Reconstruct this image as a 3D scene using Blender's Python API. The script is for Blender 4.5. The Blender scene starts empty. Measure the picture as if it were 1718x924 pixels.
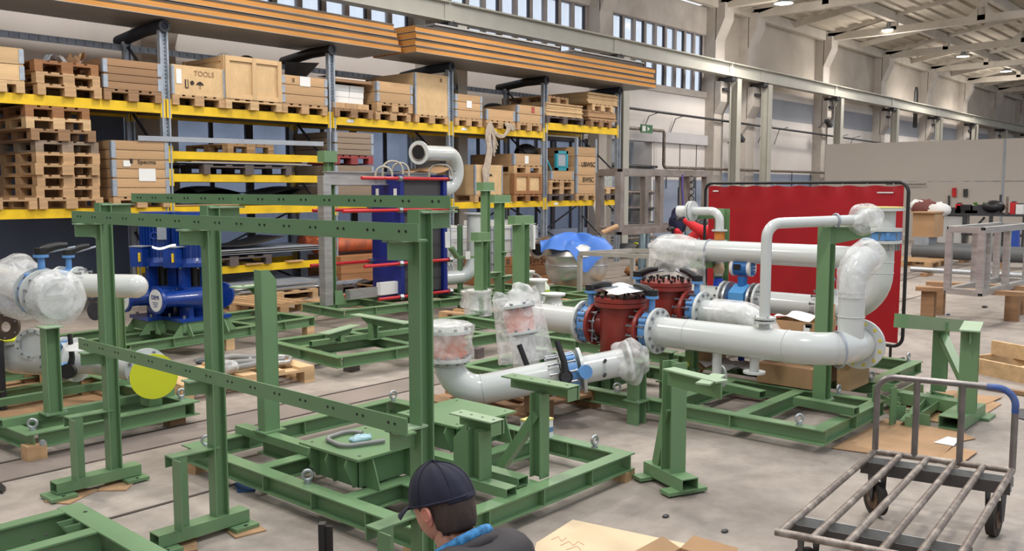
import bpy, math, random
from mathutils import Vector, Matrix
random.seed(7)
PI = math.pi
sc = bpy.context.scene
COL = sc.collection

# ------------------------------------------------------------------ camera, light, exposure
EYE, FPX, YAW, PITCH = 1.7, 1520.0, math.radians(41.3), math.atan(146 / 1520.0)
cam_d = bpy.data.cameras.new('camera')
cam_d.sensor_width = 36.0
cam_d.lens = 36.0 * FPX / 1718.0
cam_d.clip_end = 400
cam = bpy.data.objects.new('camera', cam_d)
COL.objects.link(cam)
cam.location = (0, 0, EYE)
cam.rotation_euler = (PI / 2 - PITCH, 0, YAW - PI / 2)
sc.camera = cam

world = bpy.data.worlds.new('overcast_sky')
sc.world = world
world.use_nodes = True
_bg = world.node_tree.nodes['Background']
_bg.inputs[0].default_value = (0.88, 0.93, 1.0, 1)
_bg.inputs[1].default_value = 1.0
sc.view_settings.view_transform = 'Standard'
sc.view_settings.look = 'None'
sc.view_settings.exposure = 0.24
sc.view_settings.gamma = 1.0
LAMP_W = 420.0

# ------------------------------------------------------------------ measured pixel -> point on a real plane
_fw = Vector((math.cos(YAW) * math.cos(PITCH), math.sin(YAW) * math.cos(PITCH), -math.sin(PITCH)))
_rt = Vector((math.sin(YAW), -math.cos(YAW), 0))
_up = Vector((math.cos(YAW) * math.sin(PITCH), math.sin(YAW) * math.sin(PITCH), math.cos(PITCH)))
def _ray(u, v):
    return _fw + _rt * ((u - 859) / FPX) - _up * ((v - 462) / FPX)
def az(u, v, z=0.0):
    r = _ray(u, v); t = (z - EYE) / r.z
    return Vector((r.x * t, r.y * t, z))
def ay(u, v, y):
    r = _ray(u, v); t = y / r.y
    return Vector((r.x * t, y, EYE + r.z * t))
def ax(u, v, x):
    r = _ray(u, v); t = x / r.x
    return Vector((x, r.y * t, EYE + r.z * t))
def ad(u, v, d):
    return Vector((0, 0, EYE)) + _ray(u, v) * d

# ------------------------------------------------------------------ materials
MATS = {}
def _new(name):
    m = bpy.data.materials.new(name); m.use_nodes = True
    nt = m.node_tree
    return m, nt, nt.nodes['Principled BSDF']
def s2l(c):
    return tuple(((x / 255) / 12.92 if x / 255 <= .04045 else ((x / 255 + .055) / 1.055) ** 2.4) for x in c)
def mat(name, rgb, rough=.5, metal=0., var=.12, scale=3., bump=0., stretch=(1, 1, 1), dirt=None, dirt_amt=.4, coat=0., obj_var=0., emit=0.):
    """rgb as sRGB 0-255; noise-driven colour variation, optional second dirt colour, optional bump"""
    if name in MATS: return MATS[name]
    m, nt, b = _new(name)
    N, L = nt.nodes.new, nt.links.new
    c = s2l(rgb)
    tc = N('ShaderNodeTexCoord'); mp = N('ShaderNodeMapping'); mp.inputs['Scale'].default_value = stretch
    L(tc.outputs['Object'], mp.inputs['Vector'])
    nz = N('ShaderNodeTexNoise'); nz.inputs['Scale'].default_value = scale; nz.inputs['Detail'].default_value = 6
    L(mp.outputs[0], nz.inputs['Vector'])
    rp = N('ShaderNodeValToRGB')
    rp.color_ramp.elements[0].position = .3; rp.color_ramp.elements[1].position = .7
    rp.color_ramp.elements[0].color = tuple(x * (1 - var) for x in c) + (1,)
    rp.color_ramp.elements[1].color = tuple(min(1, x * (1 + var)) for x in c) + (1,)
    L(nz.outputs['Fac'], rp.inputs[0])
    out = rp.outputs[0]
    if dirt:
        n2 = N('ShaderNodeTexNoise'); n2.inputs['Scale'].default_value = scale * .45; n2.inputs['Detail'].default_value = 9
        n2.inputs['Roughness'].default_value = .65
        L(mp.outputs[0], n2.inputs['Vector'])
        r2 = N('ShaderNodeValToRGB'); r2.color_ramp.elements[0].position = .48; r2.color_ramp.elements[1].position = .72
        r2.color_ramp.elements[1].color = (dirt_amt,) * 3 + (1,)
        L(n2.outputs['Fac'], r2.inputs[0])
        mx = N('ShaderNodeMixRGB'); mx.inputs[2].default_value = s2l(dirt) + (1,)
        L(r2.outputs[0], mx.inputs[0]); L(out, mx.inputs[1]); out = mx.outputs[0]
    if obj_var:
        oi = N('ShaderNodeObjectInfo'); mr = N('ShaderNodeMapRange')
        mr.inputs[3].default_value = 1 - obj_var; mr.inputs[4].default_value = 1 + obj_var
        hs = N('ShaderNodeHueSaturation')
        L(oi.outputs['Random'], mr.inputs[0]); L(mr.outputs[0], hs.inputs['Value']); L(out, hs.inputs['Color']); out = hs.outputs[0]
    L(out, b.inputs['Base Color'])
    b.inputs['Roughness'].default_value = rough
    b.inputs['Metallic'].default_value = metal
    b.inputs['Coat Weight'].default_value = coat
    if bump:
        bp = N('ShaderNodeBump'); bp.inputs['Strength'].default_value = bump; bp.inputs['Distance'].default_value = .01
        L(nz.outputs['Fac'], bp.inputs['Height']); L(bp.outputs[0], b.inputs['Normal'])
    if emit:
        b.inputs['Emission Color'].default_value = c + (1,); b.inputs['Emission Strength'].default_value = emit
    MATS[name] = m
    return m
WOODS = {'pine': (188, 152, 112), 'fresh': (208, 174, 130), 'old': (150, 116, 84), 'grey': (140, 122, 104), 'dark': (92, 82, 80), 'brown': (150, 104, 66), 'red': (150, 62, 62)}
def wood(kind, axis=0):
    st = [7, 7, 7]; st[axis] = .6
    return mat('wood_%s_%s' % (kind, 'xyz'[axis]), WOODS[kind], .75, var=.2, scale=2.2, bump=.15, stretch=tuple(st), dirt=tuple(int(c * .6) for c in WOODS[kind]), dirt_amt=.5, obj_var=.14)
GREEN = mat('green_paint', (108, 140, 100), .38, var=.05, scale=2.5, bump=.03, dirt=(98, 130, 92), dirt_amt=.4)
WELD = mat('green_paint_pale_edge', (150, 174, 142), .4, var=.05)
WHITEP = mat('white_gloss_paint', (200, 203, 200), .16, var=.02, scale=4, coat=.4, dirt=(186, 188, 186), dirt_amt=.3)
FLG = mat('flange_grey_white_paint', (196, 200, 198), .35, var=.05, scale=6)
REDP = mat('oxide_red_paint', (132, 46, 38), .4, var=.12, scale=5, bump=.05)
BLUEV = mat('valve_blue_paint', (92, 142, 196), .4, var=.1, scale=8)
BLUEP = mat('pump_blue_gloss', (20, 58, 138), .28, var=.12, scale=6, coat=.3)
NAVY = mat('navy_enamel', (28, 40, 120), .3, var=.08)
BLACK = mat('black_plastic', (26, 26, 28), .45, var=.2)
STEEL = mat('zinc_steel', (176, 180, 184), .38, .7, var=.12, scale=12)
GALV = mat('galvanised_steel', (158, 166, 176), .45, .45, var=.16, scale=9)
ALU = mat('brushed_aluminium', (180, 180, 178), .4, .6, var=.14, scale=3, stretch=(1, 1, 8), dirt=(120, 112, 108), dirt_amt=.5)
INOX = mat('stainless_sheet', (196, 194, 190), .3, .75, var=.08, scale=3, dirt=(150, 146, 142), dirt_amt=.4)
YEL = mat('yellow_beam_paint', (226, 186, 22), .45, var=.07, scale=6, dirt=(150, 120, 30), dirt_amt=.35)
CARD = mat('brown_cardboard', (176, 140, 104), .85, var=.1, scale=3, bump=.1, obj_var=.1, dirt=(140, 108, 80), dirt_amt=.4)
PAPER = mat('white_paper', (222, 222, 220), .8, var=.04)
PLY = mat('plywood', (204, 172, 128), .7, var=.1, scale=1.5, stretch=(6, 1, 6), bump=.08, obj_var=.08, dirt=(160, 126, 88), dirt_amt=.4)
DARKST = mat('dark_steel', (66, 66, 70), .5, .4, var=.25, scale=6)
RUBBER = mat('rubber', (44, 38, 34), .8, var=.2, scale=10)
HOSE = mat('grey_hose', (132, 132, 130), .5, var=.1)
REDROD = mat('red_rod_paint', (190, 36, 42), .35, var=.08)
YELCAP = mat('yellow_cap_plastic', (206, 212, 40), .6, var=.06, scale=5, bump=.1)
BARE = mat('worn_bare_tube', (120, 108, 100), .45, .4, var=.3, scale=26, dirt=(186, 176, 164), dirt_amt=.8)
INK = mat('black_ink', (48, 40, 34), .8, var=.2)
GREYS = mat('grey_primer', (150, 156, 164), .5, var=.1)
def film(name, rgb, alpha, rough=.22, scale=9, bump=.7):
    m, nt, b = _new(name)
    N, L = nt.nodes.new, nt.links.new
    nz = N('ShaderNodeTexNoise'); nz.inputs['Scale'].default_value = scale; nz.inputs['Detail'].default_value = 5; nz.inputs['Distortion'].default_value = 1.2
    tc = N('ShaderNodeTexCoord'); L(tc.outputs['Object'], nz.inputs['Vector'])
    bp = N('ShaderNodeBump'); bp.inputs['Strength'].default_value = bump; bp.inputs['Distance'].default_value = .03
    L(nz.outputs['Fac'], bp.inputs['Height']); L(bp.outputs[0], b.inputs['Normal'])
    mr = N('ShaderNodeMapRange'); mr.inputs[1].default_value = .3; mr.inputs[2].default_value = .7
    mr.inputs[3].default_value = max(0, alpha - .18); mr.inputs[4].default_value = min(1, alpha + .18)
    L(nz.outputs['Fac'], mr.inputs[0]); L(mr.outputs[0], b.inputs['Alpha'])
    b.inputs['Base Color'].default_value = s2l(rgb) + (1,)
    b.inputs['Roughness'].default_value = rough
    MATS[name] = m
    return m
FILM = film('clear_plastic_film', (250, 250, 250), .34, .12, 7, .8)
MILK = film('milky_plastic_film', (246, 245, 244), .42, .35, 12, .4)
FOIL = film('thin_bag_film', (250, 249, 248), .34, .22, 7, .5)

# ------------------------------------------------------------------ mesh collector
def frame_for(d, up=None):
    d = Vector(d).normalized()
    up = Vector(up) if up else Vector((0, 0, 1))
    if abs(d.dot(up)) > .98: up = Vector((1, 0, 0)) if abs(d.x) < .9 else Vector((0, 1, 0))
    x = up.cross(d).normalized(); y = d.cross(x).normalized()
    return x, y, d
def circle(c, x, y, r, n, ph=0.):
    return [c + x * (r * math.cos(2 * PI * i / n + ph)) + y * (r * math.sin(2 * PI * i / n + ph)) for i in range(n)]
def fillet(pts, R, n=8):
    pts = [Vector(p) for p in pts]; out = [pts[0]]
    for i in range(1, len(pts) - 1):
        r = R[i - 1] if isinstance(R, (list, tuple)) else R
        a, b, c = pts[i - 1], pts[i], pts[i + 1]
        d1 = (a - b).normalized(); d2 = (c - b).normalized()
        ang = d1.angle(d2)
        if ang > PI - .02 or r <= 0: out.append(b); continue
        t = min(r / math.tan(ang / 2), .49 * (a - b).length + (.5 * (a - b).length if i == 1 else 0), .49 * (c - b).length + (.5 * (c - b).length if i == len(pts) - 2 else 0))
        rr = t * math.tan(ang / 2)
        bis = (d1 + d2).normalized(); cen = b + bis * (rr / math.sin(ang / 2))
        v1 = b + d1 * t - cen; v2 = b + d2 * t - cen
        ax_ = v1.cross(v2).normalized(); tot = v1.angle(v2)
        for k in range(n + 1):
            out.append(cen + Matrix.Rotation(tot * k / n, 3, ax_) @ v1)
    out.append(pts[-1]); return out
class M:
    def __init__(s): s.v = []; s.f = []; s.s = []
    def add(s, vs, fs, smooth=False):
        o = len(s.v); s.v += [Vector(p) for p in vs]
        for f in fs: s.f.append([o + i for i in f]); s.s.append(smooth)
        return s
    def box(s, c, d, R=None):
        hx, hy, hz = d[0] / 2, d[1] / 2, d[2] / 2
        vs = [Vector((x, y, z)) for z in (-hz, hz) for y in (-hy, hy) for x in (-hx, hx)]
        if R is not None:
            if not isinstance(R, Matrix): R = Matrix.Rotation(R, 3, 'Z')
            vs = [R @ p for p in vs]
        c = Vector(c)
        return s.add([c + p for p in vs], [(0, 2, 3, 1), (4, 5, 7, 6), (0, 1, 5, 4), (2, 6, 7, 3), (0, 4, 6, 2), (1, 3, 7, 5)])
    def span(s, a, b):
        return s.box([(a[i] + b[i]) / 2 for i in range(3)], [abs(b[i] - a[i]) for i in range(3)])
    def prof(s, p0, p1, poly, up=None, caps=True):
        p0, p1 = Vector(p0), Vector(p1); x, y, d = frame_for(p1 - p0, up); n = len(poly)
        a = [p0 + x * q[0] + y * q[1] for q in poly]; b = [p1 + x * q[0] + y * q[1] for q in poly]
        fs = [(i, (i + 1) % n, n + (i + 1) % n, n + i) for i in range(n)]
        if caps: fs += [tuple(range(n - 1, -1, -1)), tuple(range(n, 2 * n))]
        return s.add(a + b, fs)
    def bar(s, p0, p1, w, h, up=None):
        w /= 2; h /= 2
        return s.prof(p0, p1, [(-w, -h), (w, -h), (w, h), (-w, h)], up)
    def ibeam(s, p0, p1, h, b, up=None, tf=.008, tw=.007):
        h /= 2; b /= 2; tw /= 2
        return s.prof(p0, p1, [(-b, -h), (b, -h), (b, -h + tf), (tw, -h + tf), (tw, h - tf), (b, h - tf), (b, h), (-b, h), (-b, h - tf), (-tw, h - tf), (-tw, -h + tf), (-b, -h + tf)], up)
    def angle(s, p0, p1, w, h, t=.007, up=None, sx=1, sy=1):
        poly = [(0, 0), (w * sx, 0), (w * sx, t * sy), (t * sx, t * sy), (t * sx, h * sy), (0, h * sy)]
        if sx * sy < 0: poly.reverse()
        return s.prof(p0, p1, poly, up)
    def rhs(s, p0, p1, w, h, t=.006, up=None):
        p0, p1 = Vector(p0), Vector(p1); x, y, d = frame_for(p1 - p0, up)
        def ring(c, w, h): return [c + x * a * w / 2 + y * b * h / 2 for a, b in ((-1, -1), (1, -1), (1, 1), (-1, 1))]
        vs = ring(p0, w, h) + ring(p1, w, h) + ring(p0, w - 2 * t, h - 2 * t) + ring(p1, w - 2 * t, h - 2 * t)
        fs = []
        for i in range(4):
            j = (i + 1) % 4
            fs += [(i, j, 4 + j, 4 + i), (8 + j, 8 + i, 12 + i, 12 + j), (j, i, 8 + i, 8 + j), (4 + i, 4 + j, 12 + j, 12 + i)]
        return s.add(vs, fs)
    def cyl(s, p0, p1, r, n=20, r2=None, cap=True, ph=0.):
        p0, p1 = Vector(p0), Vector(p1); x, y, d = frame_for(p1 - p0); r2 = r if r2 is None else r2
        a = circle(p0, x, y, r, n, ph); b = circle(p1, x, y, r2, n, ph)
        s.add(a + b, [(i, (i + 1) % n, n + (i + 1) % n, n + i) for i in range(n)], n > 8)
        if cap:
            if r > 1e-4: s.add(a, [tuple(range(n - 1, -1, -1))])
            if r2 > 1e-4: s.add(b, [tuple(range(n))])
        return s
    def ring(s, p0, p1, ro, ri, n=28):
        p0, p1 = Vector(p0), Vector(p1); x, y, d = frame_for(p1 - p0)
        for r, rev in ((ro, 0), (ri, 1)):
            a = circle(p0, x, y, r, n); b = circle(p1, x, y, r, n)
            fs = [(i, (i + 1) % n, n + (i + 1) % n, n + i) for i in range(n)]
            s.add(a + b, [f[::-1] for f in fs] if rev else fs, True)
        for p, rev in ((p0, 1), (p1, 0)):
            a = circle(p, x, y, ro, n) + circle(p, x, y, ri, n)
            fs = [(i, (i + 1) % n, n + (i + 1) % n, n + i) for i in range(n)]
            s.add(a, [f if rev else f[::-1] for f in fs])
        return s
    def tube(s, pts, r, n=16, cap=True, closed=False):
        pts = [Vector(p) for p in pts]; m = len(pts)
        rs = r if isinstance(r, (list, tuple)) else [r] * m
        x = None; rings = []
        for i in range(m):
            if closed: d = pts[(i + 1) % m] - pts[i - 1]
            else: d = (pts[min(i + 1, m - 1)] - pts[max(i - 1, 0)])
            d.normalize()
            if x is None: x, y, _ = frame_for(d)
            else:
                x = (x - d * x.dot(d)).normalized(); y = d.cross(x)
            rings.append(circle(pts[i], x, y, rs[i], n))
        vs = [p for rg in rings for p in rg]; fs = []
        for i in range(m if closed else m - 1):
            a, b = i * n, ((i + 1) % m) * n
            fs += [(a + k, a + (k + 1) % n, b + (k + 1) % n, b + k) for k in range(n)]
        s.add(vs, fs, True)
        if cap and not closed:
            s.add(rings[0], [tuple(range(n - 1, -1, -1))]); s.add(rings[-1], [tuple(range(n))])
        return s
    def lathe(s, prof, o, d=(0, 0, 1), n=28, smooth=True):
        o = Vector(o); x, y, d = frame_for(d)
        rings = [circle(o + d * z, x, y, max(r, 1e-4), n) for r, z in prof]
        vs = [p for rg in rings for p in rg]; fs = []
        for i in range(len(prof) - 1):
            a, b = i * n, (i + 1) * n
            fs += [(a + k, a + (k + 1) % n, b + (k + 1) % n, b + k) for k in range(n)]
        return s.add(vs, fs, smooth)
    def torus(s, c, ax_, R, r, n=20, k=8):
        x, y, d = frame_for(ax_)
        return s.tube(circle(Vector(c), x, y, R, n), r, k, closed=True)
    def plate(s, poly, vec):
        vec = Vector(vec); a = [Vector(p) for p in poly]; n = len(a); b = [p + vec for p in a]
        nrm = (a[1] - a[0]).cross(a[2] - a[1])
        fs = [(i, (i + 1) % n, n + (i + 1) % n, n + i) for i in range(n)] + [tuple(range(n - 1, -1, -1)), tuple(range(n, 2 * n))]
        if nrm.dot(vec) < 0: fs = [f[::-1] for f in fs]
        return s.add(a + b, fs)
    def ball(s, c, r, n=14, m=9, sc_=(1, 1, 1), R=None, f=None):
        c = Vector(c); vs = []; fs = []
        for j in range(m + 1):
            t = PI * j / m
            for i in range(n):
                a = 2 * PI * i / n
                p = Vector((math.sin(t) * math.cos(a), math.sin(t) * math.sin(a), math.cos(t)))
                if f: p = p * f(p)
                p = Vector((p.x * sc_[0], p.y * sc_[1], p.z * sc_[2])) * r
                vs.append(c + (R @ p if R is not None else p))
        for j in range(m):
            for i in range(n):
                fs.append((j * n + i, (j + 1) * n + i, (j + 1) * n + (i + 1) % n, j * n + (i + 1) % n))
        return s.add(vs, fs, True)
    def grid(s, fn, nu, nv, thick=0., smooth=True):
        vs = [Vector(fn(i / nu, j / nv)) for j in range(nv + 1) for i in range(nu + 1)]
        w = nu + 1
        fs = [(j * w + i, j * w + i + 1, (j + 1) * w + i + 1, (j + 1) * w + i) for j in range(nv) for i in range(nu)]
        s.add(vs, fs, smooth)
        return s
    def mesh(s, name):
        me = bpy.data.meshes.new(name)
        me.from_pydata([tuple(p) for p in s.v], [], s.f)
        for p, k in zip(me.polygons, s.s): p.use_smooth = k
        return me
    def build(s, name, m, parent=None, local=False, mods=None):
        o_ = Vector((0, 0, 0))
        if parent is not None and not local:
            q = parent
            while q: o_ = o_ + q.location; q = q.parent
        if o_.length > 0: s.v = [p - o_ for p in s.v]
        me = s.mesh(name); me.materials.append(m)
        ob = bpy.data.objects.new(name, me); COL.objects.link(ob); ob.parent = parent
        return ob
_cb = {}
def cbox(name, d, m, parent, loc, rz=0.):
    """a box part that shares its mesh with every alike piece"""
    k = (name, tuple(round(q, 3) for q in d), m.name)
    if k not in _cb:
        me = M().box((0, 0, 0), d).mesh(name); me.materials.append(m); _cb[k] = me
    ob = bpy.data.objects.new(name, _cb[k]); COL.objects.link(ob); ob.parent = parent; ob.location = loc
    if rz: ob.rotation_euler = (0, 0, rz)
    return ob
def share(name, key, maker, m, parent, loc, rot=None):
    k = (name, key, m.name)
    if k not in _cb:
        me = maker().mesh(name); me.materials.append(m); _cb[k] = me
    ob = bpy.data.objects.new(name, _cb[k]); COL.objects.link(ob); ob.parent = parent; ob.location = loc
    if rot is not None: ob.rotation_mode = 'QUATERNION'; ob.rotation_quaternion = rot
    return ob
def thing(name, label, cat, loc=(0, 0, 0), rz=0., group=None):
    o = bpy.data.objects.new(name, None); COL.objects.link(o)
    o.empty_display_size = .1; o.location = loc; o.rotation_euler = (0, 0, rz)
    o['label'] = label; o['category'] = cat
    if group: o['group'] = group
    return o
def tag(o, label, cat, group=None, kind=None):
    o['label'] = label; o['category'] = cat
    if group: o['group'] = group
    if kind: o['kind'] = kind
    return o
def struct(o): o['kind'] = 'structure'; return o
def text(name, body, size, parent, loc, rot, m=None, ext=.0015):
    c = bpy.data.curves.new(name, 'FONT'); c.body = body; c.size = size; c.extrude = ext
    c.align_x = 'CENTER'; c.align_y = 'CENTER'; c.materials.append(m or INK)
    tmp = bpy.data.objects.new('tmp', c); COL.objects.link(tmp)
    me = bpy.data.meshes.new_from_object(tmp); bpy.data.objects.remove(tmp); bpy.data.curves.remove(c)
    o = bpy.data.objects.new(name, me); COL.objects.link(o); o.parent = parent; o.location = loc; o.rotation_euler = rot
    return o
def copy_tree(o, parent=None):
    c = o.copy(); COL.objects.link(c); c.parent = parent
    for ch in list(o.children): copy_tree(ch, c)
    return c
# ================================================================== THE HALL
def floor_mat():
    m, nt, b = _new('worn_concrete')
    N, L = nt.nodes.new, nt.links.new
    tc = N('ShaderNodeTexCoord')
    def noise(s, d=8, r=.6, dist=0.):
        n = N('ShaderNodeTexNoise'); n.inputs['Scale'].default_value = s; n.inputs['Detail'].default_value = d; n.inputs['Roughness'].default_value = r; n.inputs['Distortion'].default_value = dist
        L(tc.outputs['Object'], n.inputs['Vector']); return n
    n1 = noise(.7, 8, .6, .6); n2 = noise(5, 6, .7); n3 = noise(.33, 3, .5, 1.5)
    r1 = N('ShaderNodeValToRGB'); e = r1.color_ramp.elements
    e[0].position = .32; e[0].color = s2l((128, 118, 110)) + (1,); e[1].position = .68; e[1].color = s2l((178, 167, 157)) + (1,)
    L(n1.outputs['Fac'], r1.inputs[0])
    r2 = N('ShaderNodeValToRGB'); r2.color_ramp.elements[0].position = .35; r2.color_ramp.elements[0].color = (.72, .70, .68, 1); r2.color_ramp.elements[1].position = .6
    L(n2.outputs['Fac'], r2.inputs[0])
    mu = N('ShaderNodeMixRGB'); mu.blend_type = 'MULTIPLY'; mu.inputs[0].default_value = .8
    L(r1.outputs[0], mu.inputs[1]); L(r2.outputs[0], mu.inputs[2])
    r3 = N('ShaderNodeValToRGB'); r3.color_ramp.elements[0].position = .6; r3.color_ramp.elements[0].color = (0, 0, 0, 1); r3.color_ramp.elements[1].position = .63; r3.color_ramp.elements[1].color = (.5, .5, .5, 1)
    L(n3.outputs['Fac'], r3.inputs[0])
    mx = N('ShaderNodeMixRGB'); mx.inputs[2].default_value = s2l((124, 112, 104)) + (1,)
    L(r3.outputs[0], mx.inputs[0]); L(mu.outputs[0], mx.inputs[1])
    L(mx.outputs[0], b.inputs['Base Color'])
    b.inputs['Roughness'].default_value = .62
    bp = N('ShaderNodeBump'); bp.inputs['Strength'].default_value = .15; L(n2.outputs['Fac'], bp.inputs['Height']); L(bp.outputs[0], b.inputs['Normal'])
    return m
FLOORM = floor_mat()
struct(M().span((-12, -14, -.2), (75, 14.2, 0)).build('floor', FLOORM))
STRIP = mat('darker_floor_strip', (134, 122, 114), .8, var=.2, scale=1.2, dirt=(106, 96, 90), dirt_amt=.6)
struct(M().span((-6, 5.62, 0), (40, 5.98, .004)).build('trim_1', STRIP))
struct(M().span((-6, 7.7, 0), (40, 7.85, .004)).build('trim_2', STRIP))
JOINT = mat('floor_joint_dark', (88, 78, 72), .9, var=.2)
for k, y in enumerate((4.55, 5.6, 6.0, 7.1, 9.9)):
    struct(M().span((-6, y, 0), (40, y + .018, .006)).build('trim_%d' % (3 + k), JOINT))
WALLW = mat('white_plaster', (214, 208, 204), .8, var=.05, scale=.8, dirt=(178, 168, 160), dirt_amt=.35, bump=.05)
WALLB = mat('bare_render', (192, 182, 170), .85, var=.08, scale=.9, dirt=(146, 136, 126), dirt_amt=.6, bump=.1)
WALLG = mat('grey_band', (150, 152, 160), .8, var=.06, scale=1)
DADO = mat('blue_dado', (140, 150, 170), .7, var=.08, scale=1, dirt=(104, 116, 140), dirt_amt=.4)
DADO_SHADED = mat('shaded_blue_dado', (96, 108, 132), .7, var=.1, scale=1)  # blue dado with the shade behind the rack put into its colour
CONC = mat('painted_concrete', (190, 182, 174), .8, var=.07, scale=2, dirt=(150, 140, 132), dirt_amt=.6, bump=.08)
YW = 14.0
PIL = [1.2, 7.2, 13.2, 19.2, 25.1, 27.2, 33.1, 39.1, 45.1, 51.1, 57.1, 63.1, 69.1]
# glazed bays: x < 25; upper window strip 4.55 .. 6.3, low glazing .7 .. 2.9 behind the rack
def wallbox(a, b, z0, z1, m, name='wall_left', y0=YW, y1=YW + .25):
    return struct(M().span((a, y0, z0), (b, y1, z1)).build(name, m))
wallbox(-12, 25.1, 6.3, 7.1, CONC)
wallbox(-12, 19.3, 2.95, 4.5, WALLW)
wallbox(19.3, 25.1, 3.25, 4.5, WALLW)
wallbox(19.3, 24.9, 3.0, 3.3, mat('lintel_band', (186, 184, 186), .8, var=.04), y0=YW - .12)
wallbox(-12, 6.75, 0, 2.95, DADO_SHADED)
wallbox(6.75, 19.3, 0, .7, DADO)
for a, b in ((-12, 19.3),): wallbox(a, b, 4.42, 4.58, CONC, 'wall_left', YW - .05)
wallbox(19.3, 25.1, 4.42, 4.6, CONC, 'wall_left', YW - .05)
# dark store opening and white door leaves in the bay right of the rack
wallbox(19.3, 20.3, 0, 3.2, GREYS)
struct(M().span((20.3, YW + .9, 0), (21.9, YW + 1.0, 3.2)).build('wall_back', mat('store_grey', (120, 116, 114), .8, var=.1)))
struct(M().span((20.25, YW, 0), (20.3, YW + 1, 3.2)).build('wall_store', mat('store_grey', (120, 116, 114), .8)))
struct(M().span((21.9, YW, 0), (22.0, YW + 1, 3.2)).build('wall_store', WALLW))
wallbox(22.0, 25.1, 1.95, 3.05, WALLW, y0=YW - .02)
wallbox(22.0, 25.1, 0, 1.95, DADO, y0=YW - .02)
for x in (23.35, 24.3): struct(M().span((x, YW - .035, .1), (x + .02, YW - .02, 3.0)).build('trim_8', DARKST))
# solid bays beyond
for a, b in zip(PIL[4:-1], PIL[5:]):
    wallbox(a, b, 0, 2.2, DADO); wallbox(a, b, 2.2, 3.2, WALLW); wallbox(a, b, 3.2, 4.05, WALLW)
    wallbox(a, b, 4.05, 4.75, WALLG); wallbox(a, b, 4.75, 5.05, WALLW); wallbox(a, b, 5.05, 7.4, WALLB)
for x in PIL:
    m_ = M()
    m_.span((x - .28, YW - .32, 0), (x + .28, YW + .25, 7.2))
    m_.plate([(x - .28, YW - .3, 6.1), (x - .28, YW - .3, 7.2), (x - .28, YW - .6, 7.2), (x - .28, YW - .6, 6.75)], (.56, 0, 0))
    m_.plate([(x - .28, YW - .3, 3.9), (x - .28, YW - .3, 4.9), (x - .28, YW - .52, 4.9), (x - .28, YW - .52, 4.3)], (.56, 0, 0))
    o = m_.build('wall_pier', CONC); struct(o)
# arched slots in the far bays
for x, z in ((44.2, 5.4), (53.6, 4.6), (61.0, 4.0), (63.8, 4.0)):
    struct(M().plate([(x - .25, YW - .03, z - .9), (x + .25, YW - .03, z - .9), (x + .25, YW - .03, z + .7), (x + .12, YW - .03, z + .95), (x - .12, YW - .03, z + .95), (x - .25, YW - .03, z + .7)], (0, .04, 0)).build('window_9', BLACK))
# glass and window frames
def glass_mat(name, tint, haze):
    m, nt, b = _new(name)
    N, L = nt.nodes.new, nt.links.new
    nt.nodes.remove(b)
    out = nt.nodes['Material Output']
    tr = N('ShaderNodeBsdfTransparent'); tr.inputs[0].default_value = s2l(tint) + (1,)
    tl = N('ShaderNodeBsdfTranslucent'); tl.inputs[0].default_value = s2l(tint) + (1,)
    gl = N('ShaderNodeBsdfGlossy'); gl.inputs['Roughness'].default_value = .12
    nz = N('ShaderNodeTexNoise'); nz.inputs['Scale'].default_value = 1.3
    mr = N('ShaderNodeMapRange'); mr.inputs[1].default_value = .35; mr.inputs[2].default_value = .65
    mr.inputs[3].default_value = max(0, haze - .12); mr.inputs[4].default_value = haze + .12
    m1 = N('ShaderNodeMixShader'); m2 = N('ShaderNodeMixShader'); m2.inputs[0].default_value = .06
    L(nz.outputs['Fac'], mr.inputs[0]); L(mr.outputs[0], m1.inputs[0]); L(tr.outputs[0], m1.inputs[1]); L(tl.outputs[0], m1.inputs[2])
    L(m1.outputs[0], m2.inputs[1]); L(gl.outputs[0], m2.inputs[2]); L(m2.outputs[0], out.inputs[0])
    return m
GLASS_HI = glass_mat('clear_window_glass', (246, 250, 255), .12)
GLASS_LO = glass_mat('blue_film_glass', (178, 184, 196), .25)
MULL = mat('old_window_post', (150, 142, 138), .8, var=.12, scale=4)
MULD = mat('dark_window_bar', (50, 48, 56), .6, var=.1)
n_w = 0
for a, b in ((-4.8, 1.2), (1.2, 7.2), (7.2, 13.2), (13.2, 19.2), (19.2, 25.1)):
    a += .3; b -= .3; n_w += 1
    root = M().span((a, YW + .02, 6.27), (b, YW + .2, 6.33)).build('window_%d' % n_w, MULL); struct(root)
    N_ = 10; p = (b - a) / N_
    for i in range(N_):
        x0 = a + i * p
        M().span((x0 + p - .11, YW + .05, 4.6), (x0 + p, YW + .15, 6.28)).build('window_post', MULL, root)
        if i % 2: M().span((x0 + p - .145, YW + .06, 4.6), (x0 + p - .11, YW + .13, 6.28)).build('window_bar', MULD, root)
        M().span((x0, YW + .1, 4.6), (x0 + p - .11, YW + .108, 6.28)).build('pane', GLASS_HI, root)
for a, b in ((6.75, 12.9), (13.5, 18.9)):
    n_w += 1
    root = M().span((a, YW + .0, 2.86), (b, YW + .2, 2.96)).build('window_%d' % n_w, MULD); struct(root)
    p = (b - a) / 8
    for i in range(8):
        x0 = a + i * p; big = .14 if i % 3 == 2 else .06
        M().span((x0 + p - big, YW - .0, .7), (x0 + p, YW + .06, 2.88)).build('window_post', MULD, root)
        M().span((x0, YW + .03, .7), (x0 + p - big, YW + .038, 2.88)).build('pane', GLASS_LO, root)
wallbox(12.9, 13.5, 0, 2.95, CONC); wallbox(18.9, 19.3, 0, 3.25, CONC)
# outside: the yard seen through the panes
struct(M().span((-40, YW + .3, -.4), (90, 60, -.2)).build('ground', mat('yard_asphalt', (150, 152, 156), .9)))
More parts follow.
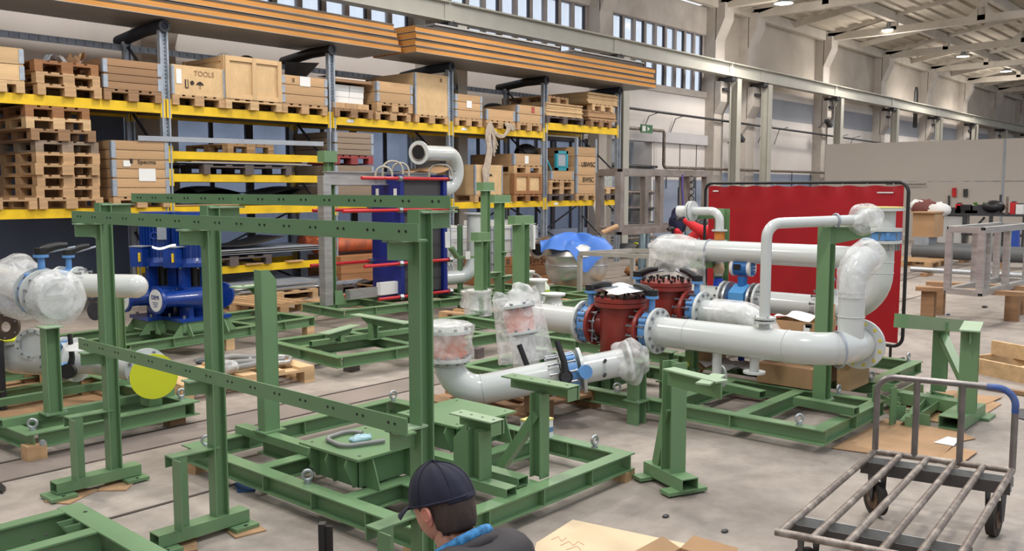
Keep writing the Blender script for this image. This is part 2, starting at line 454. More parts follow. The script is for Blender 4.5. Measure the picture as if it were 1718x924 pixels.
# roof: concrete slabs on trusses, from x = 18 onwards
ROOFM = mat('ribbed_roof_slab', (196, 186, 170), .85, var=.06, scale=1.2, dirt=(130, 118, 104), dirt_amt=.5)
TRM = mat('truss_concrete', (196, 188, 176), .8, var=.06, scale=2, dirt=(130, 120, 110), dirt_amt=.4)
def roof_z(y): return 7.35 + (14 - y) * .17
RX0 = 17.0
for i in range(11):
    y1 = 14.3 - i * 1.45; y0 = y1 - 1.45
    if i in (5, 7):   # rooflight strip: slab pieces with glazed gaps
        for j in range(14):
            xa = RX0 + j * 4; m_ = M()
            m_.plate([(xa, y0, roof_z(y0)), (xa + 2.2, y0, roof_z(y0)), (xa + 2.2, y1, roof_z(y1)), (xa, y1, roof_z(y1))], (0, 0, .12)); struct(m_.build('ceiling_slab', ROOFM))
        struct(M().span((RX0, y0, roof_z(y0) + .3), (74, y1, roof_z(y0) + .33)).build('window_8', GLASS_HI))
        continue
    m_ = M()
    m_.plate([(RX0, y0, roof_z(y0)), (74, y0, roof_z(y0)), (74, y1, roof_z(y1)), (RX0, y1, roof_z(y1))], (0, 0, .12))
    for q in (.0, .33, .66):
        ya = y0 + q * 1.45; m_.plate([(RX0, ya, roof_z(ya) - .07), (74, ya, roof_z(ya) - .07), (74, ya + .12, roof_z(ya + .12) - .07), (RX0, ya + .12, roof_z(ya + .12) - .07)], (0, 0, .08))
    struct(m_.build('ceiling_slab', ROOFM))
for x in PIL[3:]:
    w = .22
    def chord(name, p, q, h=.28, w=w): return struct(M().bar((x, *p), (x, *q), w, h, (0, 0, 1)).build(name, TRM))
    r = M().bar((x, 14, 7.2), (x, 11.3, 7.2), w, .26, (0, 0, 1)).build('ceiling_truss', TRM); struct(r)
    for p, q, h in (((11.3, 7.2), (8.6, 7.25), .24), ((8.6, 7.25), (-2, 7.3), .24), ((14, 7.2), (11.3, 7.78), .22), ((11.3, 7.78), (8.5, 8.22), .22), ((8.5, 8.22), (-2, 9.9), .22),
                    ((11.3, 7.2), (11.3, 7.85), .2), ((8.5, 7.2), (8.5, 8.25), .24), ((5.6, 7.2), (5.6, 8.7), .2), ((8.5, 8.2), (5.6, 7.3), .12), ((5.6, 8.6), (2.6, 7.3), .12), ((2.6, 7.2), (2.6, 9.2), .2)):
        M().bar((x, *p), (x, *q), w, h, (0, 0, 1) if p[0] != q[0] else (0, 1, 0)).build('truss_bar', TRM, r)
    # haunch plates and longitudinal purlin stubs
    M().plate([(x - .11, 8.9, 7.37), (x - .11, 8.1, 7.37), (x - .11, 8.35, 7.62), (x - .11, 8.65, 7.62)], (.22, 0, 0)).build('truss_gusset', TRM, r)
for y in (13.7, 11.3, 8.5, 5.6):
    struct(M().span((RX0, y - .09, roof_z(y) - .34), (74, y + .09, roof_z(y) - .02)).build('ceiling_purlin', TRM))
for a, b in zip(PIL[3:-1], PIL[4:]):
    struct(M().bar(((a + b) / 2, 14, 7.2), ((a + b) / 2, 11.3, 7.62), .1, .2, (0, 0, 1)).build('ceiling_purlin', TRM))
# roof rows over the rack side of the near bays, and the hall's other walls
for i in range(4):
    y1 = 14.3 - i * 1.45; y0 = y1 - 1.45
    struct(M().plate([(-12, y0, roof_z(y0)), (RX0, y0, roof_z(y0)), (RX0, y1, roof_z(y1)), (-12, y1, roof_z(y1))], (0, 0, .12)).build('ceiling_slab', ROOFM))
struct(M().span((-12.3, -14, 0), (-12, 14.2, 8)).build('wall_near', WALLB))
struct(M().span((-12.3, -14.3, 0), (74.3, -14, 3.2)).build('wall_opposite', WALLB))
struct(M().span((-12.3, -14.2, 3.2), (74.3, -14.17, 8.5)).build('window_10', GLASS_HI))
for k in range(15): struct(M().span((-12 + 6 * k, -14.3, 3.2), (-11.6 + 6 * k, -14, 8.5)).build('wall_pier', CONC))
# far end wall
struct(M().span((74, -14, 0), (74.3, 14.2, 11)).build('wall_far', WALLB))
# crane runway: girder, brackets and posts
CRN = mat('crane_grey_green', (176, 174, 164), .5, var=.06, scale=2)
cr = thing('crane_runway', 'long grey green steel crane girder on posts running along the window wall', 'crane runway', (0, 13.3, 5.2))
Yc = 13.3
xs = [-5, 1.2, 7.2, 13.2, 19.1, 25.1, 27.2, 33.1, 39.1, 45.1, 51.1, 57.1, 63.1, 69.1]
for a, b in zip(xs, xs[1:]):
    M().ibeam((a + .03, Yc, 5.23), (b - .03, Yc, 5.23), .4, .28, (0, 0, 1), .03, .02).build('girder', CRN, cr)
    M().bar((a, Yc, 5.06), (a, Yc, 5.4), .26, .06, (0, 1, 0)).build('stiffener', CRN, cr)
for x in xs[1:-1]:
    M().span((x - .1, Yc - .1, 4.9), (x + .15, YW - .3, 5.02)).build('bracket', DARKST, cr)
    M().span((x - .22, Yc + .1, 4.62), (x + .12, YW - .3, 4.7)).build('bracket', DARKST, cr)
    if x > 12: M().ibeam((x + .22, Yc - .05, .0), (x + .22, Yc - .05, 4.98), .26, .26, (0, 1, 0), .02, .015).build('post', CRN, cr)
# wall pipe runs
wp = thing('wall_pipe', 'long upper grey conduit pipe along the wall above the door height', 'pipe', (19, 13.6, 3.8))
M().tube([(18.5, 13.6, 3.82), (26, 13.6, 3.74), (36, 13.6, 3.62), (46, 13.6, 3.5)], .035, 8).build('tube', DARKST, wp)
for x in (20.2, 21.6, 23.0, 28.6, 29.8, 35.2, 36.5): M().tube([(x, 13.6, 3.78), (x, 13.92, 3.7), (x - .3, 13.95, 3.2)], .012, 6).build('pipe_hanger', DARKST, wp)
wp = thing('wall_pipe', 'lower heating pipe stepping down beside the store opening', 'pipe', (19, 13.6, 3.2))
M().tube([(18.2, 13.55, 3.28), (21.75, 13.55, 3.28), (21.8, 13.55, 3.22), (21.8, 13.55, 2.35), (21.85, 13.55, 2.28), (34.5, 13.55, 2.28)], .045, 10).build('tube', BARE, wp)
for x in (22.6, 24.2, 27.5, 29.2, 31, 32.6): M().tube([(x, 13.55, 2.28), (x, 13.95, 2.28), (x, 13.95, 1.7)], .015, 6).build('pipe_hanger', DARKST, wp)
es = thing('exit_sign', 'small green exit sign hanging near the store opening', 'sign', (20.8, 13.5, 3.25))
M().span((20.55, 13.48, 3.18), (21.1, 13.51, 3.4)).build('sign_plate', mat('sign_green', (60, 110, 72), .5), es)
M().plate([(20.95, 13.475, 3.29), (20.85, 13.475, 3.35), (20.85, 13.475, 3.23)], (0, .004, 0)).build('arrow', PAPER, es)
M().span((20.6, 13.475, 3.22), (20.75, 13.479, 3.36)).build('pictogram', PAPER, es)
for i, (u, v, y) in enumerate(((1239, 232, 13.4), (1388, 208, 13.4))):
    p = ay(u, v, y); w_ = thing('wall_lamp', ['small angled work lamp on the crane post', 'small wall lamp beside the third pier'][i], 'lamp', p)
    M().tube([p + Vector((-.3, .2, -.15)), p + Vector((-.05, .05, .1))], .02, 6).build('arm', DARKST, w_)
    M().box(p + Vector((.1, 0, .03)), (.4, .16, .12), Matrix.Rotation(.5, 3, 'Y')).build('lamp_head', DARKST, w_)
# partition of grey boards at x = 31
PART = mat('partition_board', (186, 178, 170), .7, var=.025, scale=.7)
for j, (ya, yb) in enumerate(((12.75, 7.15), (7.12, 1.5), (1.47, -6))):
    struct(M().span((31, yb, 1.93), (31.08, ya, 3.22)).build('wall_right', PART))
    struct(M().span((31, yb, .0), (31.08, ya, 1.91)).build('wall_right', PART))
struct(M().span((30.985, 7.1, 0), (31, 7.17, 3.22)).build('trim_9', GREYS))
ws = thing('wall_bracket', 'small metal towel rail shaped bracket on the grey partition', 'bracket', (30.9, 9.9, 1.9))
M().tube([(30.95, 10.6, 1.86), (30.85, 10.6, 1.84), (30.85, 9.4, 1.84), (30.95, 9.4, 1.86)], .02, 6).build('bar', BARE, ws)
# ceiling lamps
LAMPM = mat('lamp_glow', (255, 244, 226), .5, emit=9.)
lamps = [ay(1314.7, 6, 11.5), ay(1491, 51, 11.5), ay(1615.6, 95, 11.5), ay(1688, 120, 11.5)]
more = [Vector((x, y, 7.3)) for x, y in ((1, 8), (6, 9.5), (12, 9.5), (9, 3), (3, 2), (15, 3), (18, 8), (23, 3), (31, 3))]
words = ['nearest of the visible hanging lamps, under the first truss', 'hanging hall lamp beneath the second truss', 'hanging hall lamp beneath the third truss', 'farthest of the lit hanging lamps']
for i, p in enumerate(lamps + more):
    t = thing('hall_lamp', ('bright round white ' + words[i]) if i < 4 else 'round hall lamp hanging above the frame, out of view', 'lamp', p, group='hall lamps')
    M().lathe([(.06, .3), (.08, .2), (.1, .12), (.26, .03), (.27, 0)], p).build('lamp_shade', GALV, t)
    M().cyl(p + Vector((0, 0, -.0)), p + Vector((0, 0, .02)), .24, 20).build('lamp_glass', LAMPM, t)
    M().cyl(p + Vector((0, 0, .28)), p + Vector((0, 0, .5)), .008, 6).build('lamp_rod', DARKST, t)
    ld = bpy.data.lights.new('hall_lamp_light', 'SPOT'); ld.energy = LAMP_W; ld.color = (1, .94, .86); ld.shadow_soft_size = .25; ld.spot_size = 2.7; ld.spot_blend = .6
    lo = bpy.data.objects.new('hall_lamp_light', ld); COL.objects.link(lo); lo.location = p - Vector((0, 0, .3))
    l2 = bpy.data.lights.new('ceiling_fill_light', 'POINT'); l2.energy = 110; l2.color = (1, .95, .88); l2.shadow_soft_size = .5  # unseen fill light added below each lamp to brighten the ceiling
    lo = bpy.data.objects.new('ceiling_fill_light', l2); COL.objects.link(lo); lo.location = p - Vector((0, 0, 1.1))
# ================================================================== PALLET RACK
RY0, RY1 = 12.1, 13.15
UX = [0.85, 3.62, 6.43, 9.3, 12.02, 14.79, 17.47]
rack = thing('pallet_rack', 'long pallet rack with galvanised uprights and yellow beams along the window wall', 'rack', (10, 12.1, 0))
ZT, ZL = 2.87, 1.44
def beam(a, b, z, h=.13, y=RY0, name='yellow_beam'):
    M().span((a + .06, y - .025, z - h), (b - .06, y + .025, z)).build(name, YEL, rack)
    for x in (a + .045, b - .045):
        M().span((x - .035, y - .035, z - h - .06), (x + .035, y - .02, z + .07)).build('beam_connector', YEL, rack)
for i, x in enumerate(UX):
    for y in (RY0, RY1):
        m_ = M()
        for s in (-1, 1): m_.span((x + s * .05 - .012, y - .04, 0), (x + s * .05 + .012, y + .04, 3.88))
        m_.span((x - .05, y + .0, 0), (x + .05, y + .012, 3.88))
        u_ = m_.build('upright', GALV, rack)
        if y == RY0 and i > 1:
            h = M()
            for k in range(70):
                z = .2 + k * .052
                h.span((x - .03, y - .004, z), (x - .018, y + .0, z + .028)); h.span((x + .018, y - .004, z), (x + .03, y, z + .028))
            h.build('slot_row', DARKST, u_)['kind'] = 'stuff'
    for k in range(4):
        z = .25 + k * .9
        M().bar((x, RY0 + .04, z), (x, RY1 - .04, z + .8 * (1 if k % 2 else 1)), .03, .03).build('brace', DARKST, rack)
    M().tube([(x, RY0 - .06, 3.93), (x, RY0 + .5, 3.93), (x, RY1 + .25, 3.86)], .085, 12).build('padded_arm', BLACK if i % 2 else mat('dark_blue_foam', (48, 54, 68), .8), rack)
    M().ring((x, RY0 - .075, 3.93), (x, RY0 - .05, 3.93), .085, .05, 16).build('arm_end', DARKST, rack)
for i in range(6):
    a, b = UX[i], UX[i + 1]
    zt = 3.07 if i == 5 else ZT
    for y in (RY0, RY1): beam(a, b, zt, .15 if i == 5 else .13, y); beam(a, b, ZL, .12, y)
    m_ = M()
    m_.bar((a, RY1 + .06, 3.75), (b, RY1 + .06, 3.75), .03, .09, (0, 0, 1))
    for k in range(22): m_.span((a + .1 + k * .125, RY1 + .03, 3.72), (a + .16 + k * .125, RY1 + .045, 3.78))
    m_.build('back_tie', GALV, rack)
    # shelf deck under the pallets (dark mesh panels)
    M().span((a + .08, RY0 + .05, zt - .09), (b - .08, RY1 - .05, zt - .07)).build('shelf_deck', mat('shelf_deck_steel', (110, 100, 84), .8, var=.2), rack)
    if i in (4, 5, 2): M().bar((a + .1, RY1 + .03, .2), (b - .1, RY1 + .03, 1.3), .03, .03).build('brace', DARKST, rack); M().bar((a + .1, RY1 + .03, 1.3), (b - .1, RY1 + .03, .2), .03, .03).build('brace', DARKST, rack)
for z in (2.225, 1.905, .545):
    for y in (RY0, RY1): beam(UX[2], UX[3], z, .11, y)
for i, x in enumerate((9.6, 12.3, 15.1)): M().span((x, RY0 - .03, ZT - .08 if i < 2 else ZL - .09), (x + .14, RY0 - .026, ZT - .03 if i < 2 else ZL - .04)).build('beam_label', PAPER, rack)
M().plate([(9.05, RY0 - .04, 3.7), (9.05, RY0 + .9, 3.8), (9.05, RY0 + .9, 3.2)], (.01, 0, 0)).build('gusset', DARKST, rack)

# ------------------------------------------------------------------ pallets
def pallet_parts(t, kind='pine', w=.8, d=1.2, h=.144):
    wy, wx = wood(kind, 1), wood(kind, 0)
    for i in range(5): cbox('deck_board', (.145 if i % 2 == 0 else .1, d, .022), wy, t, ((i - 2) * (w - .145) / 4, 0, h - .011))
    for y in (-1, 0, 1): cbox('cross_board', (w, .145, .022), wx, t, (0, y * (d - .145) / 2, h - .033))
    for x in (-1, 0, 1):
        for y in (-1, 0, 1): cbox('block', (.1 if x else .145, .145, .078), wx, t, (x * (w - .1) / 2, y * (d - .145) / 2, .061))
        cbox('bottom_board', (.1 if x else .145, d, .022), wy, t, (x * (w - .1) / 2, 0, .011))
def pallet(x, y, z, rz, label, kind='pine', w=.8, d=1.2, group=None):
    t = thing('wooden_pallet', label, 'pallet', (x, y, z), rz, group); pallet_parts(t, kind, w, d); return t
def base_pallet(t, W, D, kind='pine'):
    pallet_parts(t, kind, W, D)
def crate(x, y, z, W, H, label, style='collar', rows=2, kind='pine', D=1.2, rz=0., base=True, name='wooden_crate', lid=True, hinge=GALV):
    """collar crate: planks on four sides with steel corner hinges on a pallet base. H is the height of the box itself."""
    t = thing(name, label, 'crate', (x, y, z), rz)
    b = .144 if base else 0
    if base: base_pallet(t, W, D, kind if kind != 'grey' else 'old')
    if style == 'collar':
        rh = H / rows
        for k in range(rows):
            zc = b + (k + .5) * rh
            for s in (-1, 1):
                cbox('plank', (W - .01, .02, rh - .008), wood(kind, 0), t, (0, s * (D / 2 - .01), zc))
                cbox('plank', (.02, D - .05, rh - .008), wood(kind, 1), t, (s * (W / 2 - .01), 0, zc))
            if k % (2 if rows > 3 else 1) == 0:
                hh = rh * (2 if rows > 3 else 1)
                zz = b + k * rh + hh / 2
                for sx in (-1, 1):
                    for sy in (-1, 1):
                        cbox('corner_hinge', (.055, .006, hh - .03), hinge, t, (sx * (W / 2 - .028), sy * (D / 2 + .003), zz))
                        cbox('corner_hinge', (.006, .055, hh - .03), hinge, t, (sx * (W / 2 + .003), sy * (D / 2 - .028), zz))
        if lid: cbox('lid', (W - .04, D - .04, .01), wood(kind, 1), t, (0, 0, b + H - .03))
    elif style == 'ply':
        for s in (-1, 1):
            cbox('side_panel', (W, .012, H), PLY, t, (0, s * (D / 2 - .006), b + H / 2))
            cbox('side_panel', (.012, D - .03, H), PLY, t, (s * (W / 2 - .006), 0, b + H / 2))
            for sy in (-1, 1): cbox('edge_strip', (.03, .01, H), hinge, t, (s * (W / 2 - .014), sy * (D / 2 + .004), b + H / 2)); cbox('edge_strip', (.008, .03, H), hinge, t, (s * (W / 2 + .003), sy * (D / 2 - .014), b + H / 2))
        if lid: cbox('lid', (W, D, .012), PLY, t, (0, 0, b + H + .004))
    elif style == 'framed':
        for s in (-1, 1):
            cbox('side_panel', (W - .02, .012, H), PLY, t, (0, s * (D / 2 - .02), b + H / 2))
            cbox('side_panel', (.012, D - .04, H), PLY, t, (s * (W / 2 - .02), 0, b + H / 2))
            for x_ in (-W / 2 + .035, 0, W / 2 - .035): cbox('batten', (.07, .022, H - .005), wood(kind, 2), t, (x_, s * (D / 2 + .003), b + H / 2))
            for z_ in (b + .035, b + H - .035): cbox('batten', (W - .14, .018, .07), wood(kind, 0), t, (0, s * (D / 2 + .002), z_))
            for y_ in (-D / 2 + .05, D / 2 - .05): cbox('batten', (.022, .07, H), wood(kind, 2), t, (s * (W / 2 + .003), y_, b + H / 2))
        if lid: cbox('lid', (W, D, .015), PLY, t, (0, 0, b + H))
    return t
def label_on(t, x, z, w, h, D=1.2, b=.144):
    cbox('paper_label', (w, .003, h), PAPER, t, (x, -D / 2 - .006, b + z))
def rx(u, v, y=12.0): return ay(u, v, y).x
FR = 12.02                      # front face of the loads
def between(u0, u1, v): a, b = rx(u0, v, FR), rx(u1, v, FR); return (a + b) / 2, abs(b - a)

cy = FR + .6
# ---- upper level, from the window-side left end
x, w = between(-42, 41, 130); crate(x, cy, ZT, w, .40, 'collar crate at the far left end of the top rack level, dark upper ring', rows=2, kind='fresh')
x, w = between(60, 169, 140)
for k in range(3):
    pallet(x + (k - 1) * -.02, cy, ZT + .144 * k, .01 * (k - 1), ['lowest', 'middle', 'topmost'][k] + ' of three pallets with scrap metal on them, top rack level', ['pine', 'pine', 'brown'][k])
z = ZT + .434
for i, (dx, dz, sx, rt) in enumerate(((-.05, .12, .3, .7), (.1, .08, .34, -.4), (.2, .16, .2, .3))):
    o = M().grid(lambda p, q: (x + dx - sx / 2 + sx * p, cy - .45 + .3 * q, z - .05 + (.03 + dz * .9) * abs(math.sin(3.1 * p + i)) + .05 * math.sin(7 * p + 5 * q + i)), 9, 5, smooth=False).build('metal_scrap', [GREYS, PAPER, CARD][i])
    tag(o, ['dark bent metal scrap on the three stacked pallets', 'pale folded sheet scrap on the three stacked pallets', 'brown angular offcut leaning on the three stacked pallets'][i], 'scrap', 'scrap on the three pallets')
x, w = between(174, 271, 140); crate(x, cy, ZT, w, .40, 'brown collar crate with gap in planks just left of the second upright', rows=4, kind='old')
x, w = between(289, 377, 140)
t = crate(x, cy, ZT, w, .40, 'plywood crate with handling symbols and handwritten TOOLS', 'ply')
text('lettering', 'TOOLS', .1, t, (.08, -.606, .144 + .31), (PI / 2, 0, 0), mat('pencil_grey', (150, 120, 90), .9))
M().span((-.22, -.61, .24), (-.17, -.606, .36)).build('arrow_mark', INK, t, True)
M().span((-.205, -.612, .25), (-.185, -.608, .36)).build('arrow_gap', PLY, t, True)
M().cyl((-.11, -.61, .32), (-.11, -.606, .32), .03, 12).build('glass_mark', INK, t, True)
M().plate([(-.05, -.61, .3), (.07, -.61, .3), (.04, -.61, .335), (.01, -.61, .345), (-.02, -.61, .335)], (0, .004, 0)).build('umbrella_mark', INK, t, True)
M().span((.007, -.61, .24), (.013, -.606, .3)).build('umbrella_stem', INK, t, True)
label_on(t, -.31, .25, .08, .2)
x, w = between(377, 471, 140)
t = crate(x, cy - .02, ZT, w, .62, 'tall framed plywood crate with bags bulging out of its top', 'framed', lid=False, kind='fresh')
cbox('lid', (w, 1.1, .012), PLY, t, (0, 0, .7))
for i, dx in enumerate((-.22, .15)):
    o = M().ball((x + dx, cy - .2, ZT + .76), .13, sc_=(1.1, 1, .8)).build('plastic_bag', [FOIL, BLACK][i]); tag(o, ['pale plastic bag bulging from the tall framed crate', 'dark plastic bag bulging from the tall framed crate'][i], 'bag')
x, w = between(473, 549, 150); t = crate(x, cy, ZT, w, .44, 'collar crate with big torn paper label left of the third upright', rows=3); label_on(t, .0, .36, .2, .15)
text('lettering', 'II', .09, t, (-.22, -.607, .144 + .36), (PI / 2, 0, 0))
x, w = between(558, 626, 160)
pallet(x + .02, cy, ZT, 0, 'lower pallet under the white wrapped packages, top rack level', 'old')
pk = thing('timber_layer', 'thick planks between the pallet and the white wrapped packages', 'timber', (x, cy, ZT + .144))
for i in range(3): cbox('plank', (.24, 1.1, .09), wood('pine', 1), pk, (-.25 + i * .25, 0, .045))
t = thing('wrapped_load', 'white wrapped flat packages stacked on an upper rack pallet', 'load', (x + .0, cy, ZT + .24))
for i in range(3):
    for j in range(2): cbox('package', (.3, .9, .095), PAPER, t, (-.12 + j * .31, 0, .05 + i * .1), .03 * (i - 1))
cbox('pallet_lid', (.78, 1.1, .05), wood('old', 0), t, (.05, 0, .36)); cbox('wrap_sheet', (.7, 1.0, .02), PAPER, t, (0, 0, .4))
cbox('side_block', (.05, .9, .3), wood('dark', 2), t, (-.32, 0, .16))
x, w = between(628, 691, 160)
pallet(x, cy, ZT, 0, 'pallet under the small collar crate with a loose pallet, top level', 'pine')
crate(x + .02, cy - .02, ZT + .144, w * .95, .36, 'collar crate standing on an extra pallet before the lettered brown carton', rows=2)
t = thing('brown_carton', 'big brown carton with black BWSC lettering behind the collar crate', 'carton', (x + .1, cy + .75, ZT))
cbox('carton_body', (1.0, .5, .78), CARD, t, (0, 0, .39)); text('lettering', 'BWSC', .12, t, (-.05, -.253, .7), (PI / 2, 0, 0))
cbox('flap', (1.05, .3, .006), CARD, t, (-.2, -.2, .8))
x, w = between(697, 752, 160)
t = crate(x, cy, ZT, w * 1.02, .72, 'tall plain plywood box at the left of the fourth upright', 'ply'); text('lettering', 'II', .1, t, (.22, -.61, .78), (PI / 2, 0, 0))
x, w = between(764, 809, 180); t = crate(x, cy, ZT, w, .44, 'three ring collar crate with white square label right of the fourth upright', rows=3); label_on(t, .0, .26, .14, .13)
x, w = between(816, 864, 190); crate(x, cy, ZT, w, .22, 'low collar crate with the rope bundle hanging over the beam below it', rows=1)
x, w = between(868, 909, 190); t = crate(x, cy, ZT, w, .36, 'collar crate with a red smear left of the fifth upright', rows=2)
cbox('red_smear', (.1, .003, .12), mat('red_smear', (168, 84, 78), .8), t, (.1, -.605, .42))
o = M().ball((rx(835, 170, 12.8), 12.9, 3.37), .2, sc_=(1.4, .8, .5)).build('black_bag', BLACK); tag(o, 'black bundle behind the low collar crate', 'bag')
Z5 = 3.07
def sheets(t, n, W, D, z0, th=.02, m=PLY, jit=.02):
    for k in range(n): cbox('board_sheet', (W, D, th - .003), m, t, (random.uniform(-jit, jit), random.uniform(-jit, jit), z0 + th * (k + .5)), random.uniform(-.01, .01))
x, w = between(918, 979, 190)
pallet(x, cy, Z5, 0, 'dark pallet under the left sheet pile in the last rack bay', 'dark', w=w)
t = thing('plywood_pile', 'left pile of pale plywood sheets in the last upper rack bay', 'sheets', (x, cy, Z5 + .144)); sheets(t, 9, w, 1.15, 0, .03)
pallet(x - .18, cy + .1, Z5 + .42, .1, 'pallet lying on the left plywood pile in the last upper bay', 'pine')
x, w = between(988, 1034, 190)
pallet(x - .05, cy, Z5, 0, 'lowest pallet under the right sheet piles in the last rack bay', 'old')
t = thing('plywood_pile', 'lower right pile of warped sheets under a pallet, last upper bay', 'sheets', (x, cy, Z5 + .144)); sheets(t, 7, w, 1.15, 0, .028, CARD, .04)
pallet(x, cy, Z5 + .345, 0, 'pallet between the two right sheet piles in the last upper bay', 'fresh')
t = thing('plywood_pile', 'upper right pile of pale sheets near the rack end', 'sheets', (x, cy + .05, Z5 + .49)); sheets(t, 9, w * 1.1, 1.3, 0, .028)

# ---- lower level
pallet(rx(-5, 340), cy, ZL, 0, 'single pallet at the far left end of the lower rack level', 'pine', w=.95)
x, w = between(64, 171, 340)
kinds = ['pine', 'pine', 'pine', 'pine', 'pine', 'grey', 'old', 'fresh', 'red']
offs = [.03, -.01, 0, 0, .01, 0, -.03, -.09, -.1]
ords = ['lowest', 'second from the bottom', 'third from the bottom', 'fourth from the bottom', 'middle', 'greyish blue', 'reddish brown', 'pale, shifted', 'topmost']
for k in range(9):
    pallet(x + offs[k], cy + .02 * (k % 3), ZL + .144 * k, .02 * ((k % 3) - 1), ords[k] + ' pallet of the tall nine pallet stack', 'brown' if kinds[k] == 'red' else kinds[k])
x, w = between(189, 284, 300)
t = crate(x, cy, ZL + .0, w, .76, 'tall collar crate lettered with a black company name', rows=6)
text('lettering', 'Specma', .085, t, (.08, -.607, .62), (PI / 2, 0, 0))
M().span((-.16, -.609, .6), (-.12, -.606, .66)).build('logo_mark', INK, t, True)
label_on(t, .08, .3, .24, .17); label_on(t, -.2, .45, .1, .08)
# second bay: three narrow shelves
x, w = between(372, 480, 250)
pallet(x, cy + .1, 2.225, 0, 'pallet on the upper narrow shelf of the second bay', 'pine')
t = thing('steel_profile', 'long pale grey steel profile sticking out over the upper narrow shelf', 'profile', (8, 12.2, 2.4))
p0, p1 = ay(232, 236, 12.0), ay(543, 245, 12.0); M().angle(p0, p1, .07, .07, .01).build('profile', GREYS, t); M().bar(p0 + Vector((0, .04, .03)), p1 + Vector((0, .04, .03)), .01, .015).build('dark_edge', BLACK, t)
pallet(rx(430, 285) - .1, cy, 1.905, 0, 'dark pallet under sheets on the middle narrow shelf', 'dark', w=1.5)
t = thing('steel_sheets', 'thin pale steel sheets on the middle narrow shelf', 'sheets', (7.8, cy, 2.06)); 
for k in range(3): cbox('sheet', (2.3 - .3 * k, 1.0, .012), [GALV, CARD, GREYS][k], t, (-.1 + .1 * k, -.08 + .05 * k, .01 + .014 * k))
t = thing('flat_stock', 'mixed flat sheets and profiles lying on the main shelf of the second bay', 'sheets', (7.8, cy, ZL))
for k, (dx, W, m_) in enumerate(((-.8, 1.1, CARD), (.1, 1.5, GALV), (.5, 1.6, GREYS), (-.3, 1.8, DARKST), (.35, 1.9, GALV))): cbox('sheet', (W, .9, .018), m_, t, (dx, -.1 + .03 * k, .02 + .03 * k), .04 * (k - 2))
o = M().grid(lambda a, b: (6.9 + 2.0 * a, 12.15 + .8 * b, ZL + .2 + .05 * math.sin(9 * a + 2 * b) + .05 * math.sin(5 * b)), 20, 8).build('dark_tarp', BLACK); tag(o, 'dark crumpled tarp on the main shelf of the second bay', 'tarp')
pallet(7.4, cy, .545, 0, 'dark pallet on the lowest yellow shelf of the second bay', 'dark', w=1.3)
t = thing('sheet_metal', 'silver sheet metal and dark rubber sheet on the lowest yellow shelf', 'sheets', (7.8, cy, .7))
for k in range(3): cbox('sheet', (2.4 - .1 * k, 1.0, .012), [GALV, ALU, GREYS][k], t, (.0 + .1 * k, -.1, .02 + .03 * k), .02 * k)
M().grid(lambda a, b: (-1.1 + 1.7 * a, -.5 + .8 * b, .13 + .1 * a ** 3 + .02 * math.sin(8 * a)), 14, 4).build('rubber_sheet', RUBBER, t, True)
for k in range(3): tag(M().box((7.0 + .75 * k, RY0 - .02, .555), (.3, .12, .02), wood and .03 * k).build('timber_offcut', wood('pine', 0)), ['flat wood offcut on the lowest yellow beam, left', 'flat wood offcut on the lowest yellow beam, middle', 'flat wood offcut on the lowest yellow beam, right'][k], 'offcut', 'offcuts on the lowest beam')
# under the second and third bay, on the floor
pallet(7.9, 12.2, 0, 0, 'floor pallet carrying white sheet stacks under the second bay', 'fresh', w=1.4)
t = thing('sheet_stack', 'stack of white and grey sheets under the lowest yellow shelf', 'sheets', (7.9, 12.2, .144)); 
for k in range(7): cbox('sheet', (1.5 - .08 * (k % 3), 1.0, .018), [GALV, PAPER, GREYS][k % 3], t, (.05 * (k % 2), -.03 * (k % 3), .02 * k + .01), .02 * (k % 3))
pallet(9.1, 12.3, 0, 0, 'dark floor pallet beside the third upright, holding grey profiles', 'dark')
t = thing('profile_bundle', 'bundle of grey profiles on the floor pallet beside the third upright', 'profiles', (9.1, 12.3, .144))
for k in range(4): cbox('profile', (1.3, .12, .05), GALV, t, (-.1, -.5 + .2 * k, .03 + .05 * (k % 2)))
pallet(10.2, 12.1, 0, 0, 'pallet with orange brown timber behind the heat exchanger', 'pine', w=1.2)
t = thing('timber_box', 'orange brown lidded timber box with pipes on it, behind the heat exchanger', 'box', (10.3, 12.3, .144))
for k in range(3): cbox('plank', (1.9, .9, .14), wood('brown', 0), t, (-.1, 0, .08 + .145 * k))
for k in range(2): M().tube([(-1.3, -.1 + .35 * k, .62 + .05 * k), (1.0, -.1 + .35 * k, .62)], .13, 14).build('orange_pipe', mat('orange_primed_pipe', (176, 88, 50), .6, var=.3, scale=5, dirt=(60, 60, 66), dirt_amt=.9), t, True)
M().bar((-1.5, .2, .85), (1.9, .1, .78), .15, .04).build('rusty_plank', wood('brown', 0), t, True)
pallet(9.9, 11.3, 0, .1, 'low pallet with dark scrap in front of the orange timber box', 'pine')
o = M().grid(lambda a, b: (9.45 + 1.0 * a, 10.9 + .8 * b, .17 + .05 * abs(math.sin(11 * a + 3 * b)) + .04 * math.sin(6 * b)), 14, 8).build('dark_scrap', DARKST); tag(o, 'dark twisted sheet scrap on the low pallet', 'scrap')
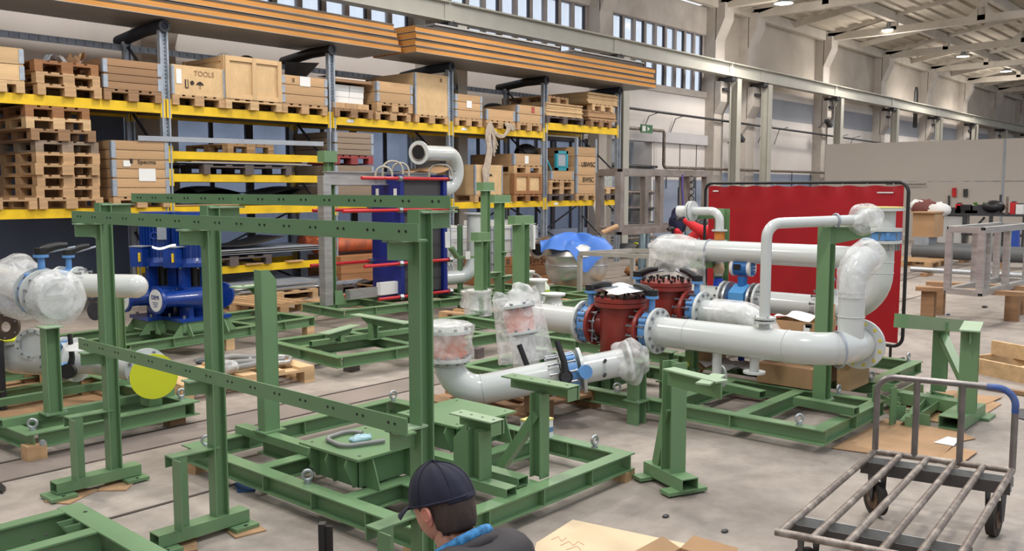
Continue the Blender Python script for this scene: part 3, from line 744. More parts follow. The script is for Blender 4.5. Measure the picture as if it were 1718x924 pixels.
# third bay: crate over red pallet over crate
x, w = between(562, 627, 280)
crate(x, cy, ZL, w, .5, 'weathered collar crate at the bottom of the tower with the red pallet', rows=3, kind='grey')
pallet(x, cy, ZL + .66, 0, 'red painted pallet inside the crate tower of the third bay', 'red')
crate(x, cy, ZL + .81, w, .38, 'grey topped collar crate on the red pallet', rows=4, kind='grey', base=False)
x, w = between(694, 752, 330)
crate(x, cy, ZL, w, .34, 'collar crate with torn cardboard on top, behind the white bent pipe', rows=2, kind='pine')
o = M().grid(lambda a, b: (x - .5 + 1.1 * a, cy - .6 + .9 * b, ZL + .53 + .12 * a * a + .04 * math.sin(7 * a + 3 * b)), 12, 6).build('torn_cardboard', CARD); tag(o, 'torn cardboard sheet curling on the third bay crate', 'cardboard')
o = M().grid(lambda a, b: (10.4 + 1.4 * a, 12.3 + .7 * b, ZL + .3 + .12 * math.sin(5 * a) + .06 * math.sin(9 * b + 4 * a)), 14, 8).build('dark_tarp', RUBBER); tag(o, 'dark tarp heap on the lower level behind the hoses', 'tarp')
# fourth bay
x, w = between(797, 843, 320); t = crate(x, cy, ZL, w, .56, 'plywood box with umbrella symbol behind the green posts', 'ply')
M().plate([(-.04, -.61, .5), (.1, -.61, .5), (.06, -.61, .54), (0, -.61, .54)], (0, .004, 0)).build('umbrella_mark', INK, t, True)
x, w = between(862, 909, 320)
crate(x, cy, ZL, w, .42, 'brown battened wooden case under the labelled collar crate', 'framed', kind='brown')
t = crate(x, cy, ZL + .575, w, .24, 'collar crate with hanging white note on top of the brown case', rows=1); label_on(t, -.05, .12, .12, .16)
o = M().ball((rx(880, 260, 13), 12.95, 2.45), .28, sc_=(1.3, .6, .8)).build('black_cable_reel', BLACK); tag(o, 'black cable reel leaning in the dark of the fourth bay', 'reel')
# fifth bay
x, w = between(921, 963, 330)
for k in range(3): pallet(x, cy, ZL + .144 * k, .01 * k, ['lowest dark', 'second', 'third'][k] + ' pallet under the turquoise part, fifth bay', ['dark', 'pine', 'pine'][k], w=w)
crate(x + .03, cy, ZL + .435, w * .9, .2, 'low collar crate carrying the turquoise part', rows=1, base=False)
t = thing('gasket_plate', 'turquoise square gasket frame standing on the low collar crate', 'frame', (x + .12, 12.1, ZL + .64))
TQ = mat('turquoise_plastic', (44, 142, 158), .5)
for a, b in (((-.2, 0, 0), (-.14, .06, .42)), ((.14, 0, 0), (.2, .06, .42)), ((-.2, 0, 0), (.2, .06, .06)), ((-.2, 0, .36), (.2, .06, .42))): M().span(a, b).build('frame_bar', TQ, t, True)
M().span((-.14, .02, .06), (.14, .04, .36)).build('grey_plate', GREYS, t, True)
for k in range(6): M().span((-.15 + .05 * k, -.005, .06), (-.12 + .05 * k, .02, .1)).build('tooth', TQ, t, True)
t = thing('turquoise_stand', 'folded turquoise tube stand beside the upright of the fifth bay', 'stand', (x - .35, 12.1, ZL + .64)); M().tube([(-.1, 0, .0), (-.02, .1, .35), (.15, .3, .38)], .02, 6).build('leg', TQ, t, True); M().tube([(.1, 0, .0), (-.02, .1, .35)], .02, 6).build('leg', TQ, t, True)
x, w = between(967, 1001, 300)
t = crate(x, cy, ZL + .0, w, 1.02, 'tall five ring collar crate lettered BWSC twice', rows=5); text('lettering', 'UBWSC', .15, t, (.05, -.61, .78), (PI / 2, 0, 0)); text('lettering', 'BWSC', .15, t, (.05, -.61, .45), (PI / 2, 0, 0))
x, w = between(1005, 1036, 320)
pallet(x, cy, ZL, 0, 'lower dark pallet at the right end of the lower rack level', 'dark')
pallet(x, cy, ZL + .144, 0, 'pallet under the grey foil wrapped block at the rack end', 'fresh')
t = M().box((x + .02, cy, ZL + .29 + .15), (.72, .9, .3)).build('foil_block', film('grey_stretch_foil', (170, 174, 172), .85, .3)); tag(t, 'grey foil wrapped block near the right end of the rack', 'load')
# ---- sandwich panels laid on the padded arms
CORE = mat('ochre_foam_core', (186, 130, 66), .85, var=.14, scale=2, stretch=(.5, 3, 3), dirt=(150, 92, 40), dirt_amt=.5)
SKIN = mat('panel_sheet_skin', (150, 148, 144), .4, .3, var=.08)
SKIND = mat('panel_skin_edge', (96, 90, 86), .5, .3, var=.2)
def panel(x0, x1, y0, y1, z, h, label):
    t = thing('sandwich_panel', label, 'panel', ((x0 + x1) / 2, (y0 + y1) / 2, z), group='foam panels on the rack top')
    M().span((x0, y0, z + .008), (x1, y1, z + h - .012)).build('foam_core', CORE, t)
    M().span((x0, y0 - .006, z), (x1, y1, z + .008)).build('bottom_skin', SKIN, t)
    M().span((x0, y0 - .006, z + h - .012), (x1, y1, z + h - .004)).build('top_skin', SKIND, t)
    for q in (.35, .65): M().span((x0, y0 - .008, z + h - .012 - .03 * q), (x1, y0, z + h - .012 - .03 * q + .006)).build('lip', SKIND, t)
zz = 4.02
for k in range(4): panel(-3.0, 10.62 - .05 * k, 11.85 + .02 * (k % 2), 13.0, zz + .115 * k, .112, ['lowest', 'second', 'third', 'topmost'][k] + ' ochre foam panel of the long left stack')
for k in range(4): panel(10.75 + (.0, .0, .0, .0)[k], 18.3 - (.1 if k == 2 else 0) , 11.62 + .02 * (k % 2), 12.75, zz + .115 * k, .112, ['lowest', 'second', 'third', 'topmost'][k] + ' ochre foam panel of the right stack by the rack end')
for i, (a, b) in enumerate(((11.2, 14.7), (15.2, 17.8))):
    t = thing('roof_sheet', ['long grey profiled sheet lying on the right panel stack', 'short grey profiled sheet lying at the end of the right panel stack'][i], 'sheet', ((a + b) / 2, 12, 4.49))
    M().span((a, 11.66, 4.485), (b, 12.5, 4.53)).build('sheet_body', SKIND, t); M().span((a, 11.62, 4.53), (b, 12.5, 4.56)).build('sheet_top', SKIN, t)
# ---- rope bundle and plastic strip hanging over beams
t = thing('rope_bundle', 'knotted bundle of beige strips hanging over the upper beam in the fourth bay', 'rope', (rx(830, 215), 12.0, 2.8))
ROPE = mat('beige_strip_cloth', (176, 162, 146), .9, var=.15, scale=14)
def rp(u, v): return ay(u, v, 11.97)
random.seed(3)
for k in range(12):
    j = lambda s=3: random.uniform(-s, s)
    M().tube(fillet([rp(822 + j(), 205), rp(818 + j(5), 222), rp(822 + j(5), 250), rp(815 + j(6), 285), rp(812 + j(5), 325 + j(12))], .2, 3), [.022] * 3 + [.02] * 40 if False else .02, 6).build('strip', ROPE, t)
for k in range(8):
    j = lambda s=3: random.uniform(-s, s)
    M().tube(fillet([rp(822 + j(), 208), rp(832 + j(), 226 + j()), rp(846 + j(), 232 + j()), rp(856 + j(4), 212 + j(4)), rp(846 + j(4), 205 + j(2)), rp(862 + j(3), 216 + j(4))], .15, 3), .018, 6).build('strip', ROPE, t)
for k in range(4):
    M().tube(fillet([rp(820, 208), rp(827 + k, 230), rp(829 + k * 2, 262 - 6 * k)], .1, 3), .016, 6).build('strip', ROPE, t)
o = M().tube([ay(1001, 333, 12.0), ay(1000, 345, 12.0), ay(1002, 360, 12.0)], [.03, .07, .05], 8).build('white_strip', PAPER); tag(o, 'white plastic strip hanging over the lower beam in the fifth bay', 'strip')
# ================================================================== GREEN STEEL SKIDS AND STANDS
def eye_bolt(parent, p, ang=0., s=1.):
    """lifting eye: shank and ring"""
    p = Vector(p)
    o = M().torus(p + Vector((0, 0, .045 * s)), (math.cos(ang), math.sin(ang), 0), .026 * s, .009 * s, 18, 8).cyl(p - Vector((0, 0, .01)), p + Vector((0, 0, .022 * s)), .012, 8).cyl(p, p + Vector((0, 0, .012)), .02, 12).build('eye_bolt', STEEL, parent)
    return o
def skid(name, label, O, ang, LX, LY, ztop, h=.1, b=.09, xs=(), ys=(), eyes=(), stiff=.35, cat='skid'):
    """I-beam base frame. local x runs LX, local y runs LY from the corner O; xs: cross beams along y at x, ys: beams along x at y"""
    O = Vector((O[0], O[1], 0)); t = thing(name, label, cat, (O.x, O.y, ztop - h))
    c, s_ = math.cos(ang), math.sin(ang)
    W = lambda x, y, z=0: O + Vector((c * x - s_ * y, s_ * x + c * y, ztop - h / 2 + z))
    U = (0, 0, 1)
    def be(p, q, hh=h, bb=b): M().ibeam(p, q, hh, bb, U).build('beam', GREEN, t)
    be(W(b / 2, 0), W(b / 2, LY)); be(W(LX - b / 2, 0), W(LX - b / 2, LY))
    be(W(b, b / 2), W(LX - b, b / 2)); be(W(b, LY - b / 2), W(LX - b, LY - b / 2))
    for x in xs:
        x, y0, y1 = x if isinstance(x, tuple) else (x, b, LY - b)
        be(W(x, y0, -.002), W(x, y1, -.002), h - .006)
    for y in ys:
        y, x0, x1 = y if isinstance(y, tuple) else (y, b, LX - b)
        be(W(x0, y, -.001), W(x1, y, -.001), h - .003)
    def st(p, q):   # stiffener plate across the beam section
        M().bar(p, q, .007, h - .018, U).build('stiffener', GREEN, t)
    n = max(2, int(LY / stiff))
    for k in range(1, n):
        for x in (0, LX - b): st(W(x, LY * k / n), W(x + b, LY * k / n))
    n = max(2, int(LX / stiff))
    for k in range(1, n):
        for y in (0, LY - b): st(W(LX * k / n, y), W(LX * k / n, y + b))
    for e in eyes:
        p = W(*e); p.z = ztop; eye_bolt(t, p, YAW + .3 + .5 * (e[0] > LX / 2))
    t['_'] = 0; del t['_']
    return t, W
def boxrail(t, p, q, w=.08, h=.05, name='box_rail'):
    return M().rhs(p, q, w, h, .005, (0, 0, 1)).build(name, GREEN, t)
def support_block(x, y, h, label, s=(.1, .08), kind='old', rz=0.):
    o = M().box((x, y, h / 2), (s[0], s[1], h), rz).build('wood_block', wood(kind, 0)); tag(o, label, 'block', 'timber blocks under the skids'); return o
def gussets(t, c, ux, uy, L, zb, zt, n, spread=.06, h0=.0):
    pass
ZG = .16
# ------------------------------------------------------------------ centre skid with two raised plates
A, WA = skid('green_skid', 'big green base frame in the centre carrying two raised plates and a T stand', (2.70, 2.88), 0, 1.67, 2.15, ZG,
             xs=[(.44, .4, 1.95), (.86, .1, .95)], ys=[.66, 1.42], eyes=[(.07, .98), (.07, 1.98), (1.60, .24), (1.60, 2.05)], stiff=.36)
def raised_plate(t, x0, y0, x1, y1, zt, zb):
    th = .012
    M().span((x0, y0, zt - th), (x1, y1, zt)).build('deck_plate', GREEN, t)
    m_ = M()
    ix, iy = .06, .07
    for x in (x0 + ix, x1 - ix - .008): m_.span((x, y0 + iy, zb), (x + .008, y1 - iy, zt - th))
    for y in (y0 + iy, y1 - iy - .008): m_.span((x0 + ix, y, zb), (x1 - ix, y + .008, zt - th))
    m_.build('pedestal_wall', GREEN, t)
    for y in (y0 + .09, (y0 + y1) / 2, y1 - .1):
        for x, s in ((x0 + ix, -1), (x1 - ix, 1)):
            M().plate([(x, y, zt - th), (x + s * .055, y, zt - th), (x + s * .075, y, zt - .05), (x + s * .0 + s * .02, y, zb), (x, y, zb)], (0, .007, 0)).build('gusset', GREEN, t)
    for x in (x0 + .1, x1 - .1):
        for y, s in ((y0 + iy, -1), (y1 - iy, 1)):
            M().plate([(x, y, zt - th), (x, y + s * .06, zt - th), (x, y + s * .12, zb), (x, y, zb)], (.007, 0, 0)).build('gusset', GREEN, t)
    for x in (x0 + .05, x1 - .05):
        for y in (y0 + .05, y1 - .05): M().cyl((x, y, zt - .001), (x, y, zt + .0008), .009, 12).build('bolt_hole', BLACK, t)
raised_plate(A, 2.84, 3.53, 3.31, 4.03, .335, ZG)
raised_plate(A, 3.62, 3.60, 4.14, 4.12, .335, ZG)
boxrail(A, (3.1, 5.02, ZG + .025), (3.1, 4.05, ZG + .025)); boxrail(A, (3.48, 3.7, ZG + .025), (3.48, 2.98, ZG + .025)); boxrail(A, (3.32, 3.45, ZG + .022), (3.32, 2.92, ZG + .022))
# tall post on the box rail at the back left
pb = Vector((3.13, 4.74, ZG + .05)); zt_ = ax(447, 452, pb.x).z
zt_ = ay(447, 452, pb.y).z
t = thing('green_post', 'green angle post with chamfered top standing on the centre skid rail', 'post', pb)
M().box(pb + Vector((0, 0, .005)), (.16, .12, .01)).build('foot_plate', GREEN, t)
M().plate([pb + Vector((-.05, -.03, .01)), pb + Vector((.05, -.03, .01)), pb + Vector((.05, -.03, zt_ - pb.z - .06)), pb + Vector((.0, -.03, zt_ - pb.z)), pb + Vector((-.05, -.03, zt_ - pb.z))], (0, .007, 0)).build('web_plate', GREEN, t)
M().span(pb + Vector((-.055, -.03, .01)), pb + Vector((-.047, .045, zt_ - pb.z))).build('flange_plate', GREEN, t)
M().span(pb + Vector((.045, -.03, .01)), pb + Vector((.053, .045, zt_ - pb.z - .06))).build('flange_plate', GREEN, t)
for sx in (-.065, .065): M().cyl(pb + Vector((sx, .03, .01)), pb + Vector((sx, .03, .022)), .011, 6).build('bolt', STEEL, t)
q0 = ay(405, 475, 4.85); q1 = ay(440, 482, 4.85)
M().box((q0 + q1) / 2 - Vector((0, 0, .004)), ((q1 - q0).length + .1, .1, .01)).build('pipe_saddle', WELD, t)
M().plate([q0 + Vector((0, 0, -.01)), q1 + Vector((0, 0, -.01)), q1 + Vector((0, 0, -.09)), q0 + Vector((.06, 0, -.05))], (0, .008, 0)).build('saddle_gusset', GREEN, t)
# two posts with top bars standing on the right end of the skid
def t_stand(x, y, zb, zt, dirv, L, label, brace=1, dx=0., white=False, w=.075):
    t = thing('green_stand', label, 'stand', (x, y, zb))
    d = Vector(dirv).normalized(); n = Vector((-d.y, d.x, 0)); c = Vector((x, y, 0)) + d * dx
    M().ibeam((x, y, zb), (x, y, zt - .07), w, w, d).build('post', GREEN, t)
    a, b_ = c - d * L / 2, c + d * L / 2
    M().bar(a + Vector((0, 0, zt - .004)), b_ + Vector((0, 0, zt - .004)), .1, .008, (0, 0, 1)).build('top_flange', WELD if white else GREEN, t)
    M().plate([a + n * .035 + Vector((0, 0, zt - .008)), b_ + n * .035 + Vector((0, 0, zt - .008)), b_ + n * .035 + Vector((0, 0, zt - .075)), a + n * .035 + Vector((0, 0, zt - .075))], n * -.007).build('web', GREEN, t)
    M().bar(b_ - d * .004 + Vector((0, 0, zt - .04)), b_ + Vector((0, 0, zt - .04)), .1, .07, (0, 0, 1)).build('end_plate', GREEN, t)
    for k in (-.38, -.12, .14, .4):
        q = c + d * L * k + Vector((0, 0, zt)); M().cyl(q - Vector((0, 0, .001)), q + Vector((0, 0, .0008)), .008, 10).build('bolt_hole', BLACK, t)
    if brace:
        M().bar(Vector((x, y, 0)) + d * .01 * brace + Vector((0, 0, zt - .18)), Vector((x, y, 0)) + d * .27 * brace + Vector((0, 0, zb)), .05, .05, n).build('brace', GREEN, t)
    return t
t_stand(3.66, 3.02, ZG, .685, (0, -1, 0), .46, 'green T stand with diagonal brace on the centre skid end', -1, .0)
ts = t_stand(3.33, 3.15, .21, .53, (0, -1, 0), .3, 'short green stand with pale top plate, behind the capped worker', 0, -.02, True, .09)
M().plate([(3.29, 3.2, .21), (3.29, 3.3, .21), (3.29, 3.3, .4), (3.29, 3.2, .5)], (.008, 0, 0)).build('side_fin', GREEN, ts)
for p, l in (((4.33, 2.93), 'pale timber block under the right corner of the centre skid'), ((2.76, 4.95), 'block under the left corner of the centre skid'), ((2.76, 3.0), 'block under the near corner of the centre skid'), ((4.3, 4.9), 'block under the far corner of the centre skid')):
    support_block(p[0], p[1], .06, l, (.12, .09), 'pine', .2)
t = thing('cardboard_box', 'small printed carton on the centre skid behind the T stand', 'carton', (4.24, 3.52, ZG)); cbox('box_body', (.16, .13, .11), PAPER, t, (0, 0, .055)); cbox('lid', (.165, .135, .012), mat('printed_lid', (214, 196, 120), .6), t, (0, 0, .115)); cbox('print_stripe', (.162, .132, .03), mat('blue_print', (90, 130, 170), .6, var=.4, scale=30), t, (0, 0, .05))
t = M().tube(fillet([az(645, 739, .35), az(575, 749, .35), az(545, 735, .35), az(585, 722, .35), az(608, 726, .35)], .07, 6), .012, 8).build('hose_piece', HOSE); tag(t, 'grey hose loop lying on the left raised plate', 'hose')
t = M().ball(az(605, 735, .355), .045, sc_=(1.5, .9, .45), f=lambda p: 1 + .2 * math.sin(9 * p.x + 5 * p.y)).build('plastic_pouch', film('pale_blue_film', (176, 212, 222), .8)); tag(t, 'light blue plastic pouch inside the hose loop', 'pouch')
t = M().torus((3.86, 3.5, .012), (0, 0, 1), .035, .01, 20, 8).build('rubber_ring', RUBBER); tag(t, 'black rubber ring on the floor inside the centre skid', 'ring')
t = M().plate([az(394, 812, .002), az(432, 815, .002), az(428, 824, .002), az(398, 826, .002)], (0, 0, .012)).build('blue_rag', mat('blue_cloth', (52, 84, 128), .9)); tag(t, 'crumpled blue cloth on the floor under the long frame beam', 'cloth')

# ------------------------------------------------------------------ tall drilled-bar frame on three portal feet
F_ = thing('drilled_bar_frame', 'tall green frame of drilled bars on three portal feet beside the centre skid', 'frame', (2.3, 3.8, 0))
def portal(y, x0=1.98, zt=1.62, full=True):
    xs_, xp = x0 + .09, x0 + .34
    p = M().rhs((x0, y, .06), (x0 + .48, y, .06), .09, .06, .005, (0, 0, 1)).build('foot_tube', GREEN, F_)
    for a, b_ in ((x0 - .05, x0 + .09), (x0 + .37, x0 + .5)):
        M().span((a, y - .1, .008), (b_, y + .06, .026)).build('foot_plate', GREEN, p)
        M().cyl(((a + b_) / 2, y - .08, .02), ((a + b_) / 2, y - .08, .028), .01, 10).build('bolt_hole', BLACK, p)
    M().angle((xs_ + .0, y - .02, .09), (xs_ + .0, y - .02, .432), .075, .075, .006, (1, 0, 0)).build('short_leg', GREEN, F_)
    M().bar((xs_ - .0, y + .01, .435), (xp, y + .01, .435), .075, .007, (0, 0, 1)).build('top_strap', GREEN, F_)
    M().bar((xs_ - .0, y + .045, .405), (xp, y + .045, .405), .006, .055, (0, 0, 1)).build('strap_web', GREEN, F_)
    M().ibeam((xp, y, .09), (xp, y, zt), .07, .065, (1, 0, 0), .007, .006).build('tall_post', GREEN, F_)
    for z, s in ((1.505, -1), (.785, -1)):
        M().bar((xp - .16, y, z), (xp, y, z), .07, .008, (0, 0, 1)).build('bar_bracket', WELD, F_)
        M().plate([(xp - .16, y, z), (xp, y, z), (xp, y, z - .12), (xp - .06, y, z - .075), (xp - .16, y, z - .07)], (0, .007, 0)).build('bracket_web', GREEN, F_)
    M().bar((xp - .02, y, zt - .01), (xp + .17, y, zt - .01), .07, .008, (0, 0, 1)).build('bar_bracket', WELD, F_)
    M().plate([(xp, y, zt - .014), (xp + .16, y, zt - .014), (xp + .16, y, zt - .075), (xp, y, zt - .075)], (0, .007, 0)).build('bracket_web', GREEN, F_)
portal(5.1); portal(3.97); portal(2.55, 2.03)
def drilled(x, ya, yb, z, h, n, name='drilled_bar'):
    r = M().angle((x, ya, z), (x, yb, z), .05, h, .007, (0, 0, 1), 1, 1).build(name, GREEN, F_)
    for k in range(n):
        for s in (-.018, .018):
            y = ya + (yb - ya) * (k + .55) / n + s
            share('bolt_hole', 'h', lambda: M().cyl((-.0012, 0, 0), (.001, 0, 0), .0055, 8), BLACK, r, (x - 0.0006 - r.parent.location.x, y - r.parent.location.y, z + h * .55))
    return r
drilled(2.2, 5.23, 2.38, 1.51, .065, 16); drilled(2.2, 5.22, 2.45, .79, .065, 15); drilled(2.47, 5.07, 2.49, 1.622, .05, 15)
for i, (u, v) in enumerate(((120, 832), (200, 812), (300, 912), (405, 885))):
    p = az(u, v, .001); ob = M().box(p + Vector((0, 0, .003)), (.24, .16, .006), .5 + .3 * i).build('cardboard_pad', CARD); tag(ob, ['cardboard pad under the near foot plate of the left portal', 'cardboard pad under the far foot plate of the left portal', 'cardboard pad under the near foot plate of the middle portal', 'cardboard pad under the far foot plate of the middle portal'][i], 'cardboard')
p = az(400, 862, .001); tag(M().plate([az(345, 790, .002), az(330, 784, .002), az(362, 782, .002)], (0, 0, .004)).build('cardboard_scrap', CARD), 'small cardboard scrap under the left end of the centre skid', 'cardboard')

# ------------------------------------------------------------------ near-left frame cut by the picture edge
B0 = az(122, 852, .26); Bn, WB = skid('green_skid', 'green frame corner at the lower left edge of the picture, on a timber block', (0.93, 3.2), 0, .9, 1.2, .26, h=.12, b=.11, xs=[.3], stiff=3)
for o in list(Bn.children): bpy.data.objects.remove(o)
P1 = az(115, 847, .26); P2 = az(262, 930, .26); P3 = az(0, 876, .26); dirL = (P3 - P1).normalized(); dirR = (P2 - P1).normalized()
def pl(p, z): return Vector((p.x, p.y, z))
Bn.location = (P1.x, P1.y, .14)
M().ibeam(pl(P1, .2), pl(P1 + dirR * 1.6, .2), .12, .1, (0, 0, 1)).build('beam', GREEN, Bn)
nL = (P1 + dirR * .05)
M().ibeam(pl(nL, .2), pl(nL + dirL * 1.3, .2), .118, .07, (0, 0, 1)).build('beam', GREEN, Bn)
nM = az(168, 885, .26)
M().ibeam(pl(nM, .2), pl(nM + dirL * 1.3, .2), .118, .07, (0, 0, 1)).build('beam', GREEN, Bn)
for k in (.12, .2):
    q = P1 + dirR * (.05 + k); M().plate([pl(q, .255), pl(q + dirL * .12, .255), pl(q + dirL * .05, .15), pl(q, .15)], dirR * .006).build('gusset', GREEN, Bn)
for u, v in ((55, 905), (78, 897), (143, 858)):
    q = az(u, v, .261); M().cyl(q - Vector((0, 0, .001)), q + Vector((0, 0, .0008)), .009, 10).build('bolt_hole', BLACK, Bn)
q = az(138, 935, 0); support_block(q.x - .05, q.y + .05, .14, 'timber block under the cut-off green frame at the lower left', (.12, .1), 'old', .3)

# ------------------------------------------------------------------ left skid
a_ = math.atan2(6.0 - 5.93, 3.34 - 2.16)
LS, WL = skid('green_skid', 'green base frame on the left carrying the wrapped valves and the yellow capped pipe', (2.15, 5.91), a_ * .6, 1.2, 3.2, .17, ys=[(.5, .1, 1.1), 1.5, 2.3], eyes=[(.08, .1), (1.15, .16)], stiff=.5)
M().cyl(az(70, 742, .12) + Vector((0, -.03, 0)), az(70, 742, .12) + Vector((0, .0, 0)), .02, 6).build('side_bolt', STEEL, LS)
boxrail(LS, WL(-.02, .33, .075), WL(1.18, .33, .075), .06, .05); boxrail(LS, WL(-.02, .95, .075), WL(1.18, .95, .075), .06, .05)
def ppost(u, vb, vt, z0, label, w=.09, mode='I'):
    b_ = az(u, vb, z0); zt = (ay(u, vt, b_.y)).z
    t = thing('green_post', label, 'post', b_)
    M().ibeam(b_ if u == 90 else pl(b_, .0), pl(b_, zt), w, w, (1, 0, 0), .007, .006).build('post', GREEN, t)
    M().box(b_ + Vector((0, 0, .005)), (w + .05, w + .04, .01)).build('foot_plate', GREEN, t)
    M().box(pl(b_, zt + .004), (w + .03, w + .06, .008)).build('cap_plate', WELD, t)
    for s in (-1, 1): M().cyl(b_ + Vector((s * .06, -.05, .01)), b_ + Vector((s * .06, -.05, .02)), .009, 6).build('bolt', STEEL, t)
    return t, b_, zt
ppost(90, 693, 548, .22, 'thick green post under the bubble wrapped pipe end')
ppost(203, 588, 470, .2, 'green post between the white bend and the blue pumps', .07)
for u, v, l in ((58, 770, 'block under the near left corner of the left skid'), (293, 712, 'block under the right end of the left skid'), (50, 645, 'timber block lying on the cardboard inside the left skid')):
    q = az(u, v, 0); support_block(q.x, q.y, .1, l, (.12, .1), 'pine' if u == 58 else 'old')
for i, (pts) in enumerate((((-10, 735), (60, 725), (260, 668), (170, 640), (0, 660)), ((60, 715), (150, 690), (300, 650), (225, 620), (95, 660)), ((-20, 690), (40, 660), (150, 630), (80, 618), (-20, 630)))):
    o = M().plate([az(u, v, .012 + .006 * i) for u, v in pts], (0, 0, .005)).build('cardboard_sheet', CARD); tag(o, ['pale flat cardboard inside the near part of the left skid', 'darker cardboard sheet under the yellow capped pipe', 'cardboard sheet in the far part of the left skid'][i], 'cardboard')
for i, (u, v) in enumerate(((150, 638), (430, 520))):
    q = az(u, v, 0); pallet(q.x, q.y, 0, .1, ['pallet half hidden in the left skid behind the thick post', 'floor pallet behind the pump skid'][i], 'pine')
# ------------------------------------------------------------------ pump skid
a_ = math.radians(5)
PS, WP = skid('green_skid', 'green base frame under the two blue pumps', (3.55, 8.33), a_, 2.8, 1.15, .22, ys=[.6], xs=[1.1, 2.0], eyes=[(.3, 1.1)], stiff=.45)
for k, l in enumerate(('timber block under the near beam of the pump skid', 'timber block under the right end of the pump skid')):
    q = WP(1.6 + 1.1 * k, .05); support_block(q.x, q.y, .12, l, (.1, .1), 'fresh')
# ------------------------------------------------------------------ middle skid with flat saddles
a_ = math.atan2(6.27 - 6.42, 6.86 - 4.95)
MS, WM = skid('green_skid', 'low green base frame with flat saddles in the middle of the floor', (4.95, 6.42), a_, 3.3, 1.3, .2, xs=[.95, 1.9, 2.6], ys=[(.75, .1, 1.9)], stiff=.6)
boxrail(MS, WM(.15, .68, .075), WM(1.9, .68, .075), .06, .05)
for x in (.28, .4, 1.5): M().plate([WM(.05, .15 + x * .2, .05), WM(.13, .15 + x * .2, .05), WM(.1, .15 + x * .2, -.04), WM(.05, .15 + x * .2, -.04)], (0, .006, 0)).build('gusset', GREEN, MS)
def saddle(u0, v0, u1, v1, y, legs, zb, label):
    a, b_ = ay(u0, v0, y), ay(u1, v1, y)
    return a, b_
def flat_saddle(pa, pb_, zt, legs, zb, label, w=.12):
    a, b_ = az(*pa, zt), az(*pb_, zt); t = thing('pipe_saddle_stand', label, 'stand', ((a.x + b_.x) / 2, (a.y + b_.y) / 2, zb))
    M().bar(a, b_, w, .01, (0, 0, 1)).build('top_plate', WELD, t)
    d = (b_ - a); n = Vector((-d.y, d.x, 0)).normalized()
    M().plate([a + d * .08 - Vector((0, 0, .005)), a + d * .95 - Vector((0, 0, .005)), a + d * .8 - Vector((0, 0, .08)), a + d * .25 - Vector((0, 0, .08))], n * .008).build('web', GREEN, t)
    for k in legs:
        q = a + d * k; M().ibeam(pl(q, zb), pl(q, zt - .06), .07, .07, n).build('leg', GREEN, t); M().box(pl(q, zb + .004), (.12, .1, .008)).build('foot_plate', GREEN, t)
    return t
flat_saddle((542, 560), (596, 545), .37, (.5,), .25, 'small pale topped saddle at the left of the middle skid')
flat_saddle((595, 527), (686, 542), .42, (.35,), .2, 'long saddle with pale top in the middle skid, left half')
for u, v, l in ((590, 622, 'block under the near corner of the middle skid'), (475, 602, 'block under the far left corner of the middle skid'), (800, 600, 'block under the right part of the middle skid')):
    q = az(u, v, 0); support_block(q.x, q.y, .1, l, (.12, .1), 'dark', .2)
# ------------------------------------------------------------------ exchanger skid
a_ = math.atan2(8.4 - 8.65, 9.65 - 6.74)
HS, WH = skid('green_skid', 'green base frame under the plate heat exchanger', (6.74, 8.65), a_, 3.6, .95, .24, xs=[.9, 2.2, 3.0], stiff=.5)
for u, v, l in ((492, 543, 'block under the near corner of the exchanger skid'), (440, 528, 'block under the far left corner of the exchanger skid')):
    q = az(u + 95, v + 0, 0) if False else az(u + 0, v, 0); support_block(q.x, q.y, .12, l, (.12, .1), 'brown', .2)
# right middle: green stands behind the wrapped expansion joint
R1, WR = skid('green_skid', 'green base frame carrying the tall slim posts left of the steel tank', (8.6, 7.35), a_, 2.2, 1.5, .22, xs=[.8, 1.5], ys=[.7], stiff=.6)
def slim(u, vb, vt, depth_y, label, w=.09, cap=0., brk=()):
    b_ = ay(u, vb, depth_y); tp = ay(u, vt, depth_y); b_.z = max(b_.z, .22)
    t = thing('green_post', label, 'post', b_)
    M().ibeam(pl(b_, 0), pl(b_, tp.z), w, w, (1, .3, 0), .007, .006).build('post', GREEN, t)
    if cap: M().box(pl(b_, tp.z + .04), (cap, .12, .1)).build('cap_angle', GREEN, t); M().box(pl(b_, tp.z - .012), (cap + .05, .14, .01)).build('cap_plate', WELD, t)
    for v, L, s in brk:
        z = ay(u, v, depth_y).z
        M().span((b_.x + (0 if s > 0 else -L), b_.y - .06, z - .008), (b_.x + (L if s > 0 else 0), b_.y + .06, z)).build('bracket_plate', WELD, t)
        M().plate([(b_.x, b_.y, z - .008), (b_.x + s * L, b_.y, z - .008), (b_.x + s * L * .8, b_.y, z - .07), (b_.x, b_.y, z - .1)], (0, .008, 0)).build('bracket_web', GREEN, t)
    M().box(b_ + Vector((0, 0, .005)), (w + .08, w + .06, .01)).build('foot_plate', GREEN, t)
    return t
slim(807, 535, 402, 7.5, 'stepped green post nearest the tall white upright pipe, lower half', .12, .22, ((548, .34, -1),))
slim(815, 500, 318, 7.7, 'tallest slim green post with small platform, near the white upright pipe', .09, .2, ((505, .4, 1),))
slim(838, 495, 338, 8.3, 'second slim green post with wide cap angle, before the white tank', .11, .34, ((455, .35, -1), (422, .16, 1), (463, .28, 1)))
slim(874, 495, 374, 7.3, 'thick green post with gusseted cap, left of the blue tarp', .16, .36)
slim(772, 470, 378, 9.0, 'short green post behind the white upright pipe', .06)
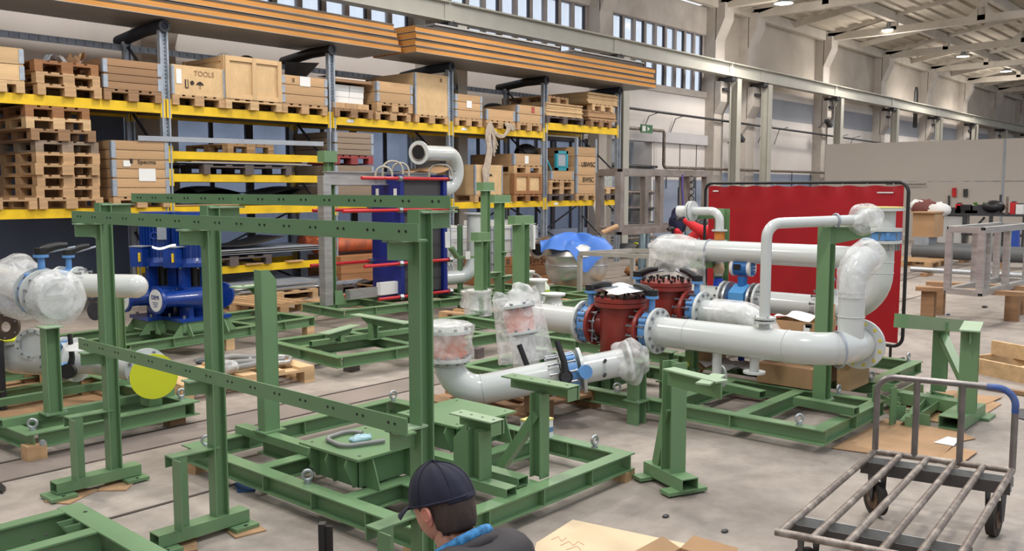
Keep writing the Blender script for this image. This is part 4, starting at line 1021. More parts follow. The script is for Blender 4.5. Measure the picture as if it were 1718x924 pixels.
for a, b_, l in (((757, 430), (806, 435), 'white tagged green bracket arm between exchanger and posts'),):
    p, q = ay(756, 415, 8.2), ay(768, 432, 8.2); r = ay(805, 430, 8.2)
    t = thing('green_bracket', l, 'bracket', p); M().bar(p, q, .08, .04).build('sloping_arm', GREEN, t); M().bar(q, r, .08, .03).build('level_arm', GREEN, t); M().bar(pl(r, 0), pl(r, r.z), .05, .05).build('leg', GREEN, t); M().box(ay(785, 428, 8.1), (.08, .006, .1)).build('white_tag', PAPER, t)
    M().box(ay(751, 402, 8.2), (.07, .02, .2)).build('white_tag', PAPER, t)
o = M().span(ay(890, 377, 7.25), ay(898, 418, 7.2)).build('white_strip', PAPER); tag(o, 'white flat strip hanging from the gusseted green cap', 'strip')

# ------------------------------------------------------------------ right skid
RS, WRS = skid('green_skid', 'long green base frame under the red strainers and the white pipe loop', (5.56, 2.24), 0, 1.13, 3.3, ZG, xs=[], ys=[.62, 1.2, 2.05, 2.7], eyes=[(.04, .18), (1.08, .33), (.04, 1.62)], stiff=.55)
boxrail(RS, (5.73, 2.55, ZG + .025), (6.55, 2.55, ZG + .025), .07, .05) if False else None
boxrail(RS, az(1335, 671, .21), az(1437, 690, .21), .08, .055); boxrail(RS, az(1205, 645, .21), az(1280, 662, .21), .08, .055)
pc, _, _ = ppost(1391, 672, 380, .21, 'tall green post in front of the red screen carrying the thin white pipe', .08) if False else (None, 0, 0)
bpos = az(1378, 671, .21)
t = thing('green_post', 'tall green post before the red screen carrying the thin white pipe', 'post', bpos); pc = t
zt_ = ay(1378, 381, bpos.y).z
M().ibeam(bpos, pl(bpos, zt_), .1, .09, (1, 0, 0), .007, .006).build('post', GREEN, t)
M().box(bpos + Vector((0, 0, .005)), (.15, .13, .01)).build('foot_plate', GREEN, t)
for s in (-1, 1): M().cyl(bpos + Vector((s * .06, -.05, .01)), bpos + Vector((s * .06, -.05, .022)), .009, 6).build('bolt', STEEL, t)
q = pl(bpos, zt_); M().plate([q, q + Vector((.22, -.22, 0)), q + Vector((.22, -.22, -.07)), q + Vector((.0, .0, -.13))], (.008, .008, 0)).build('top_arm', GREEN, t)
M().bar(q + Vector((0, 0, 0)), q + Vector((.24, -.24, 0)), .09, .008, (0, 0, 1)).build('arm_plate', WELD, t)
ppost(1068, 672, 605, .17, 'green post under the near flange of the front strainer', .1)
ppost(1085, 668, 600, .17, 'twin green post beside the yellowish wood wedge', .07) if False else None
for u, vb, vt, l in ((1118, 640, 590, 'short green post under the outlet of the front strainer'), (1160, 620, 580, 'green post under the rear strainer outlet'), (1020, 632, 590, 'green post under the inlet flange of the front strainer')):
    ppost(u, vb, vt, .17, l, .08)
for u, v, l in ((1385, 742, 'cardboard covered block under the near corner of the right skid'), (1010, 668, 'flat timber under the left part of the right skid')):
    q = az(u, v, 0); support_block(q.x + .1, q.y + .05, .06, l, (.16, .1), 'pine', .3)
# second skid behind
RB, WRB = skid('green_skid', 'green base frame behind the right skid under the meter line', (7.25, 2.52), 0, 1.2, 3.6, ZG, ys=[.8, 1.8, 2.8], eyes=[(.06, .05), (1.12, .1)], stiff=.6)
# ------------------------------------------------------------------ braced stand right of the centre (upright with forked top)
t = thing('green_stand', 'free standing green support with sloping brace between centre skid and trolley', 'stand', (4.6, 2.72, 0))
fa, fb = az(1096, 773, .1), az(1158, 803, .1)
d = (fb - fa); d.z = 0; L = d.length; d.normalize(); n = Vector((-d.y, d.x, 0))
fz = lambda k, z, o=0: pl(fa + d * k + n * o, z)
M().rhs(fz(-.02, .065), fz(L, .065), .11, .07, .006, (0, 0, 1)).build('foot_tube', GREEN, t)
for k in (.02, L - .06): M().box(fz(k, .02), (.09, .26, .02), math.atan2(d.y, d.x)).build('foot_plate', GREEN, t)
pk_ = fz(L * .55, .1); 
M().ibeam(pk_, pl(pk_, .73), .1, .1, d, .008, .007).build('post', GREEN, t)
M().bar(pl(pk_ - d * .05, .45), fz(-.0 + .06, .1), .06, .06).build('brace', GREEN, t)
ta, tb = az(1122, 618, .78), az(1212, 640, .78)
M().bar(ta, tb, .08, .008, (0, 0, 1)).build('top_flange', WELD, t)
M().plate([ta + Vector((0, 0, -.004)), tb + Vector((0, 0, -.004)), tb + Vector((0, 0, -.085)), ta + Vector((0, 0, -.085))], n * -.008).build('top_web', GREEN, t)
M().bar(tb - Vector((.1, -.05, .003)), tb + Vector((.15, .1, -.003)), .07, .008, (0, 0, 1)).build('tongue_plate', WELD, t)
# ------------------------------------------------------------------ braced stand near the trolley handle
t = thing('green_stand', 'tall braced green stand on cardboard behind the trolley handle', 'stand', (7.5, 2.0, 0))
g = lambda u, v, z: az(u, v, z)
b1, b2 = az(1575, 650, .12), az(1622, 690, .1)
M().rhs(pl(b1 + Vector((-.3, .25, 0)), .07), pl(b2 + Vector((.25, .05, 0)), .07), .12, .09, .006, (0, 0, 1)).build('foot_tube', GREEN, t)
M().rhs(pl(b2 + Vector((-.25, .04, 0)), .055), pl(b2 + Vector((.35, .04, 0)), .055), .16, .09, .006, (0, 0, 1)).build('foot_tube', GREEN, t)
M().box((b2.x + .3, b2.y, .012), (.2, .2, .02)).build('foot_plate', GREEN, t)
p1 = b1 + Vector((0, 0, 0)); z1 = ay(1574, 540, p1.y).z
M().ibeam(pl(p1, .1), pl(p1, z1), .12, .11, (1, .2, 0)).build('post', GREEN, t)
p2 = b2; z2 = ay(1612, 562, p2.y).z
M().ibeam(pl(p2, .1), pl(p2, z2), .12, .12, (1, .2, 0)).build('post', GREEN, t)
ca, cb_ = ay(1512, 538, p1.y), ay(1629, 548, p1.y); M().bar(ca, cb_, .1, .1, (0, 0, 1)).build('cross_head', GREEN, t)
da = az(1608, 572, z2 + .02); M().bar(pl(p2, z2 + .02) + Vector((-.15, -.03, 0)), pl(p2, z2 + .02) + Vector((.35, .07, 0)), .13, .01, (0, 0, 1)).build('head_plate', WELD, t); M().bar(pl(p2, z2 - .03) + Vector((-.12, -.03, 0)), pl(p2, z2 - .03) + Vector((.2, .04, 0)), .01, .09, (0, 0, 1)).build('head_web', GREEN, t)
M().bar(pl(p1, z1 - .1), pl(p2, z2 - .42), .06, .06).build('brace', GREEN, t); M().bar(pl(p2 + Vector((.05, 0, 0)), .55), pl(p2 + Vector((.24, .02, 0)), .1), .05, .04).build('brace', GREEN, t)
# loose green brackets on cardboard
lb = [((1465, 655), (1510, 676), .12), ((1500, 660), (1540, 640), .12), ((1550, 690), (1590, 662), .1), ((1530, 695), (1565, 655), .1), ((1470, 640), (1500, 645), .3), ((1560, 655), (1600, 664), .1)]
words = ['L bracket lying nearest the right skid corner', 'bracket leg pointing to the stand', 'flat bracket rail beside the stand foot', 'longer bracket rail on the cardboard', 'small raised bracket behind the eye bolt', 'bracket bar lying behind the stand foot']
for i, (a, b_, z) in enumerate(lb):
    p, q = az(*a, z), az(*b_, z); t = thing('green_bracket', 'loose green ' + words[i], 'bracket', (p.x, p.y, 0))
    M().angle(pl(p, z - .06), pl(q, z - .06), .08, .06, .008, (0, 0, 1)).build('angle_bar', GREEN, t)
    dd = (q - p).normalized(); M().box(pl(p, (z - .02) / 2 if z > .2 else z / 2 - .01), (.01, .09, z - .02), math.atan2(dd.y, dd.x)).build('end_plate', GREEN, t)
    M().box(pl(q, (z - .02) / 2 if z > .2 else z / 2 - .01), (.01, .09, z - .02), math.atan2(dd.y, dd.x)).build('end_plate', GREEN, t)
# ================================================================== WHITE PIPEWORK, VALVES, STRAINERS, PUMPS, EXCHANGER
V3 = Vector
def q_to(d): return V3((0, 0, 1)).rotation_difference(V3(d).normalized())
BOLT = mat('zinc_bolt', (150, 152, 156), .35, .8, var=.1)
def bolts(root, parent, c, d, R, n, L=.05, m=None, s=.012, ph=0.):
    c, d = V3(c), V3(d).normalized(); x, y, _ = frame_for(d)
    off = V3((0, 0, 0)); q = parent
    while q: off += q.location; q = q.parent
    for i in range(n):
        a = 2 * PI * (i + .5) / n + ph
        share('bolt', ('b', round(L, 3), round(s, 3)), lambda: M().cyl((0, 0, -L / 2), (0, 0, L / 2), s * .62, 6).cyl((0, 0, L / 2 - s * .9), (0, 0, L / 2 - s * .1), s, 6).cyl((0, 0, -L / 2 + s * .1), (0, 0, -L / 2 + s * .9), s, 6),
              m or BOLT, parent, c + x * (R * math.cos(a)) + y * (R * math.sin(a)) - off, q_to(d))
def flange(t, c, d, r=.17, th=.024, n=12, m=None, bl=.05, bm=None, bore=0):
    c, d = V3(c), V3(d).normalized()
    f = (M().ring(c - d * th / 2, c + d * th / 2, r, bore, 32) if bore else M().cyl(c - d * th / 2, c + d * th / 2, r, 32)).build('flange', m or FLG, t)
    if n: bolts(t, f, c, d, r - .026 * r / .17, n, bl, bm, .012 * min(1.3, r / .15))
    return f
def pipe(t, pts, r, R=.22, n=24, name='pipe', m=None, k=10):
    o = M().tube(fillet(pts, R, k), r, n).build(name, m or WHITEP, t); return o
def weld_ring(t, c, d, r): M().torus(c, d, r, .003, 28, 6).build('weld_seam', FLG, t)
def clamp(t, c, d, r, drop=.06):
    c, d = V3(c), V3(d).normalized(); n = d.cross(V3((0, 0, 1))).normalized()
    pts = [c + n * (r + .008) - V3((0, 0, r + drop))] + [c + n * ((r + .008) * math.cos(a)) + V3((0, 0, (r + .008) * math.sin(a))) for a in [PI * k / 14 for k in range(15)]] + [c - n * (r + .008) - V3((0, 0, r + drop))]
    M().torus(c, d, r + .006, .007, 32, 6).build('u_bolt', GALV, t)
    if drop > .05 and abs(d.x) < .3:
        for s in (-1, 1): M().tube([c + n * s * (r + .006), c + n * s * (r + .006) - V3((0, 0, r + .03))], .006, 6).build('u_bolt_leg', GALV, t)
def wafer(t, c, d, r=.15, w=.06, up=(0, 0, 1), lever=None, blm=BLUEV):
    c, d, up = V3(c), V3(d).normalized(), V3(up).normalized()
    M().ring(c - d * w / 2, c + d * w / 2, r, r * .7, 32).build('valve_body', blm, t)
    for a in (0.6, 2.2, 3.9, 5.4):
        x, y, _ = frame_for(d); p = c + x * r * math.cos(a) + y * r * math.sin(a); M().cyl(p - d * w * .45, p + d * w * .45, .02, 10).build('valve_lug', blm, t)
    M().cyl(c + up * r * .9, c + up * (r + .1), .026, 12, .022).build('valve_neck', blm, t)
    M().cyl(c + up * (r + .095), c + up * (r + .115), .05, 14).build('valve_top', blm, t)
    if lever:
        l = V3(lever).normalized(); b_ = c + up * (r + .13)
        h = M().cyl(b_ - up * .02, b_ + up * .03, .045, 14).build('lever_hub', BLACK, t)
        M().tube([b_ + up * .01, b_ + l * .05 + up * .02, b_ + l * .11 + up * .03, b_ + l * .17 + up * .025], [.03, .032, .024, .018], 8).build('lever_arm', BLACK, h)
        M().tube([b_ + l * .05 - up * .005, b_ + l * .22 + up * .005], .009, 6).build('lever_grip', GALV, h)
def bag(t, c, r, d, sc_=(1, 1, 1), m=None, name='plastic_wrap', amp=.12, seed=0):
    random.seed(seed); ph = [random.uniform(0, 6) for _ in range(6)]
    def f(p):
        return 1 + amp * (.5 * math.sin(5 * p.x + ph[0]) * math.sin(4 * p.z + ph[1]) + .35 * math.sin(9 * p.y + ph[2] + 3 * p.z) + .25 * math.sin(13 * p.x + 7 * p.z + ph[3]) * math.sin(8 * p.y + ph[4]))
    R = V3((0, 0, 1)).rotation_difference(V3(d).normalized()).to_matrix()
    return M().ball(c, r, 44, 30, sc_, R, f).build(name, m or FILM, t)

# ---------------- front loop of the right skid
LP = thing('pipe_loop', 'glossy white pipe loop with bolted end flange along the front of the right skid', 'pipework', (5.68, 3.2, .4))
X1, Z1 = 5.68, .655; Y1 = 2.23
pipe(LP, [(X1, 3.555, Z1), (X1, Y1, Z1), (6.08, Y1, Z1)], .109, .3)
flange(LP, (X1, 3.555, Z1), (0, 1, 0), .17, .024, 12, bl=.05)
fl = flange(LP, (6.1, Y1, Z1), (1, 0, 0), .17, .024, 12, bm=mat('yellow_plug', (206, 190, 84), .6), bl=.03)
weld_ring(LP, (X1, 3.3, Z1), (0, 1, 0), .11); weld_ring(LP, (X1, 2.55, Z1), (0, 1, 0), .11)
ex = 5.93
pipe(LP, [(ex, Y1, Z1), (ex, Y1, 1.02)], .084, .1, name='branch_pipe'); weld_ring(LP, (ex, Y1, .86), (0, 0, 1), .086); weld_ring(LP, (ex, Y1, 1.02), (0, 0, 1), .086)
pipe(LP, [(ex, Y1, 1.02), (ex, Y1, 1.16), (ex + .14, Y1 - .05, 1.25)], .084, .16, name='branch_elbow')
o = M().tube(fillet([(ex, Y1, .99), (ex, Y1, 1.17), (ex + .17, Y1 - .06, 1.29)], .16, 8), [.095, .1, .098, .105, .11, .104, .112, .11, .116, .12, .105], 26).build('plastic_sleeve', FILM, LP)
clamp(LP, (5.78, Y1 + .02, Z1), (.75, -.66, 0), .112, .06)
# thin riser and arm
rv = ax(1283, 520, X1); yr = rv.y
M().cyl((X1, yr, Z1 + .08), (X1, yr, .80), .036, 16).build('stub_pipe', WHITEP, LP)
flange(LP, (X1, yr, .805), (0, 0, 1), .075, .014, 4, bl=.03); flange(LP, (X1, yr, .83), (0, 0, 1), .075, .014, 4, bl=.03)
zr = 1.465; pe = Vector((6.33, 2.33, 1.485))
pipe(LP, [(X1, yr, .83), (X1, yr, zr), pe], .036, .1, 18, 'riser_pipe')
flange(LP, pe, pe - V3((X1, yr, zr)), .07, .012, 4)
clamp(LP, V3((X1, yr, zr)).lerp(pe, .72), pe - V3((X1, yr, zr)), .04, .03)
bag(LP, pe + V3((.03, -.01, 0)), .115, (1, -.5, 0), (1, .9, 1.15), seed=4)
# drain legs below
q = ax(1266, 600, X1); M().cyl((X1, q.y, Z1 - .1), (X1, q.y, Z1 - .2), .032, 14).build('drain_stub', WHITEP, LP); flange(LP, (X1, q.y, Z1 - .205), (0, 0, 1), .075, .014, 0)
q = ax(1203, 600, X1)
pipe(LP, [(X1, q.y, Z1 - .09), (X1, q.y, Z1 - .33), (X1 - .0, q.y + .34, Z1 - .35)], .033, .08, 14, 'drain_pipe')
flange(LP, (X1 + .06, q.y, Z1 - .28), (.8, -.5, 0), .08, .012, 0)
# ---------------- red strainers
def strainer(x, y, zc, label, rb, paper=False, hang=True):
    t = thing('red_strainer', label, 'strainer', (x, y, zc - .3))
    M().lathe([(.02, -.3), (rb * .8, -.28), (rb, -.24), (rb, .18)], (x, y, zc), n=32).build('strainer_body', REDP, t)
    M().cyl((x, y - .22, zc), (x, y + .22, zc), .095, 24).build('nozzle', REDP, t)
    f1 = M().cyl((x, y, zc + .16), (x, y, zc + .19), rb + .045, 32).build('rim_flange', REDP, t)
    f2 = M().cyl((x, y, zc + .195), (x, y, zc + .225), rb + .045, 32).build('lid_flange', REDP, t)
    bolts(t, f2, (x, y, zc + .205), (0, 0, 1), rb + .025, 12, .09, mat('dark_bolt', (52, 40, 40), .5, .4), .017)
    M().tube([(x - .05, y, zc + .225), (x - .05, y, zc + .27), (x + .05, y, zc + .27), (x + .05, y, zc + .225)], .009, 6).build('lid_handle', BLACK, t)
    for s in (-1, 1): flange(t, (x, y + s * .22, zc), (0, 1, 0), .165, .026, 12, REDP, bl=.15)
    clamp(t, (x, y + .19, zc), (0, 1, 0), .098, .1); clamp(t, (x, y - .19, zc), (0, 1, 0), .098, .1)
    return t
xs1, ys1 = X1, 3.89
S1 = strainer(xs1, ys1, Z1 + .0, 'front oxide red strainer with papers lying on its lid', .155)
o = M().grid(lambda a, b: (xs1 - .2 + .36 * a + .1 * b, ys1 - .22 + .4 * b, Z1 + .275 + .03 * math.sin(6 * a) * math.sin(5 * b) + .015 * math.cos(8 * b)), 14, 12).build('paper_sheets', PAPER); tag(o, 'white papers draped over the lid of the front red strainer', 'paper')
VN = thing('butterfly_valve', 'blue butterfly valve with black lever between front strainer and white loop', 'valve', (X1, 3.61, .5)); wafer(VN, (X1, 3.612, Z1), (0, 1, 0), .14, .07, lever=(.1, 1, .15))
VF = thing('butterfly_valve', 'blue butterfly valve between the front strainer and the left white pipe', 'valve', (X1, 4.4, .5)); wafer(VF, (X1, 4.17, Z1), (0, 1, 0), .14, .07, lever=(.3, -1, .1))
LP2 = thing('pipe_section', 'white pipe section with clamp leading left from the front strainer', 'pipe', (X1, 4.9, .5))
pipe(LP2, [(X1, 4.23, Z1), (X1, 5.0, Z1)], .109); flange(LP2, (X1, 4.23, Z1), (0, 1, 0), .17, .024, 12); clamp(LP2, (X1, 4.8, Z1), (0, 1, 0), .11, .08)
t, b_, z_ = ppost(905, 612, 585, .1, 'stubby green post with saddle under the left white pipe', .1)
xs2, ys2 = 6.42, 3.95
S2 = strainer(xs2, ys2, Z1 + .06, 'rear oxide red strainer with a ring of dark studs on its lid', .165)
bolts(S2, S2, (xs2, ys2, Z1 + .3), (0, 0, 1), .12, 8, .06, mat('dark_bolt', (52, 40, 40)), .014)
VR = thing('butterfly_valve', 'blue butterfly valve at the outlet of the rear strainer', 'valve', (xs2, 3.57, .5)); wafer(VR, (xs2, 3.66, Z1 + .06), (0, 1, 0), .13, .07, lever=(.1, 1, .25))
VR2 = thing('butterfly_valve', 'mostly hidden blue valve behind the papered strainer lid', 'valve', (xs2, 4.33, .5)); wafer(VR2, (xs2, 4.22, Z1 + .06), (0, 1, 0), .13, .07, lever=(.3, -1, .2))
EB = thing('pipe_elbow', 'wrapped white elbow with bolted flange behind the white loop', 'pipe', (xs2, 3.4, .5)); ze = Z1 + .06
pipe(EB, [(xs2, 3.6, ze), (xs2, 3.12, ze), (xs2 + .06, 3.08, ze - .3)], .1, .2); flange(EB, (xs2, 3.6, ze), (0, 1, 0), .165, .024, 12)
M().tube(fillet([(xs2, 3.5, ze), (xs2, 3.1, ze), (xs2 + .06, 3.06, ze - .2)], .22, 8), .118, 24).build('plastic_wrap', FOIL, EB)
LP3 = thing('pipe_section', 'white pipe running left behind the red strainers', 'pipe', (xs2, 4.8, .5)); pipe(LP3, [(xs2, 4.28, ze), (xs2, 4.5, ze)], .1); flange(LP3, (xs2, 4.28, ze), (0, 1, 0), .165, .024, 12)
o = M().box(az(1187, 560, .35) + V3((0, 0, .1)), (.05, .04, .5), Matrix.Rotation(-.25, 3, 'Y')).build('wood_wedge', wood('brown', 2)); tag(o, 'brown timber stick leaning behind the rear strainer outlet', 'timber')
# ---------------- meter line on the back skid
XB = 7.7; ZB = .67
ML = thing('meter_line', 'rear white pipe line with flow meter flanges, rising at the red screen', 'pipework', (XB, 3.6, .4))
ym = ax(1245, 500, XB).y
pipe(ML, [(XB, 5.0, ZB), (XB, ym + .16, ZB)], .109); pipe(ML, [(XB, ym - .16, ZB), (XB, ax(1383, 515, XB).y, ZB)], .1)
for dy in (.16, -.16): flange(ML, (XB, ym + dy * 1.1, ZB), (0, 1, 0), .165, .022, 12, bl=.09, m=FLG)
for dy in (.11, -.11): flange(ML, (XB, ym + dy * 1.1, ZB), (0, 1, 0), .165, .022, 0, m=STEEL)
clamp(ML, (XB, ym + .42, ZB), (0, 1, 0), .11, .08)
FM = thing('flow_meter', 'blue hexagonal flow meter with round transmitter head', 'meter', (XB, ym, .5))
MB_ = mat('meter_blue', (40, 104, 170), .4, var=.06)
M().cyl((XB, ym - .075, ZB + .0), (XB, ym + .075, ZB + .0), .15, 6, ph=PI / 6).build('meter_body', mat('meter_light_blue', (84, 152, 208), .4), FM)
M().cyl((XB, ym - .11, ZB), (XB, ym + .11, ZB), .1, 24).build('meter_tube', MB_, FM)
M().cyl((XB, ym, ZB + .13), (XB, ym, ZB + .22), .045, 16).build('neck', MB_, FM)
hd = M().cyl((XB + .0, ym - .07, ZB + .3), (XB + .0, ym + .07, ZB + .3), .075, 24).build('transmitter_head', MB_, FM)
M().cyl((XB, ym + .07, ZB + .3), (XB, ym + .1, ZB + .3), .08, 24).build('head_cap', PAPER, hd); M().cyl((XB, ym - .1, ZB + .3), (XB, ym - .07, ZB + .3), .08, 12).build('head_cap', PAPER, hd)
M().box((XB - .078, ym + .02, ZB + .31), (.006, .07, .05)).build('display_window', BLACK, hd)
for k in range(5):
    a = -.9 + k * .45; M().box((XB - .02, ym - .11, ZB + .3 + .07 * math.sin(a)), (.04, .03, .02)).build('cap_rib', MB_, hd)
yb = ax(1390, 515, XB).y
wv = thing('butterfly_valve', 'blue wafer valve between meter line and rising elbow', 'valve', (XB, yb, .5)); wafer(wv, (XB, yb, ZB), (0, 1, 0), .14, .06)
flange(ML, (XB, yb + .05, ZB), (0, 1, 0), .165, .022, 12, bl=.14); flange(ML, (XB, yb - .05, ZB), (0, 1, 0), .165, .022, 0)
yv = ax(1478, 400, XB).y; ztop = ax(1478, 405, XB).z
pipe(ML, [(XB, yb - .05, ZB), (XB, yv, ZB), (XB, yv, ztop)], .109, .33, 28, 'rising_pipe')
weld_ring(ML, (XB, yv, ZB + .33), (0, 0, 1), .11); weld_ring(ML, (XB, yv, ZB + .42), (0, 0, 1), .11)
flange(ML, (XB, yv, ztop), (0, 0, 1), .165, .024, 12, bl=.14)
tv = thing('butterfly_valve', 'blue butterfly valve near the top of the rising white pipe', 'valve', (XB, yv, ztop)); wafer(tv, (XB, yv, ztop + .05), (0, 0, 1), .145, .07, up=(-.1, 1, 0), lever=(-.2, .9, .2))
flange(ML, (XB, yv, ztop + .1), (0, 0, 1), .165, .024, 0)
zt2 = ax(1478, 352, XB).z; pipe(ML, [(XB, yv, ztop + .1), (XB, yv, zt2)], .109, .1, name='top_spool'); flange(ML, (XB, yv, zt2 + .005), (0, 0, 1), .17, .022, 0)
M().cyl((XB, yv, zt2 + .017), (XB, yv, zt2 + .026), .168, 32).build('yellow_cover', mat('pale_yellow_cover', (214, 202, 120), .6), ML)
zu = ax(1300, 426, XB).z
pipe(ML, [(XB, ax(1160, 418, XB).y + .35, zu), (XB, yv, zu)], .1, .1, name='upper_pipe')
yw_ = ax(1150, 418, XB).y
clamp(ML, (XB, ax(1190, 420, XB).y, zu), (0, 1, 0), .1, .08)
bag(ML, (XB, yw_ + .1, zu + .0), .15, (0, 1, 0), (1, 1, 2.1), FOIL, seed=9)
def skirt(a, b):
    y = yw_ + .33 - .62 * a; z = zu + .0 - b * (.38 + .06 * math.sin(5 * a) + .22 * (a > .6) * (a - .6) * 2.5)
    return (XB - .13 - .03 * math.sin(9 * a + 4 * b) * b, y, z)
M().grid(skirt, 26, 14).build('plastic_skirt', FOIL, ML)
rp_ = thing('green_post', 'green post with top arm before the left part of the red screen', 'post', (8.0, 4.3, .16))
q = ax(1212, 350, 8.0); M().ibeam((8.0, q.y, .16), (8.0, q.y, q.z), .12, .1, (1, 0, 0)).build('post', GREEN, rp_)
M().span((7.95, q.y, q.z - .1), (8.05, q.y + .3, q.z)).build('top_arm', GREEN, rp_); M().span((7.6, q.y - .02, zu - .17), (8.05, q.y + .12, zu - .1)).build('saddle_arm', GREEN, rp_)
M().box((8.0, q.y, .165), (.2, .2, .012)).build('foot_plate', GREEN, rp_)
SL = thing('sample_line', 'thin white pipe with round flange on the left green post, with orange sight glass', 'pipework', (7.85, 4.5, 1.4))
xs_ = 7.85; a0, a1 = ax(1138, 354, xs_), ax(1208, 354, xs_)
pipe(SL, [a0, a1, (xs_, a1.y, a1.z - .62)], .04, .1, 16)
flange(SL, a0.lerp(a1, .3), a0 - a1, .1, .014, 4); flange(SL, a0.lerp(a1, .36), a0 - a1, .1, .014, 0); M().cyl(a0, a0.lerp(a1, .2), .055, 16).build('hose_end', FOIL, SL)
zz_ = ax(1205, 395, xs_).z; M().cyl((xs_, a1.y, zz_ - .04), (xs_, a1.y, zz_ + .04), .05, 16).build('sight_glass', mat('orange_glass', (196, 120, 52), .3), SL)
for s in (-.05, .05): flange(SL, (xs_, a1.y, zz_ + s), (0, 0, 1), .075, .014, 4, bl=.03)
for v, h, m_ in ((450, .1, mat('tan_sleeve', (196, 170, 140), .6)), (480, .16, mat('blue_wrap_film', (26, 70, 190), .3))):
    z0 = ax(1205, v, xs_).z; M().lathe([(.045, -h / 2), (.055, -h * .1), (.05, h * .2), (.04, h / 2)], (xs_, a1.y, z0), n=16).build('lower_sleeve', m_, SL)
pb_ = thing('blue_wrapped_valve', 'dark blue wrapped fitting below the flow meter with teal pipe', 'valve', (7.5, 3.8, .3))
q = ax(1245, 545, 7.4); M().ball(q, .1, sc_=(1, 1.3, .8), f=lambda p: 1 + .15 * math.sin(9 * p.x + 6 * p.z)).build('fitting_body', NAVY, pb_); M().cyl(q + V3((0, .05, .03)), q + V3((0, -.32, .03)), .025, 12).build('teal_pipe', mat('teal_plastic', (30, 140, 150), .5), pb_); M().cyl(q - V3((0, 0, .05)), (q.x, q.y, .16), .03, 10).build('stem', NAVY, pb_)
# cartons between the lines
def carton(u0, v0, u1, v1, x, label, d=.4, h=None, open_=False, rot=0.):
    a, b_ = ax(u0, v1, x), ax(u1, v1, x); tp = ax(u0, v0, x)
    t = thing('cardboard_box', label, 'carton', ((a.x + b_.x) / 2 + d / 2, (a.y + b_.y) / 2, min(a.z, b_.z)))
    W, H = abs(a.y - b_.y), tp.z - a.z
    for s in (-1, 1): cbox('side', (d, .006, H), CARD, t, (0, s * W / 2, H / 2)); cbox('side', (.006, W, H), CARD, t, (s * d / 2, 0, H / 2))
    cbox('bottom', (d, W, .006), CARD, t, (0, 0, .003))
    if not open_:
        cbox('top_flap', (d / 2 - .003, W, .005), CARD, t, (-d / 4, 0, H)); cbox('top_flap', (d / 2 - .003, W, .005), CARD, t, (d / 4, 0, H))
    else:
        cbox('raised_flap', (.005, W * .45, .12), CARD, t, (d / 2, -W * .25, H + .05))
    return t, W, H
bn = thing('timber_table', 'low board platform carrying cartons behind the white loop', 'platform', (6.9, 2.9, .16))
q = ax(1300, 585, 6.75)
cbox('board', (.55, 1.5, .03), wood('brown', 1), bn, (.1, .35, q.z - .17)); 
for sy in (-.3, .95): cbox('leg', (.4, .1, q.z - .18), wood('pine', 0), bn, (.1, sy, (q.z - .18) / 2))
t, W, H = carton(1295, 535, 1367, 561, 6.72, 'brown carton with white label and papers on top behind the thin riser', .4, open_=True)
q = ax(1337, 528, 6.7); t2 = M().grid(lambda a, b: (6.72 + .35 * a, t.location.y + .17 - .3 * b, t.location.z + H + .02 + .015 * math.sin(7 * a + 5 * b)), 8, 8).build('paper_sheets', PAPER); tag(t2, 'papers and grey parts on the open carton behind the riser', 'paper')
cbox('white_label', (.003, .05, .09), PAPER, t, (-.206, -W * .32, H * .45)); cbox('hand_slot', (.003, .05, .03), BLACK, t, (-.206, -W * .36, H * .8))
t, W, H = carton(1260, 552, 1300, 566, 6.55, 'small flat carton half hidden by the white loop under the riser', .25)
t, W, H = carton(1270, 608, 1362, 640, 6.62, 'large brown carton on the floor under the white loop', .5)
o = M().grid(lambda a, b: (6.75 + .3 * a, 3.35 + .5 * b, .19 + .05 * abs(math.sin(5 * a + 8 * b))), 10, 10).build('crumpled_paper', PAPER); tag(o, 'crumpled white paper and packing on the back skid', 'paper')
o = M().box(az(1165, 625, .1), (.5, .1, .05), .4).build('timber_plank', wood('brown', 0)); tag(o, 'brown plank lying on the floor behind the red strainers', 'timber')
o = M().box(az(1145, 612, .22), (.1, .1, .02), .3).build('yellow_card', mat('yellow_card', (220, 210, 50), .6)); tag(o, 'small yellow card on the packing behind the strainers', 'card')
# ---------------- pipe elbow on the pallet in the middle
pallet(5.12, 4.52, 0, -.1, 'pallet under the white pipe with the black lever valve', 'old', w=1.2, d=.8)
MP = thing('pipe_assembly', 'white pipe elbow with upturned wrapped expansion joint lying on a pallet', 'pipework', (4.9, 4.6, .15))
C = ad(752, 664, 6.45); E = ad(943, 627, 6.5); E2 = ad(1035, 615, 6.55); dm = (E - C).normalized()
pipe(MP, [(C.x, C.y, .5), C, C + dm * ((E - C).length - .02)], .108, .24, 28)
weld_ring(MP, (C.x, C.y, .45), (0, 0, 1), .11); weld_ring(MP, C + dm * .25, dm, .11)
flange(MP, (C.x, C.y, .5), (0, 0, 1), .165, .022, 12, bl=.06)
M().lathe([(.12, .0), (.14, .03), (.11, .06), (.14, .1), (.11, .14), (.13, .17)], (C.x, C.y, .51), n=28).build('rubber_bellows', mat('orange_rubber', (206, 96, 44), .6), MP)
flange(MP, (C.x, C.y, .7), (0, 0, 1), .165, .022, 8, bl=.05)
M().grid(lambda a, b: (C.x + (.185 + .012 * math.sin(7 * a * 2 * PI + 9 * b) + .02 * math.sin(3 * a * 6.28)) * math.cos(2 * PI * a), C.y + (.185 + .012 * math.sin(5 * a * 2 * PI + 6 * b)) * math.sin(2 * PI * a), .5 + .25 * b), 40, 12).build('plastic_wrap', FOIL, MP)
M().ball((C.x, C.y, .75), .18, 26, 10, (1, 1, .12), None, lambda p: 1 + .1 * math.sin(6 * p.x)).build('plastic_wrap_top', FOIL, MP)
flange(MP, E, dm, .165, .022, 12, bl=.2)
